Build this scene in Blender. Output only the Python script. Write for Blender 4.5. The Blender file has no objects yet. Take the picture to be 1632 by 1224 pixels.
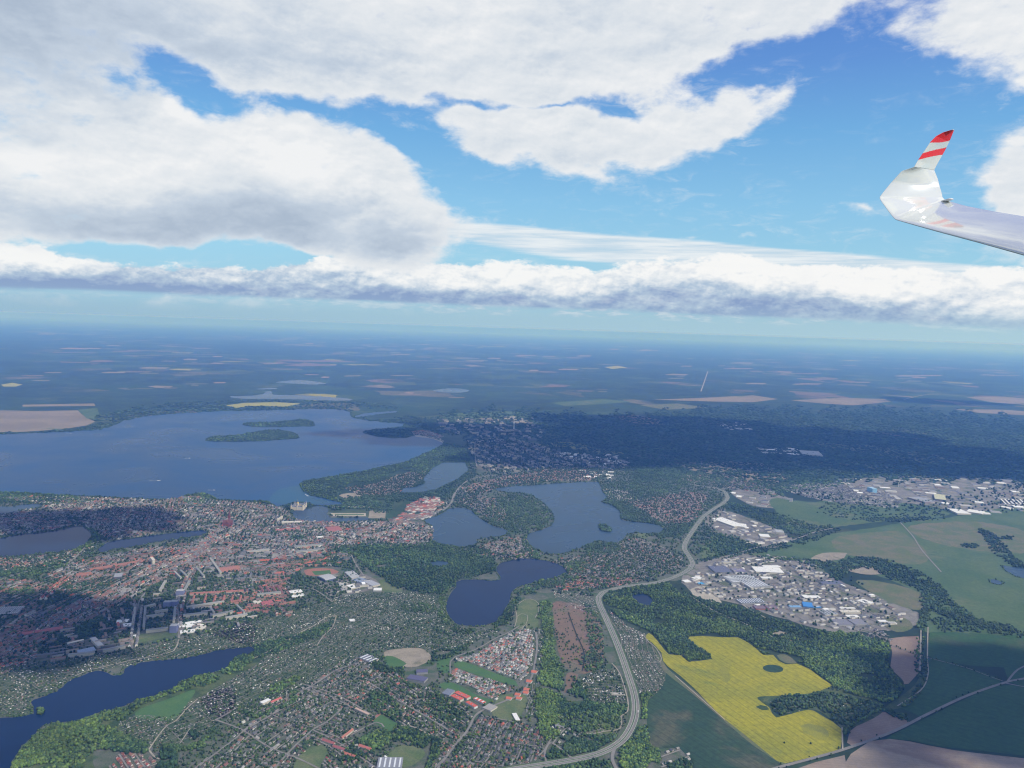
import bpy, math, random
import numpy as np
from mathutils import Matrix, Vector

random.seed(7)
rng = np.random.default_rng(7)
scene = bpy.context.scene
C = scene.collection

# ------------------------------------------------------------------ camera
H = 1480.0                      # flying height above the ground
FPX = 1233.0                    # focal length in photo pixels (1632 wide)
PITCH = math.radians(4.15)
ROLL = math.radians(1.85)
fwd = Vector((0, math.cos(PITCH), -math.sin(PITCH)))
r0 = Vector((1, 0, 0))
u0 = r0.cross(fwd)
cam_r = r0 * math.cos(ROLL) + u0 * math.sin(ROLL)
cam_u = u0 * math.cos(ROLL) - r0 * math.sin(ROLL)
cd = bpy.data.cameras.new("camera")
cam = bpy.data.objects.new("camera", cd)
C.objects.link(cam)
cam.matrix_world = Matrix(((cam_r.x, cam_u.x, -fwd.x, 0), (cam_r.y, cam_u.y, -fwd.y, 0),
                           (cam_r.z, cam_u.z, -fwd.z, H), (0, 0, 0, 1)))
cd.sensor_width = 36.0
cd.lens = 36.0 * FPX / 1632.0
cd.clip_start = 0.5
cd.clip_end = 400000.0
scene.camera = cam

FW = np.array(fwd); RT = np.array(cam_r); UP = np.array(cam_u)

def ray(px, py):
    px = np.asarray(px, float); py = np.asarray(py, float)
    d = FW + np.multiply.outer((px - 816) / FPX, RT) + np.multiply.outer((612 - py) / FPX, UP)
    return d / np.linalg.norm(d, axis=-1, keepdims=True)

def G(px, py, z=0.0):
    """point of the ground (height z) seen at a photo pixel"""
    d = ray(px, py)
    t = (z - H) / np.minimum(d[..., 2], -0.0212)
    p = d * t[..., None]
    return p[..., :2]

def proj(P):
    """world points (N,3) -> photo pixels"""
    v = np.asarray(P, float) - np.array((0, 0, H))
    w = v @ FW
    return 816 + FPX * (v @ RT) / w, 612 - FPX * (v @ UP) / w

def azel(px, py):
    d = ray(px, py)
    return math.degrees(math.atan2(d[0], d[1])), math.degrees(math.asin(d[2]))

# ------------------------------------------------------------------ sun
SUN_AZ = math.radians(122)       # clockwise from the view heading (+Y)
SUN_EL = math.radians(47)
sv = Vector((math.sin(SUN_AZ) * math.cos(SUN_EL), math.cos(SUN_AZ) * math.cos(SUN_EL), math.sin(SUN_EL)))
sl = bpy.data.lights.new("sun", 'SUN')
sl.energy = 4.2
sl.angle = math.radians(0.5)
sl.color = (1.0, 0.955, 0.88)
so = bpy.data.objects.new("sun", sl)
C.objects.link(so)
so.rotation_euler = sv.to_track_quat('Z', 'Y').to_euler()

# ------------------------------------------------------------------ world: Nishita sky with clouds laid out by azimuth and elevation
world = bpy.data.worlds.new("World")
scene.world = world
world.use_nodes = True
wt = world.node_tree
wt.nodes.clear()

class T:
    """tiny node-writing helper"""
    def __init__(s, tree): s.t = tree
    def n(s, typ, **kw):
        nd = s.t.nodes.new(typ)
        for k, v in kw.items(): setattr(nd, k, v)
        return nd
    def put(s, sock, v):
        if v is None: return
        if isinstance(v, bpy.types.NodeSocket): s.t.links.new(v, sock)
        else:
            if hasattr(sock.default_value, '__len__') and not hasattr(v, '__len__'): v = (v, v, v)
            if sock.type == 'RGBA' and len(v) == 3: v = (*v, 1)
            sock.default_value = v
    def m(s, op, a, b=None, c=None, clamp=False):
        nd = s.n('ShaderNodeMath', operation=op, use_clamp=clamp)
        s.put(nd.inputs[0], a)
        if b is not None: s.put(nd.inputs[1], b)
        if c is not None: s.put(nd.inputs[2], c)
        return nd.outputs[0]
    def vm(s, op, a, b=None):
        nd = s.n('ShaderNodeVectorMath', operation=op)
        s.put(nd.inputs[0], a)
        if b is not None: s.put(nd.inputs['Scale' if op == 'SCALE' else 1], b)
        return nd.outputs[0]
    def mix(s, f, a, b):
        nd = s.n('ShaderNodeMix', data_type='RGBA')
        s.put(nd.inputs[0], f); s.put(nd.inputs[6], a); s.put(nd.inputs[7], b)
        return nd.outputs[2]
    def fmix(s, f, a, b):
        nd = s.n('ShaderNodeMix', data_type='FLOAT')
        s.put(nd.inputs[0], f); s.put(nd.inputs[2], a); s.put(nd.inputs[3], b)
        return nd.outputs[0]
    def noise(s, v, scale, detail=4, rough=.5, dist=0, out=0, lac=2.0):
        nd = s.n('ShaderNodeTexNoise')
        s.put(nd.inputs['Vector'], v)
        nd.inputs['Scale'].default_value = scale; nd.inputs['Detail'].default_value = detail
        nd.inputs['Roughness'].default_value = rough; nd.inputs['Distortion'].default_value = dist
        nd.inputs['Lacunarity'].default_value = lac
        return nd.outputs[out]
    def rng(s, v, a, b, c=0, d=1, mode='SMOOTHSTEP'):
        nd = s.n('ShaderNodeMapRange', interpolation_type=mode)
        s.put(nd.inputs[0], v); s.put(nd.inputs[1], a); s.put(nd.inputs[2], b); s.put(nd.inputs[3], c); s.put(nd.inputs[4], d)
        return nd.outputs[0]
    def comb(s, x, y, z=0.0):
        nd = s.n('ShaderNodeCombineXYZ')
        s.put(nd.inputs[0], x); s.put(nd.inputs[1], y); s.put(nd.inputs[2], z)
        return nd.outputs[0]

def lin(r, g, b):
    f = lambda c: c / 12.92 if c <= .04045 else ((c + .055) / 1.055) ** 2.4
    return (f(r / 255), f(g / 255), f(b / 255))

SKY_STRENGTH = 0.1
w = T(wt)
gen = w.n('ShaderNodeTexCoord').outputs['Generated']
sep = w.n('ShaderNodeSeparateXYZ'); w.put(sep.inputs[0], gen)
zc = w.m('MAXIMUM', sep.outputs[2], 0.045)
vdir = w.vm('NORMALIZE', w.comb(sep.outputs[0], sep.outputs[1], zc))
sky = w.n('ShaderNodeTexSky', sky_type='NISHITA', sun_disc=False, sun_elevation=SUN_EL,
          sun_rotation=SUN_AZ, altitude=1600.0, air_density=1.0, dust_density=0.6, ozone_density=2.0)
w.put(sky.inputs[0], vdir)
az = w.m('MULTIPLY', w.m('ARCTAN2', sep.outputs[0], sep.outputs[1]), 57.29578)
el = w.m('MULTIPLY', w.m('ARCSINE', sep.outputs[2]), 57.29578)
p0 = w.comb(az, el, 0.0)
# the direction itself feeds the noise, so that it stays continuous behind the camera
elk = w.m('MULTIPLY', el, 0.0175)
nd0 = w.vm('MULTIPLY', vdir, (1.0, 1.0, 1.0))
circ = w.n('ShaderNodeCombineXYZ')
hl = w.m('SQRT', w.m('ADD', w.m('MULTIPLY', sep.outputs[0], sep.outputs[0]), w.m('MULTIPLY', sep.outputs[1], sep.outputs[1])))
w.put(circ.inputs[0], w.m('DIVIDE', sep.outputs[0], w.m('ADD', hl, 1e-4)))
w.put(circ.inputs[1], w.m('DIVIDE', sep.outputs[1], w.m('ADD', hl, 1e-4)))
w.put(circ.inputs[2], w.m('MULTIPLY', elk, 1.35))
q = circ.outputs[0]                       # 1 unit = 57 degrees
qs = w.vm('MULTIPLY', q, (1, 1, 1.5))
wn = w.n('ShaderNodeTexNoise'); w.put(wn.inputs[0], q); wn.inputs['Scale'].default_value = 9; wn.inputs['Detail'].default_value = 5
warp = w.vm('SUBTRACT', wn.outputs['Color'], (.5, .5, .5))
wamp = w.rng(el, 1.0, 9.0, 1.6, 5.5)
pw = w.vm('ADD', p0, w.vm('SCALE', warp, wamp))

def blob_sum(base, coord, blobs):
    acc = base
    for px, py, rx, ry, rot, amp in blobs:
        a, e = azel(px, py)
        mp = w.n('ShaderNodeMapping', vector_type='TEXTURE')
        w.put(mp.inputs[0], coord)
        mp.inputs['Location'].default_value = (a, e, 0)
        mp.inputs['Rotation'].default_value = (0, 0, math.radians(rot))
        k = 1.0 / 21.5
        mp.inputs['Scale'].default_value = (rx * k, ry * k, 1e3)
        g = w.n('ShaderNodeTexGradient', gradient_type='QUADRATIC_SPHERE')
        w.put(g.inputs[0], mp.outputs[0])
        acc = w.m('MULTIPLY_ADD', g.outputs['Fac'], amp, acc)
    return acc
# --- high deck: the two big grey-white masses and the tongue between them (x, y, rx, ry, rot, amount)
HIGH = [
 (60, 10, 620, 330, 0, 2.2), (420, 0, 620, 290, -4, 2.4), (820, -10, 560, 320, 0, 2.4), (1040, -40, 400, 250, 15, 1.8),
 (1150, -60, 330, 190, 0, 2.0), (1330, -50, 260, 120, 0, 1.3), (1620, 20, 210, 190, -25, 2.4), (1680, 60, 150, 170, 0, 1.4),
 (930, 90, 260, 120, 12, 1.2), (700, 110, 300, 110, 0, .9),
 (-60, 300, 480, 290, 0, 2.6), (180, 275, 400, 240, -10, 2.6), (400, 290, 340, 220, -14, 2.5), (560, 312, 290, 165, -18, 2.2), (660, 320, 190, 120, -8, 2.0),
 (300, 190, 110, 70, 0, 1.2),
 (200, 385, 420, 50, -2, .5), (600, 400, 160, 90, 40, 1.1),
 (740, 205, 260, 60, -8, 1.2), (950, 225, 270, 95, 8, 1.9), (1010, 240, 150, 70, 0, 1.2), (1130, 185, 240, 80, 18, 1.9), (1200, 158, 130, 60, 15, 1.4),
 (780, 255, 140, 45, -25, .9), (700, 190, 110, 40, 0, .7), (900, 200, 220, 60, 0, .5),
 (1612, 285, 60, 80, 0, 2.0), (1660, 320, 100, 120, 0, 1.8),
 (1360, 323, 90, 16, -3, .75), (1310, 110, 120, 60, 40, .55), (1440, 120, 110, 80, 50, .75), (1450, 50, 130, 80, 0, .6), (1190, 374, 45, 14, 0, .6), (1100, 374, 40, 10, 0, .5), (1590, 180, 40, 24, 0, .6),
]
GAPS = [
 (240, 122, 150, 56, -6, -1.7), (330, 145, 150, 60, -16, -2.0), (470, 180, 170, 44, -8, -1.7), (600, 208, 170, 60, -14, -1.6), (700, 250, 150, 70, -30, -1.8), (800, 305, 190, 60, -10, -2.0),
 (640, 174, 130, 24, 0, -1.0), (985, 180, 110, 26, 4, -2.0), (880, 174, 120, 20, 0, -1.4), (760, 176, 120, 18, 0, -1.2), (1120, 112, 80, 56, 40, -1.6), (1210, 88, 140, 60, 12, -1.9), (1340, 110, 180, 90, 0, -1.9), (1460, 150, 130, 100, -10, -1.2), (1380, 210, 300, 120, 5, -1.6),
 (1030, 110, 60, 24, 10, -.9), (960, 60, 40, 16, 0, -.3), (180, 402, 200, 24, -1, -2.0), (320, 404, 260, 26, -1, -2.2), (480, 408, 160, 22, -1, -1.6), (150, 436, 480, 44, -1, -3.0), (-150, 430, 300, 50, 0, -3.0), (480, 446, 260, 40, -2, -2.4), (640, 452, 160, 34, -2, -1.6), (690, 190, 60, 60, 0, -.5), (860, 270, 120, 30, -10, -.6),
]
cov = blob_sum(-0.30, pw, HIGH)
cov = w.m('MINIMUM', cov, 1.25)
cov = blob_sum(cov, pw, GAPS)
cov = w.m('MAXIMUM', cov, -.7)
# elsewhere in the sky (outside the picture) the deck goes on in the same mood
outw = w.m('MAXIMUM', w.rng(w.m('ABSOLUTE', az), 38, 60), w.rng(el, 25, 40))
nbig = w.noise(qs, 4.0, 8, .56, .3)
nmid = w.noise(qs, 13.0, 8, .58, .2)
nfar = w.noise(vdir, 2.2, 3, .5)
cov = w.m('ADD', cov, w.m('MULTIPLY', outw, w.rng(nfar, .38, .62, -.4, 1.3, 'LINEAR')))
nfine = w.noise(qs, 42.0, 6, .62, .1)
covn = w.m('MULTIPLY_ADD', w.m('SUBTRACT', nbig, .5), 1.6, cov)
covn = w.m('MULTIPLY_ADD', w.m('SUBTRACT', nfine, .5), .9, covn)
covn = w.m('MULTIPLY_ADD', w.m('SUBTRACT', nmid, .5), 2.6, covn)
a_high = w.rng(covn, -0.05, .95)
nwisp = w.noise(w.vm('MULTIPLY', qs, (1, 1, 1.6)), 22.0, 7, .66, .8)
thin = w.m('MULTIPLY', w.rng(covn, -1.0, .35), w.rng(nwisp, .48, .78, 0, .45))
a_high = w.m('MAXIMUM', a_high, thin)

# shading of the deck
HDARK = [(-40, 0, 360, 220, 0, 1.0), (300, 60, 420, 150, 0, .42), (0, 190, 260, 60, 0, .28), (130, 340, 460, 95, -2, .80), (420, 360, 330, 90, 2, .80), (640, 395, 220, 60, 15, .55),
         (560, 110, 420, 100, -3, .25), (900, 90, 300, 100, 0, .18), (600, 330, 160, 50, 0, .25), (230, 140, 140, 60, 0, .35), (1000, 30, 420, 90, 0, .15),
         (900, 250, 260, 50, 8, .22),
         (60, 250, 260, 110, 0, -.5), (480, 260, 240, 70, -18, -.45), (300, 170, 90, 42, -5, -.8), (330, 280, 260, 60, -10, -.15), (1620, 60, 200, 140, 0, -.2)]
dk = blob_sum(0.27, pw, HDARK)
nlit = w.noise(w.vm('ADD', qs, (0.008, 0.0, -0.026)), 13.0, 8, .58, .2)
rel = w.m('SUBTRACT', nlit, nmid)
nfo = w.noise(w.vm('ADD', qs, (0.003, 0.0, -0.009)), 42.0, 6, .62, .1)
dk = w.m('MULTIPLY_ADD', rel, 1.0, dk)
dk = w.m('MULTIPLY_ADD', w.m('SUBTRACT', nfo, nfine), .45, dk)
dk = w.m('MULTIPLY_ADD', w.m('SUBTRACT', nbig, .5), -0.5, dk)
dk = w.m('MAXIMUM', w.m('MINIMUM', dk, 1.0), 0.0)
# thin rims of the masses are brighter
dk = w.m('MULTIPLY', dk, w.rng(covn, 0.4, 1.6, .55, 1.0))
ch = w.n('ShaderNodeValToRGB'); w.put(ch.inputs[0], dk)
cr = ch.color_ramp; cr.elements[0].color = (*lin(242, 243, 244), 1); cr.elements[1].position = 1.0; cr.elements[1].color = (*lin(172, 187, 206), 1)
e = cr.elements.new(.35); e.color = (*lin(222, 228, 234), 1)
e = cr.elements.new(.62); e.color = (*lin(197, 209, 223), 1)

# --- distant flat band of stratus under the blue: a wedge, top edge falling to the right
def line_el(pts):
    """elevation of an edge as a function of azimuth, through photo points"""
    fc = w.n('ShaderNodeFloatCurve')
    cv = fc.mapping.curves[0]
    A = [azel(*p) for p in pts]
    lo, hi = -45.0, 45.0
    P = [((a - lo) / (hi - lo), (e_ + 2) / 20.0) for a, e_ in A]
    while len(cv.points) < len(P): cv.points.new(0.5, 0.5)
    for i, (x, y) in enumerate(P):
        cv.points[i].location = (x, y); cv.points[i].handle_type = 'AUTO'
    fc.mapping.update()
    w.put(fc.inputs['Value'], w.rng(az, lo, hi, 0, 1, 'LINEAR'))
    return w.m('MULTIPLY_ADD', fc.outputs[0], 20.0, -2.0)

nstr = w.noise(w.vm('MULTIPLY', q, (1, 1, 14)), 7.0, 6, .6)
band_top = line_el([(-60, 395), (300, 392), (560, 372), (700, 354), (1000, 374), (1300, 398), (1500, 416), (1700, 432)])
band_bot = line_el([(-60, 398), (300, 400), (560, 390), (660, 375), (800, 398), (980, 424), (1300, 470), (1700, 500)])
dt = w.m('ADD', w.m('SUBTRACT', band_top, el), w.m('MULTIPLY', w.m('SUBTRACT', nstr, .5), .35))
db = w.m('ADD', w.m('SUBTRACT', el, band_bot), w.m('MULTIPLY', w.m('SUBTRACT', nstr, .5), .9))
xmask = w.m('MULTIPLY', w.rng(az, azel(640, 380)[0], azel(740, 380)[0]), w.rng(az, 60, 75, 1, 0))
a_band = w.m('MULTIPLY', w.m('MULTIPLY', w.rng(dt, -.03, .25), w.rng(db, -.15, .4)), w.m('MULTIPLY', xmask, w.rng(nstr, .25, .6, .62, 1)))
c_band = w.mix(w.rng(nstr, .3, .7), lin(203, 219, 232), lin(233, 240, 244))

# --- cumulus bank standing on the horizon
nb1 = w.noise(w.vm('MULTIPLY', q, (1, 1, 1.25)), 17.0, 8, .6, .15)
nb2 = w.noise(w.vm('MULTIPLY', q, (1, 1, 1.7)), 45.0, 6, .62, .1)
bank_top = line_el([(-200, 380), (0, 392), (60, 392), (110, 408), (220, 415), (420, 425), (560, 408), (700, 418), (830, 412), (960, 428), (1035, 410), (1150, 412), (1300, 420), (1450, 425), (1600, 428), (1750, 430)])
bank_bot = line_el([(-200, 452), (0, 458), (300, 468), (560, 478), (800, 488), (1000, 494), (1200, 504), (1400, 512), (1600, 522), (1750, 530)])
tn = w.m('ADD', w.m('MULTIPLY', w.m('SUBTRACT', nb1, .5), 2.6), w.m('MULTIPLY', w.m('SUBTRACT', nb2, .5), 1.0))
tt = w.m('ADD', w.m('SUBTRACT', bank_top, el), tn)
tb = w.m('ADD', w.m('SUBTRACT', el, bank_bot), w.m('MULTIPLY', w.m('SUBTRACT', nstr, .5), .55))
backw = w.rng(w.m('ABSOLUTE', az), 42, 60, 1, .85)
a_bank = w.m('MULTIPLY', w.m('MULTIPLY', w.rng(tt, -.05, .32), w.rng(tb, -.25, .15)), backw)
# height inside the bank, 0 at the base and 1 at the top
hb = w.m('DIVIDE', w.m('SUBTRACT', el, bank_bot), w.m('SUBTRACT', bank_top, bank_bot))
nb1o = w.noise(w.vm('ADD', w.vm('MULTIPLY', q, (1, 1, 1.25)), (0.004, 0, -0.012)), 17.0, 8, .6, .15)
nb2o = w.noise(w.vm('ADD', w.vm('MULTIPLY', q, (1, 1, 1.7)), (0.002, 0, -0.006)), 45.0, 6, .62, .1)
relb = w.m('ADD', w.m('MULTIPLY', w.m('SUBTRACT', nb1o, nb1), 1.9), w.m('MULTIPLY', w.m('SUBTRACT', nb2o, nb2), .55))
BDARK = [(1130, 472, 330, 36, -3, .35), (1010, 470, 120, 40, 0, .2), (250, 440, 620, 60, -2, .26), (560, 440, 220, 50, 0, .3), (1300, 482, 200, 30, -3, .3), (700, 465, 240, 22, -2, .2), (300, 455, 520, 30, -2, .2), (100, 455, 260, 26, 0, .4), (420, 440, 240, 30, 0, .2), (1500, 480, 160, 22, -3, .2),
         (50, 410, 90, 36, 0, -.5), (830, 440, 200, 34, 0, -.35), (1150, 430, 220, 26, -2, -.25), (1330, 445, 160, 40, 0, -.3), (1480, 450, 200, 50, 0, -.15), (1590, 490, 160, 30, 0, -.2), (620, 440, 140, 30, 0, -.12)]
db2 = blob_sum(0.0, pw, BDARK)
dbk = w.m('ADD', w.m('ADD', w.rng(hb, 0.0, 0.95, .42, .05, 'LINEAR'), w.rng(hb, 0.05, 0.5, .38, 0.0)), w.m('ADD', relb, db2))
dbk = w.m('MULTIPLY_ADD', w.m('SUBTRACT', nb1, .5), -.5, dbk)
dbk = w.m('MAXIMUM', w.m('MINIMUM', dbk, 1.0), 0.0)
cb = w.n('ShaderNodeValToRGB'); w.put(cb.inputs[0], dbk)
cr = cb.color_ramp; cr.elements[0].color = (*lin(248, 248, 247), 1); cr.elements[1].position = 1.0; cr.elements[1].color = (*lin(138, 160, 200), 1)
e = cr.elements.new(.3); e.color = (*lin(222, 229, 236), 1)
e = cr.elements.new(.6); e.color = (*lin(178, 197, 218), 1)

# lower, farther row of small puffs over the haze
low_bot = line_el([(-200, 470), (0, 476), (400, 486), (700, 500), (1000, 508), (1200, 518), (1400, 526), (1632, 534), (1750, 538)])
nb3 = w.noise(w.vm('MULTIPLY', q, (1, 1, 3.2)), 28.0, 6, .6)
tl = w.m('SUBTRACT', el, low_bot)
a_low = w.m('MULTIPLY', w.m('MULTIPLY', w.rng(tl, -.1, .12), w.rng(tl, .5, 1.3, 1, 0)), w.m('MULTIPLY', w.rng(nb3, .47, .60), w.rng(az, -30, 12, .35, 1)))
c_low = w.mix(w.rng(nb3, .48, .66), lin(176, 197, 217), lin(224, 230, 236))

# --- compose: clear sky, then far to near
hz = w.rng(el, -0.5, 7.0, 1, 0, 'SMOOTHSTEP')
clear = w.vm('MULTIPLY', sky.outputs[0], (SKY_STRENGTH * 0.70, SKY_STRENGTH * 1.0, SKY_STRENGTH * 1.22))
grade = w.n('ShaderNodeValToRGB'); w.put(grade.inputs[0], w.rng(el, 0, 30, 0, 1, 'LINEAR'))
cr = grade.color_ramp
cr.elements[0].color = (*lin(158, 192, 210), 1); cr.elements[1].position = 1.0; cr.elements[1].color = (*lin(72, 108, 206), 1)
for pos, c in ((.06, (160, 196, 214)), (.17, (164, 214, 232)), (.30, (148, 206, 238)), (.46, (120, 184, 234)), (.60, (104, 156, 226)), (.75, (88, 134, 218))):
    e = cr.elements.new(pos); e.color = (*lin(*c), 1)
clear = w.mix(0.72, clear, grade.outputs[0])
col = w.mix(w.m('MULTIPLY', a_low, .8), clear, c_low)
col = w.mix(a_band, col, c_band)
col = w.mix(w.m('MULTIPLY', a_bank, .96), col, cb.outputs[0])
col = w.mix(w.m('MULTIPLY', a_high, .98), col, ch.outputs[0])
# distance veil over the lowest degrees
veil = w.mix(w.rng(az, -32, 32, 0, 1, 'LINEAR'), lin(154, 189, 211), lin(172, 205, 219))
col = w.mix(w.rng(el, 0.0, 2.6, .70, 0.0), col, veil)
col = w.mix(w.rng(el, 0.1, 1.5, 1.0, 0.0), col, veil)
# below the horizon: the dark land beyond the built disc
col = w.mix(w.rng(el, -0.03, 0.0, 1.0, 0.0, 'LINEAR'), col, (.030, .052, .050))
bg = w.n('ShaderNodeBackground')
w.put(bg.inputs['Color'], w.vm('SCALE', col, 1.0 / SKY_STRENGTH))
bg.inputs['Strength'].default_value = SKY_STRENGTH
wo = w.n('ShaderNodeOutputWorld')
wt.links.new(bg.outputs[0], wo.inputs[0])
world.cycles.sampling_method = 'MANUAL'
world.cycles.sample_map_resolution = 512

scene.view_settings.view_transform = 'Standard'
scene.view_settings.look = 'None'
scene.view_settings.gamma = 1.0
scene.view_settings.use_curve_mapping = False
scene.view_settings.exposure = 0.0
scene.render.engine = 'CYCLES'
scene.cycles.use_denoising = True
try:
    scene.cycles.denoiser = 'OPENIMAGEDENOISE'
except Exception:
    pass
scene.cycles.filter_width = 1.15
scene.cycles.max_bounces = 4
scene.cycles.volume_bounces = 1
scene.cycles.caustics_reflective = False
scene.cycles.caustics_refractive = False
scene.render.film_transparent = False
# ------------------------------------------------------------------ materials
def new_mat(name):
    m = bpy.data.materials.new(name); m.use_nodes = True
    m.node_tree.nodes.clear()
    t = T(m.node_tree)
    b = t.n('ShaderNodeBsdfPrincipled'); o = t.n('ShaderNodeOutputMaterial')
    m.node_tree.links.new(b.outputs[0], o.inputs[0])
    b.inputs['Specular IOR Level'].default_value = 0.25
    b.inputs['Roughness'].default_value = 0.9
    return m, t, b

def pos(t): return t.n('ShaderNodeNewGeometry').outputs['Position']

def land_mat(name, c1, c2, scale=0.004, c3=None, f3=.5, stripes=None, detail=7, fine=.35, line=None):
    """c1/c2 mottled land; stripes=(dx,dy,period,depth) tractor lines; c3 patches"""
    m, t, b = new_mat(name)
    P = pos(t)
    n1 = t.noise(P, scale, detail, .62, .4)
    col = t.mix(t.rng(n1, .36, .64), c1, c2)
    if c3:
        n3 = t.noise(t.vm('ADD', P, (3100., 900., 0.)), scale * .55, 5, .6, .5)
        col = t.mix(t.rng(n3, f3, f3 + .1), col, c3)
    n2 = t.noise(P, scale * 14, 5, .65)
    k = t.rng(n2, .25, .75, 1 - fine, 1 + fine, 'LINEAR')
    if stripes:
        dx, dy, per, dep = stripes
        L = math.hypot(dx, dy); nx, ny = -dy / L, dx / L
        dot = t.n('ShaderNodeVectorMath', operation='DOT_PRODUCT')
        t.put(dot.inputs[0], P); dot.inputs[1].default_value = (nx, ny, 0)
        dd = dot.outputs['Value']
        wob = t.m('MULTIPLY_ADD', t.m('SUBTRACT', n1, .5), 6.0, dd)
        fr = t.m('FRACT', t.m('DIVIDE', wob, per))
        dark = t.m('MULTIPLY', t.rng(fr, .0, .08), t.rng(fr, .16, .24, 1, 0))
        k = t.m('MULTIPLY', k, t.m('SUBTRACT', 1.0, t.m('MULTIPLY', dark, dep)))
        n4 = t.noise(t.comb(t.m('MULTIPLY', dd, 1 / 11.0), 0.0), 1.0, 3, .6)
        k = t.m('MULTIPLY', k, t.rng(n4, .3, .7, 1 - dep * .45, 1 + dep * .45))
    col = t.vm('SCALE', col, k)
    t.put(b.inputs['Base Color'], col)
    return m

def tint_mat(name, rough=.85, spec=.25, amount=.25, scale=.15):
    """colour from the mesh attribute 'tint' (each roof, wall or crown its own) with a little weathering"""
    m, t, b = new_mat(name)
    a = t.n('ShaderNodeAttribute', attribute_name='tint')
    n = t.noise(pos(t), scale, 4, .6)
    t.put(b.inputs['Base Color'], t.vm('SCALE', a.outputs['Color'], t.rng(n, .25, .75, 1 - amount, 1 + amount, 'LINEAR')))
    b.inputs['Roughness'].default_value = rough
    b.inputs['Specular IOR Level'].default_value = spec
    return m

M_BUILD = tint_mat("roofs_and_walls", .8, .3, .18, .12)
M_LEAF = tint_mat("foliage", .9, .15, .5, .16)
M_METAL = tint_mat("painted_metal", .4, .5, .05, .3)

# ------------------------------------------------------------------ mesh helpers
def mesh_np(name, V, F, tint=None, mat=None, smooth=False):
    """V (n,3); F (m,3) triangles or (m,4) quads; tint (m,3) per face"""
    V = np.ascontiguousarray(V, np.float32); F = np.ascontiguousarray(F, np.int32)
    me = bpy.data.meshes.new(name)
    m, k = F.shape
    me.vertices.add(len(V)); me.vertices.foreach_set('co', V.ravel())
    me.loops.add(m * k); me.loops.foreach_set('vertex_index', F.ravel())
    me.polygons.add(m)
    me.polygons.foreach_set('loop_start', np.arange(0, m * k, k, dtype=np.int32))
    me.polygons.foreach_set('loop_total', np.full(m, k, np.int32))
    if tint is not None:
        at = me.attributes.new('tint', 'FLOAT_COLOR', 'FACE')
        at.data.foreach_set('color', np.ascontiguousarray(np.concatenate([tint, np.ones((m, 1))], 1), np.float32).ravel())
    if mat: me.materials.append(mat)
    me.update()
    if smooth: me.shade_smooth()
    else: me.shade_flat()
    return me

def obj(name, me, parent=None, **props):
    o = bpy.data.objects.new(name, me)
    C.objects.link(o)
    if parent: o.parent = parent
    for k, v in props.items(): o[k] = v
    return o

def batch(tv, tf, tg, P, S, R, cols):
    """copies of a template joined: tv (v,3), tf (f,3), tg (f,) colour slot; P (n,3) S (n,3) R (n,) cols (n,g,3)"""
    n = len(P)
    c, s = np.cos(R)[:, None], np.sin(R)[:, None]
    L = tv[None] * S[:, None]
    V = np.empty((n, len(tv), 3))
    V[..., 0] = L[..., 0] * c - L[..., 1] * s
    V[..., 1] = L[..., 0] * s + L[..., 1] * c
    V[..., 2] = L[..., 2]
    V += P[:, None]
    F = tf[None] + (np.arange(n) * len(tv))[:, None, None]
    return V.reshape(-1, 3), F.reshape(-1, 3), cols[:, tg].reshape(-1, 3)

# templates, unit footprint (-.5..+.5), z 0..1
def tris(fs):
    out = []
    for f in fs:
        for i in range(1, len(f) - 1): out.append((f[0], f[i], f[i + 1]))
    return np.array(out)
_hv = np.array([(-.5, -.5, 0), (.5, -.5, 0), (.5, .5, 0), (-.5, .5, 0), (-.5, -.5, .55), (.5, -.5, .55), (.5, .5, .55), (-.5, .5, .55),
                (-.5, 0, 1), (.5, 0, 1),
                (-.55, -.58, .5), (.55, -.58, .5), (.55, .58, .5), (-.55, .58, .5), (-.55, 0, 1.03), (.55, 0, 1.03)], float)
_w = [(0, 1, 5, 4), (1, 2, 6, 5), (2, 3, 7, 6), (3, 0, 4, 7), (5, 6, 9), (7, 4, 8)]
_r = [(10, 11, 15, 14), (12, 13, 14, 15)]
HOUSE = (_hv, np.concatenate([tris(_w), tris(_r)]), np.array([0] * len(tris(_w)) + [1] * 4))
_bv = np.array([(-.5, -.5, 0), (.5, -.5, 0), (.5, .5, 0), (-.5, .5, 0), (-.5, -.5, 1), (.5, -.5, 1), (.5, .5, 1), (-.5, .5, 1)], float)
_w = [(0, 1, 5, 4), (1, 2, 6, 5), (2, 3, 7, 6), (3, 0, 4, 7)]
SLAB = (_bv, np.concatenate([tris(_w), tris([(4, 5, 6, 7)])]), np.array([0] * 8 + [1] * 2))

def ico(jit=0.0, seed=0):
    r = np.random.default_rng(seed)
    g = (1 + 5 ** .5) / 2
    v = np.array([(-1, g, 0), (1, g, 0), (-1, -g, 0), (1, -g, 0), (0, -1, g), (0, 1, g), (0, -1, -g), (0, 1, -g), (g, 0, -1), (g, 0, 1), (-g, 0, -1), (-g, 0, 1)]) / math.hypot(1, g)
    v *= 1 + r.uniform(-jit, jit, (12, 1))
    f = np.array([(0, 11, 5), (0, 5, 1), (0, 1, 7), (0, 7, 10), (0, 10, 11), (1, 5, 9), (5, 11, 4), (11, 10, 2), (10, 7, 6), (7, 1, 8), (3, 9, 4), (3, 4, 2), (3, 2, 6), (3, 6, 8), (3, 8, 9), (4, 9, 5), (2, 4, 11), (6, 2, 10), (8, 6, 7), (9, 8, 1)])
    return v, f, np.zeros(20, int)

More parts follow.
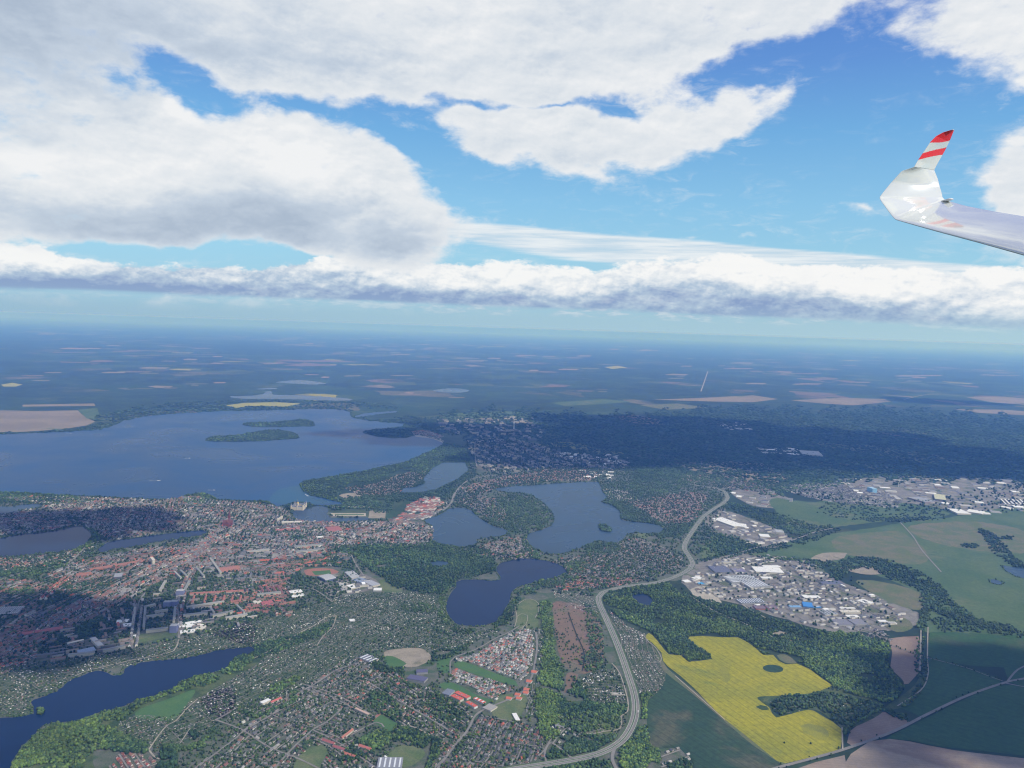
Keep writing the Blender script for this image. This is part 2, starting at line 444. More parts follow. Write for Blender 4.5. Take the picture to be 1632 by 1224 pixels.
# ------------------------------------------------------------------ polygons given as photo outlines, laid on the ground
def smooth_px(poly, closed=True, step=6.0, jit=0.0, seed=0):
    P = np.array(poly, float); n = len(P); out = []
    r = np.random.default_rng(seed + n)
    for i in range(n if closed else n - 1):
        p0, p1, p2, p3 = (P[(i - 1) % n], P[i], P[(i + 1) % n], P[(i + 2) % n]) if closed else (P[max(i - 1, 0)], P[i], P[i + 1], P[min(i + 2, n - 1)])
        k = max(1, int(np.linalg.norm(p2 - p1) / step))
        for j in range(k):
            t = j / k
            q = .5 * ((2 * p1) + (-p0 + p2) * t + (2 * p0 - 5 * p1 + 4 * p2 - p3) * t * t + (-p0 + 3 * p1 - 3 * p2 + p3) * t ** 3)
            out.append(q)
    if not closed: out.append(P[-1])
    out = np.array(out)
    if jit:
        out += r.normal(0, 1, out.shape) * (jit, jit * .55)
    return out

def inside(pts, poly):
    """points in polygon, both in the same plane"""
    x, y = pts[:, 0], pts[:, 1]; res = np.zeros(len(pts), bool)
    n = len(poly); px, py = poly[:, 0], poly[:, 1]; j = n - 1
    for i in range(n):
        c = ((py[i] > y) != (py[j] > y))
        if c.any():
            xi = (px[j] - px[i]) * (y - py[i]) / (py[j] - py[i] + 1e-12) + px[i]
            res ^= c & (x < xi)
        j = i
    return res

def near_line(pts, line, wid):
    res = np.full(len(pts), 1e12)
    for a, b in zip(line[:-1], line[1:]):
        ab = b - a; L = (ab ** 2).sum() + 1e-9
        t = np.clip(((pts - a) @ ab) / L, 0, 1)
        res = np.minimum(res, ((pts - a - t[:, None] * ab) ** 2).sum(1))
    return res < wid * wid

LAYER = [0.3]
def sheet(name, poly, mat, z=None, raw=False, step=6.0, jit=0.0, **props):
    px = np.array(poly, float) if raw else smooth_px(poly, True, step, jit)
    W = G(px[:, 0], px[:, 1])
    if z is None:
        LAYER[0] += 0.015; z = LAYER[0]
    me = bpy.data.meshes.new(name)
    me.from_pydata([(x, y, z) for x, y in W], [], [list(range(len(W)))])
    me.materials.append(mat); me.update()
    if me.polygons[0].normal.z < 0: me.flip_normals()
    obj(name, me, kind='structure', **props)
    return W

def ribbon(name, line_px, width, mat, z=None, off=0.0, step=5.0, world=None):
    if world is None:
        px = smooth_px(line_px, False, step)
        W = G(px[:, 0], px[:, 1])
    else: W = world
    d = np.gradient(W, axis=0); d /= np.linalg.norm(d, axis=1, keepdims=True) + 1e-9
    nrm = np.stack([-d[:, 1], d[:, 0]], 1)
    if z is None:
        LAYER[0] += 0.015; z = LAYER[0]
    A = W + nrm * (off + width / 2); B = W + nrm * (off - width / 2)
    n = len(W)
    V = np.concatenate([np.c_[A, np.full(n, z)], np.c_[B, np.full(n, z)]])
    F = np.array([(i, n + i, n + i + 1, i + 1) for i in range(n - 1)])
    obj(name, mesh_np(name, V, F, None, mat), kind='structure')
    return W
# ------------------------------------------------------------------ the ground: one disc to the horizon
m, t, b = new_mat("countryside")
P = pos(t)
def vor(scale, rnd=1.0, stretch=(1, 1, 1), seed=0.0):
    v = t.n('ShaderNodeTexVoronoi', voronoi_dimensions='2D')
    wv = t.vm('SCALE', t.vm('SUBTRACT', t.noise(P, scale * 1.5, 3, .5, out=1), (.5, .5, .5)), .35 / scale)
    t.put(v.inputs['Vector'], t.vm('MULTIPLY', t.vm('ADD', t.vm('ADD', P, wv), (seed, seed * .7, 0.)), stretch))
    v.inputs['Scale'].default_value = scale
    s = t.n('ShaderNodeSeparateColor'); t.put(s.inputs[0], v.outputs['Color'])
    return s.outputs
big = t.noise(P, 1 / 9000., 4, .6, .6)
mid = t.noise(P, 1 / 2600., 5, .6, .6)
open_ = t.rng(t.m('ADD', t.m('MULTIPLY', big, .65), t.m('MULTIPLY', mid, .35)), .46, .555)
r1, g1, b1 = vor(1 / 750., stretch=(1, .8, 1))
r2, g2, b2 = vor(1 / 1900., stretch=(1, 1.1, 1), seed=5000.)
wood = t.mix(t.rng(mid, .35, .65), (.014, .032, .022), (.024, .052, .028))
wood = t.mix(t.rng(t.noise(P, 1 / 420., 5, .6), .45, .65), wood, (.030, .060, .030))
def pick(v, opts):
    r = t.n('ShaderNodeValToRGB'); t.put(r.inputs[0], v)
    r.color_ramp.interpolation = 'CONSTANT'
    els = r.color_ramp.elements
    els[0].color = (*opts[0][1], 1); els[1].position = opts[1][0]; els[1].color = (*opts[1][1], 1)
    for p_, c_ in opts[2:]:
        e_ = els.new(p_); e_.color = (*c_, 1)
    return r.outputs[0]
FIELDS = [(0, (.045, .095, .040)), (.2, (.030, .072, .035)), (.36, (.085, .120, .055)), (.5, (.040, .085, .045)), (.62, (.185, .140, .105)), (.72, (.055, .100, .045)), (.84, (.130, .130, .075)), (.93, (.26, .22, .17)), (.975, (.34, .31, .05))]
f1 = pick(r1, FIELDS); f2 = pick(r2, FIELDS)
fld = t.vm('SCALE', t.mix(t.rng(g2, .55, .56), f1, f2), .74)
fld = t.mix(t.rng(g1, .60, .61), fld, wood)
col = t.mix(open_, wood, fld)
# villages and pale specks
vil = t.rng(t.noise(P, 1 / 900., 3, .5), .66, .72)
fine = t.noise(P, 1 / 38., 3, .6)
col = t.mix(t.m('MULTIPLY', t.m('MULTIPLY', vil, open_), t.rng(fine, .45, .65, .1, .8)), col, (.30, .25, .22))
col = t.vm('SCALE', col, t.rng(t.noise(P, 1 / 120., 4, .6), .3, .7, .75, 1.25, 'LINEAR'))
t.put(b.inputs['Base Color'], col)
M_COUNTRY = m
R_GROUND = 190000.0
ang = np.linspace(0, 2 * math.pi, 361)[:-1]
V = [(0, 0, 0)] + [(R_GROUND * math.cos(a), R_GROUND * math.sin(a), 0) for a in ang]
me = bpy.data.meshes.new("ground")
me.from_pydata(V, [], [(0, i + 1, (i + 1) % 360 + 1) for i in range(360)])
me.materials.append(M_COUNTRY)
obj("ground", me, kind='structure')

# ------------------------------------------------------------------ haze: one closed box of even air
hb = 192000.0
V = [(x, y, z) for z in (-1.0, H + 12.0) for x, y in ((-hb, -hb), (hb, -hb), (hb, hb), (-hb, hb))]
me = bpy.data.meshes.new("haze")
me.from_pydata(V, [], [(3, 2, 1, 0), (4, 5, 6, 7), (0, 1, 5, 4), (1, 2, 6, 5), (2, 3, 7, 6), (3, 0, 4, 7)])
hm = bpy.data.materials.new("haze_air"); hm.use_nodes = True
hm.node_tree.nodes.clear()
ht = T(hm.node_tree)
pv = ht.n('ShaderNodeVolumePrincipled')
pv.inputs['Color'].default_value = (0.13, 0.35, 1.0, 1)
pv.inputs['Absorption Color'].default_value = (1, 1, 1, 1)
pv.inputs['Density'].default_value = 3.4e-5
pv.inputs['Anisotropy'].default_value = 0.15
mo = ht.n('ShaderNodeOutputMaterial'); hm.node_tree.links.new(pv.outputs[0], mo.inputs['Volume'])
me.materials.append(hm)
obj("haze", me, kind='stuff')

# ------------------------------------------------------------------ land cover materials
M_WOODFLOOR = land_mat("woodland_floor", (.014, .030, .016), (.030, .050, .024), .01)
M_TOWNGROUND = land_mat("town_ground", (.070, .090, .058), (.115, .118, .098), .02, c3=(.05, .085, .04), f3=.5, fine=.5)
M_GARDEN = land_mat("garden_ground", (.040, .072, .034), (.075, .095, .052), .03, c3=(.14, .13, .11), f3=.64, fine=.55)
M_YARD = land_mat("concrete_yard", (.14, .135, .125), (.20, .19, .17), .015, c3=(.085, .105, .06), f3=.52, fine=.35)
M_MEADOW = land_mat("meadow", (.050, .095, .038), (.075, .115, .050), .003, c3=(.105, .125, .065), f3=.56, fine=.25)
M_MEADOW2 = land_mat("dry_meadow", (.13, .125, .075), (.085, .115, .05), .008, fine=.3)
M_GRASS = land_mat("sports_turf", (.050, .115, .040), (.065, .13, .045), .01, fine=.15)
M_LAWN = land_mat("rough_lawn", (.075, .115, .045), (.12, .14, .07), .01, fine=.3)
M_SCRUB = land_mat("scrub_grass", (.050, .082, .030), (.085, .105, .045), .012, c3=(.030, .058, .024), f3=.48, fine=.5)
M_MARSH = land_mat("reed_marsh", (.17, .105, .080), (.13, .115, .08), .008, c3=(.06, .085, .045), f3=.54, fine=.4)
M_REED = land_mat("bare_reed_bed", (.165, .115, .085), (.14, .105, .075), .02, fine=.2)
M_SOIL = land_mat("ploughed_soil", (.20, .145, .115), (.235, .18, .14), .006, c3=(.17, .115, .095), f3=.55, fine=.12, stripes=(1, .35, 14, .10))
M_SOIL2 = land_mat("pale_ploughed_soil", (.24, .19, .15), (.28, .23, .18), .005, c3=(.20, .15, .12), f3=.52, fine=.12, stripes=(1, -.1, 16, .10))
M_FARSOIL = land_mat("far_ploughed_soil", (.165, .14, .10), (.21, .175, .125), .0015, c3=(.11, .13, .07), f3=.58, fine=.12)
M_FARYELLOW = land_mat("far_rapeseed", (.28, .27, .07), (.24, .235, .07), .003, fine=.12)
M_SAND = land_mat("pale_sand", (.36, .33, .27), (.30, .275, .225), .02, fine=.2)
M_CLAYTRACK = land_mat("red_running_track", (.28, .13, .09), (.24, .12, .09), .03, fine=.15)
M_BUFF = land_mat("buff_gravel", (.21, .185, .14), (.26, .23, .18), .02, c3=(.13, .13, .09), f3=.6, fine=.3)
a0, a1 = G(1178, 1070), G(1262, 1122)
dv = a1 - a0
M_RAPE = land_mat("rapeseed_in_flower", (.27, .25, .018), (.21, .21, .022), .004, c3=(.13, .16, .035), f3=.57, fine=.3, stripes=(dv[0], dv[1], 34, .22))
a0, a1 = G(1080, 1110), G(1150, 1150)
dv = a1 - a0
M_WHEAT = land_mat("green_wheat", (.020, .050, .028), (.030, .062, .032), .004, c3=(.075, .082, .050), f3=.54, fine=.35, stripes=(dv[0], dv[1], 32, .22))
M_THIN = land_mat("thin_rapeseed", (.17, .175, .035), (.22, .215, .025), .02, fine=.3)
M_WHEAT2 = land_mat("bright_green_crop", (.026, .072, .026), (.034, .084, .030), .003, c3=(.050, .072, .034), f3=.56, fine=.3, stripes=(1, -.6, 34, .16))
M_ROAD = land_mat("asphalt_road", (.150, .146, .135), (.185, .178, .165), .02, fine=.12)
M_ROADFAR = land_mat("grey_road", (.17, .165, .15), (.21, .20, .185), .02, fine=.12)
M_STREET = land_mat("street_asphalt", (.165, .16, .145), (.22, .21, .19), .02, fine=.3)
M_TRACK = land_mat("dirt_track", (.30, .28, .23), (.25, .23, .19), .03, fine=.2)
M_VERGE = land_mat("grass_verge", (.060, .10, .045), (.085, .115, .055), .02, fine=.3)
M_PAINT = land_mat("white_road_paint", (.7, .7, .68), (.62, .62, .6), .05, fine=.1)
M_DITCH = land_mat("dark_ditch", (.020, .030, .022), (.030, .040, .026), .03, fine=.2)

def water_mat(name, c, rough=.16, spec=.12):
    m, t, b = new_mat(name)
    P = pos(t)
    n = t.noise(P, .0011, 5, .6, .8)
    col = t.mix(t.rng(n, .35, .65), tuple(x * .86 for x in c), tuple(x * 1.12 for x in c))
    t.put(b.inputs['Base Color'], col)
    t.put(b.inputs['Roughness'], t.rng(n, .3, .7, rough * .8, rough * 1.3, 'LINEAR'))
    b.inputs['IOR'].default_value = 1.333
    b.inputs['Specular IOR Level'].default_value = spec
    bp = t.n('ShaderNodeBump'); bp.inputs['Strength'].default_value = .10; bp.inputs['Distance'].default_value = 1.0
    t.put(bp.inputs['Height'], t.noise(P, .09, 3, .6)); t.put(b.inputs['Normal'], bp.outputs[0])
    return m
M_WATER = water_mat("deep_lake_water", (.006, .020, .058), .2, .07)
M_WATER2 = water_mat("grey_lake_water", (.026, .056, .095), .25, .07)
M_WATER3 = water_mat("broad_lake_water", (.012, .055, .135), .3, .05)
M_SHOAL = water_mat("shallow_green_water", (.016, .072, .130), .3, .05)

# ------------------------------------------------------------------ far fields
FZ = [0.30]
def far(name, poly, mat):
    FZ[0] += .004; sheet(name, poly, mat, raw=True, z=FZ[0])

far("ploughed_field", [(-160, 655), (0, 654), (60, 655), (124, 654), (130, 660), (140, 667), (152, 672), (138, 678), (100, 684), (40, 688), (-160, 692)], M_FARSOIL)
far("meadow", [(124, 653), (155, 650), (158, 660), (152, 669), (138, 667)], M_MEADOW)
far("ploughed_field", [(36, 645), (150, 643), (152, 647), (36, 648)], M_FARSOIL)
far("rapeseed_field", [(2, 613), (20, 610), (36, 613), (25, 616), (5, 616)], M_FARYELLOW)
far("rapeseed_field", [(360, 646), (390, 642), (440, 641), (480, 643), (460, 648), (400, 647), (376, 650)], M_FARYELLOW)
far("ploughed_field", [(1040, 637), (1120, 634), (1200, 630), (1240, 636), (1200, 641), (1140, 640)], M_FARSOIL)
far("ploughed_field", [(1260, 638), (1340, 634), (1410, 636), (1420, 640), (1360, 646), (1310, 643)], M_FARSOIL)
far("ploughed_field", [(1540, 633), (1600, 632), (1640, 636), (1640, 646), (1580, 641)], M_FARSOIL)
far("ploughed_field", [(1520, 652), (1600, 653), (1640, 656), (1640, 662), (1560, 658)], M_FARSOIL)
far("ploughed_field", [(976, 664), (1010, 661), (1050, 668), (1060, 678), (1010, 674)], M_MARSH)
far("heath", [(1300, 705), (1400, 710), (1490, 725), (1540, 740), (1470, 737), (1380, 722), (1310, 712)], M_MEADOW2)
far("meadow", [(1350, 735), (1400, 742), (1440, 750), (1380, 748)], M_MEADOW2)
far("meadow", [(880, 642), (960, 636), (1010, 640), (960, 644), (900, 647)], M_MEADOW)
far("meadow", [(1020, 646), (1080, 643), (1130, 650), (1060, 653)], M_MEADOW2)
far("meadow", [(700, 660), (800, 655), (900, 660), (820, 668), (720, 668)], M_MEADOW)
far("rapeseed_field", [(963, 585), (985, 583), (1000, 586), (975, 588)], M_FARYELLOW)
_r = random.Random(5)
for cx_, cy_, n_ in ((100, 532, 3), (400, 530, 3), (680, 541, 4), (1180, 580, 5), (680, 559, 3), (1020, 561, 3), (130, 552, 4), (600, 563, 3), (210, 590, 5), (255, 618, 4), (1545, 581, 2), (1395, 609, 2), (1280, 587, 3), (960, 623, 3),
                     (770, 571, 4), (900, 592, 4), (520, 600, 4), (700, 630, 3), (350, 575, 4), (60, 600, 3), (1480, 600, 4), (1250, 612, 3), (860, 566, 3), (480, 545, 4), (300, 612, 3), (1060, 600, 3), (1600, 600, 2)):
    for _ in range(n_):
        x = cx_ + _r.gauss(0, 34); y = cy_ + _r.gauss(0, 3.2); l = _r.uniform(6, 26); h_ = _r.uniform(.5, 1.5); k = _r.uniform(-.3, .5)
        far("pale_field", [(x - l, y - .1 * h_), (x - l * .4, y - h_), (x + l, y - h_ * .6 + k), (x + l * .7, y + h_ * .7 + k), (x - l * .8, y + h_ * .6)], _r.choice((M_FARSOIL, M_FARSOIL, M_MEADOW2, M_SOIL)))

# ------------------------------------------------------------------ near land cover
LAYER[0] = .80
sheet("urban_ground", [(-120, 792), (60, 790), (345, 796), (450, 806), (620, 826), (700, 803), (745, 760), (900, 735), (1010, 740), (1010, 765), (1150, 765), (1160, 800), (1120, 900), (1050, 935), (960, 950), (1000, 1010), (1060, 1060), (1010, 1240), (-160, 1300)], M_TOWNGROUND)
Z_URB = LAYER[0]
LAYER[0] += .04
sheet("industrial_ground", [(1085, 925), (1110, 898), (1200, 880), (1290, 893), (1330, 922), (1395, 948), (1460, 975), (1470, 990), (1430, 1003), (1330, 1007), (1250, 987), (1170, 962), (1100, 948)], M_YARD, jit=.8)
sheet("industrial_ground", [(1345, 763), (1640, 765), (1700, 815), (1560, 822), (1480, 806), (1380, 792)], M_YARD, jit=.8)
sheet("industrial_ground", [(1125, 818), (1160, 815), (1225, 838), (1262, 860), (1225, 874), (1180, 860), (1130, 845)], M_YARD, jit=.8)
sheet("industrial_ground", [(1165, 783), (1230, 783), (1275, 805), (1265, 812), (1200, 806)], M_YARD, jit=.8)
sheet("meadow", [(1195, 885), (1240, 872), (1270, 860), (1330, 850), (1400, 840), (1440, 833), (1500, 826), (1700, 818), (1750, 1010), (1480, 1008), (1475, 960), (1420, 925), (1340, 905), (1280, 892), (1230, 890)], M_MEADOW, jit=.6)
sheet("pasture", [(1330, 858), (1400, 848), (1440, 850), (1480, 885), (1460, 900), (1400, 892), (1340, 880)], M_MEADOW2, jit=.8)
sheet("pasture", [(1450, 838), (1560, 832), (1640, 850), (1640, 880), (1560, 878), (1480, 862)], M_MEADOW2, jit=.8)
sheet("meadow", [(1365, 925), (1420, 930), (1475, 950), (1478, 972), (1440, 968), (1390, 945)], M_MEADOW2, jit=.6)
sheet("meadow", [(1230, 795), (1300, 800), (1350, 792), (1500, 812), (1500, 824), (1400, 832), (1320, 842), (1270, 850), (1240, 820)], M_MEADOW, jit=.6)
sheet("green_crop_field", [(1482, 1008), (1560, 1010), (1750, 1025), (1750, 1070), (1600, 1064), (1540, 1060), (1476, 1044), (1480, 1020)], M_WHEAT2, step=20)
sheet("green_crop_field", [(1478, 1047), (1540, 1063), (1590, 1081), (1598, 1088), (1540, 1108), (1480, 1137), (1466, 1142), (1434, 1128), (1462, 1108), (1478, 1080)], M_WHEAT2, step=20)
sheet("green_crop_field", [(1412, 1178), (1450, 1158), (1540, 1114), (1605, 1092), (1750, 1110), (1750, 1225), (1640, 1206), (1500, 1190), (1450, 1180)], M_WHEAT2, step=20)
sheet("green_crop_field", [(1600, 1064), (1750, 1072), (1750, 1105), (1608, 1088)], M_WHEAT2, step=20)
sheet("ploughed_field", [(1416, 1018), (1440, 1015), (1464, 1014), (1468, 1030), (1470, 1056), (1463, 1074), (1448, 1090), (1440, 1091), (1430, 1080), (1419, 1062), (1422, 1040)], M_SOIL, step=20)
sheet("ploughed_field", [(1350, 1184), (1354, 1166), (1375, 1150), (1405, 1135), (1412, 1135), (1449, 1151), (1420, 1168), (1380, 1184), (1358, 1189)], M_SOIL, step=20)
sheet("ploughed_field", [(1356, 1202), (1418, 1178), (1450, 1182), (1520, 1196), (1640, 1210), (1760, 1225), (1760, 1330), (1340, 1330)], M_SOIL2, step=30)
sheet("ploughed_field", [(1268, 1226), (1300, 1215), (1346, 1204), (1348, 1215), (1330, 1330), (1180, 1330)], M_SOIL2, step=30)
LOW_WHEAT = [(1062, 1070), (1080, 1084), (1120, 1115), (1150, 1142), (1205, 1187), (1252, 1219), (1300, 1330), (1080, 1330), (1110, 1240), (1105, 1215), (1082, 1192), (1042, 1194), (1033, 1170), (1030, 1140), (1033, 1116), (1048, 1104), (1058, 1090)]
W_WHEAT = sheet("green_wheat_field", LOW_WHEAT, M_WHEAT, step=20)
sheet("field_margin", [(1040, 1030), (1056, 1054), (1064, 1066), (1110, 1104), (1160, 1148), (1202, 1184), (1255, 1219), (1250, 1221), (1200, 1188), (1155, 1150), (1100, 1103), (1058, 1070), (1046, 1046), (1036, 1028)], M_MEADOW2, step=20)
RAPE = [(1029, 1013), (1034, 1009), (1040, 1013), (1050, 1024), (1058, 1035), (1066, 1043), (1076, 1044), (1086, 1045), (1092, 1051), (1097, 1055), (1112, 1054), (1133, 1051), (1136, 1052), (1130, 1043), (1118, 1035), (1106, 1026), (1097, 1018), (1099, 1015), (1120, 1014), (1150, 1016), (1176, 1016), (1190, 1023), (1203, 1032), (1216, 1044), (1232, 1044), (1240, 1053), (1252, 1059), (1270, 1058), (1290, 1066), (1308, 1080), (1327, 1093), (1308, 1101), (1290, 1106), (1270, 1108), (1240, 1109), (1212, 1111), (1207, 1114), (1216, 1121), (1226, 1128), (1231, 1138), (1237, 1144), (1262, 1138), (1284, 1131), (1297, 1133), (1312, 1142), (1328, 1151), (1341, 1162), (1342, 1180), (1339, 1194), (1320, 1200), (1290, 1208), (1252, 1217), (1238, 1213), (1205, 1186), (1180, 1166), (1150, 1143), (1105, 1096), (1085, 1078), (1064, 1062), (1057, 1054), (1054, 1040), (1042, 1027), (1030, 1018)]
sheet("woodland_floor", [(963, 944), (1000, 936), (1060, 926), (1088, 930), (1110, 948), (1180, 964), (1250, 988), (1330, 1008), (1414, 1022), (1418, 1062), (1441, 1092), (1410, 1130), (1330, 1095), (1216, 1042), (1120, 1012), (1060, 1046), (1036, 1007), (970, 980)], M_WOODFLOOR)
sheet("rapeseed_field", RAPE, M_RAPE, raw=True)
ell = [(1232 + 16.5 * math.cos(a), 1066 + 6.2 * math.sin(a) + 1.2 * math.cos(a)) for a in np.linspace(0, 6.1, 18)]
sheet("thin_crop_patch", [(1276, 1158), (1292, 1154), (1312, 1160), (1322, 1172), (1318, 1180), (1300, 1176), (1284, 1168)], M_THIN, jit=1.2)
sheet("thin_crop_patch", [(1146, 1062), (1158, 1066), (1164, 1080), (1158, 1090), (1150, 1076)], M_THIN, jit=1.4)
sheet("green_hollow", ell, M_WHEAT, raw=True)
sheet("green_hollow", [(1204, 1127), (1212, 1124), (1222, 1126), (1226, 1131), (1214, 1132)], M_SCRUB)
sheet("green_corner", [(1238, 1045), (1250, 1043), (1262, 1049), (1270, 1057), (1252, 1057), (1243, 1052)], M_MEADOW2)
sheet("scrubland", [(1207, 1112), (1250, 1109), (1300, 1104), (1328, 1094), (1360, 1100), (1410, 1130), (1352, 1162), (1330, 1151), (1300, 1132), (1262, 1137), (1236, 1143), (1228, 1128)], M_SCRUB)
sheet("scrubland", [(1455, 1095), (1476, 1060), (1478, 1085), (1455, 1118), (1430, 1130), (1410, 1128)], M_SCRUB)
sheet("reed_marsh", [(882, 962), (905, 960), (935, 968), (955, 990), (962, 1020), (958, 1060), (930, 1075), (900, 1062), (888, 1030), (884, 1000)], M_MARSH, jit=.7)
sheet("reed_bed", [(884, 985), (905, 975), (925, 990), (930, 1030), (932, 1048), (912, 1056), (896, 1050), (890, 1020)], M_REED, jit=.9)
sheet("reed_bed", [(904, 1072), (921, 1075), (918, 1085), (908, 1104), (899, 1104), (902, 1088)], M_REED, jit=.6)
sheet("meadow", [(828, 962), (838, 956), (855, 957), (860, 975), (856, 1000), (845, 1004), (824, 1003), (822, 985)], M_LAWN)
sheet("rough_meadow", [(925, 1165), (950, 1146), (985, 1140), (988, 1160), (975, 1168), (945, 1172)], M_LAWN)
sheet("meadow", [(790, 1118), (800, 1108), (838, 1108), (834, 1135), (815, 1150), (785, 1140)], M_LAWN)
sheet("green_strip", [(700, 1094), (720, 1088), (760, 1108), (785, 1116), (778, 1121), (740, 1110)], M_GRASS)
sheet("green_strip", [(724, 1062), (735, 1054), (780, 1070), (822, 1086), (826, 1094), (780, 1082)], M_GRASS)
sheet("green_strip", [(696, 1055), (718, 1050), (716, 1072), (700, 1070)], M_GRASS)
sheet("sandy_lot", [(612, 1040), (640, 1034), (672, 1034), (688, 1048), (676, 1058), (655, 1064), (625, 1058)], M_BUFF)
sheet("grass_lot", [(612, 1048), (625, 1046), (648, 1058), (640, 1064), (618, 1062)], M_GRASS)
sheet("soccer_pitch", [(594, 1150), (607, 1139), (636, 1155), (622, 1169)], M_GRASS, raw=True)
sheet("running_strip", [(591, 1147), (604, 1137), (607, 1139), (594, 1150)], M_CLAYTRACK, raw=True)
sheet("playing_field", [(482, 1200), (500, 1190), (512, 1187), (524, 1196), (515, 1212), (500, 1240), (465, 1240), (470, 1218)], M_LAWN)
sheet("rough_meadow", [(622, 1200), (640, 1188), (675, 1195), (672, 1210), (645, 1224), (610, 1215)], M_LAWN)
sheet("playing_field", [(212, 1012), (285, 1005), (284, 1012), (216, 1026)], M_LAWN, raw=True)
sheet("running_track", [(484, 910), (500, 906), (530, 907), (540, 911), (535, 917), (510, 918), (488, 917)], M_CLAYTRACK)
sheet("soccer_pitch", [(497, 911), (526, 909), (528, 915), (502, 917)], M_GRASS, raw=True)
sheet("sandy_lot", [(500, 924), (560, 912), (600, 925), (600, 938), (540, 950), (520, 947)], M_YARD)
sheet("meadow", [(606, 925), (622, 922), (640, 935), (640, 945), (610, 942)], M_LAWN)
sheet("palace_lawn", [(527, 818), (583, 818), (583, 823), (529, 823)], M_SAND, raw=True)
sheet("parterre", [(533, 819.3), (580, 819.3), (580, 821.5), (534, 821.5)], M_LAWN, raw=True)
sheet("palace_lawn", [(589, 814), (615, 814), (614, 826), (587, 826)], M_BUFF, raw=True)
sheet("palace_lawn", [(523, 807), (590, 807), (592, 809), (523, 809)], M_SAND, raw=True)
sheet("sandy_lot", [(540, 790), (555, 786), (580, 787), (578, 791), (550, 795)], M_BUFF)
sheet("sand_pit", [(1100, 940), (1125, 935), (1150, 960), (1152, 966), (1130, 958), (1104, 948)], M_SAND)
sheet("sand_pit", [(1290, 893), (1310, 882), (1350, 882), (1345, 890), (1310, 896)], M_BUFF)
sheet("sandy_lot", [(1338, 905), (1380, 903), (1420, 912), (1380, 916)], M_BUFF)
sheet("sandy_lot", [(1224, 1008), (1235, 1003), (1278, 1018), (1266, 1024)], M_BUFF, raw=True)
sheet("meadow", [(1400, 990), (1440, 985), (1455, 1000), (1430, 1008)], M_MEADOW2)
sheet("meadow", [(820, 828), (835, 824), (855, 828), (850, 835), (828, 836)], M_LAWN)
sheet("meadow", [(1030, 800), (1070, 785), (1090, 790), (1060, 805)], M_LAWN)
sheet("meadow", [(1115, 875), (1135, 868), (1140, 885), (1120, 890)], M_LAWN)
sheet("shore_scrub", [(15, 1260), (20, 1218), (35, 1190), (60, 1165), (120, 1150), (170, 1137), (215, 1120), (290, 1086), (340, 1074), (372, 1053), (405, 1042), (420, 1050), (380, 1075), (320, 1112), (290, 1140), (240, 1142), (190, 1160), (150, 1190), (140, 1260)], M_SCRUB, jit=.8)
sheet("reed_meadow", [(215, 1142), (225, 1130), (270, 1114), (310, 1100), (300, 1120), (275, 1148), (240, 1148)], M_GRASS)
sheet("sandy_lot", [(1008, 855), (1052, 835), (1060, 842), (1020, 862)], M_LAWN)

# ------------------------------------------------------------------ lakes
LAKES = {}
def lake(name, poly, mat, jit=1.0, step=5): LAKES[name + str(len(LAKES))] = sheet(name, poly, mat, step=step, jit=jit)
BIG = [(-260, 700), (-100, 694), (0, 692), (60, 690), (120, 687), (155, 685), (185, 677), (200, 670), (240, 663), (300, 658), (370, 655), (440, 654), (500, 652), (540, 653), (557, 657), (560, 664), (580, 669), (603, 672), (625, 674), (645, 675), (640, 680),
       (605, 683), (578, 688), (585, 692), (620, 698), (650, 698), (662, 693), (680, 697), (697, 700), (706, 704), (700, 712), (680, 721), (655, 732), (635, 739), (600, 746), (545, 757), (500, 764), (478, 770), (480, 780), (490, 788), (505, 792), (530, 798), (545, 803),
       (525, 806), (505, 805), (495, 803), (470, 800), (452, 806), (440, 806), (425, 799), (400, 798), (350, 796), (340, 791), (318, 786), (296, 789), (285, 794), (260, 796), (190, 793), (130, 790), (60, 787), (0, 784), (-260, 778)]
lake("lake", BIG, M_WATER3, .8)
lake("shallows", [(430, 797), (445, 780), (480, 774), (482, 783), (500, 793), (530, 800), (505, 804), (470, 800), (450, 804)], M_SHOAL, .5)
lake("castle_pond", [(466, 816), (480, 812), (500, 808), (515, 807), (524, 813), (526, 825), (585, 825), (590, 828), (560, 832), (500, 832), (474, 828)], M_WATER2, .3)
lake("bay", [(575, 660), (600, 657), (632, 655), (634, 657), (600, 661), (565, 665)], M_WATER3, .2)
lake("far_lake", [(366, 632), (395, 631), (420, 628), (423, 624), (432, 623), (434, 629), (480, 630), (540, 634), (562, 637), (540, 639), (480, 637), (440, 636), (400, 636), (378, 635)], M_WATER2, .3)
lake("far_lake", [(408, 620), (440, 618), (442, 620), (412, 621)], M_WATER2, .2)
lake("far_lake", [(440, 609), (480, 606), (520, 611), (500, 613), (460, 611)], M_WATER2, .2)
lake("far_lake", [(690, 622), (720, 619), (748, 622), (735, 626), (700, 625)], M_WATER2, .2)
lake("lake", [(-200, 806), (0, 808), (30, 805), (60, 803), (68, 806), (50, 811), (30, 814), (0, 819), (-200, 822)], M_WATER2, .5)
lake("lake", [(-200, 862), (-40, 859), (0, 858), (20, 854), (60, 850), (100, 844), (122, 839), (133, 841), (145, 849), (146, 855), (138, 866), (124, 873), (100, 880), (60, 883), (0, 888), (-200, 893)], M_WATER, .6)
lake("lake", [(154, 878), (175, 864), (220, 857), (250, 853), (290, 848), (325, 846), (329, 849), (322, 853), (290, 858), (250, 864), (210, 872), (180, 876), (165, 881)], M_WATER, .5)
lake("lake", [(706, 738), (725, 737), (742, 738), (746, 746), (740, 756), (715, 771), (690, 781), (660, 785), (637, 785), (644, 778), (662, 776), (678, 770), (674, 764), (686, 750), (695, 742)], M_WATER2, .5)
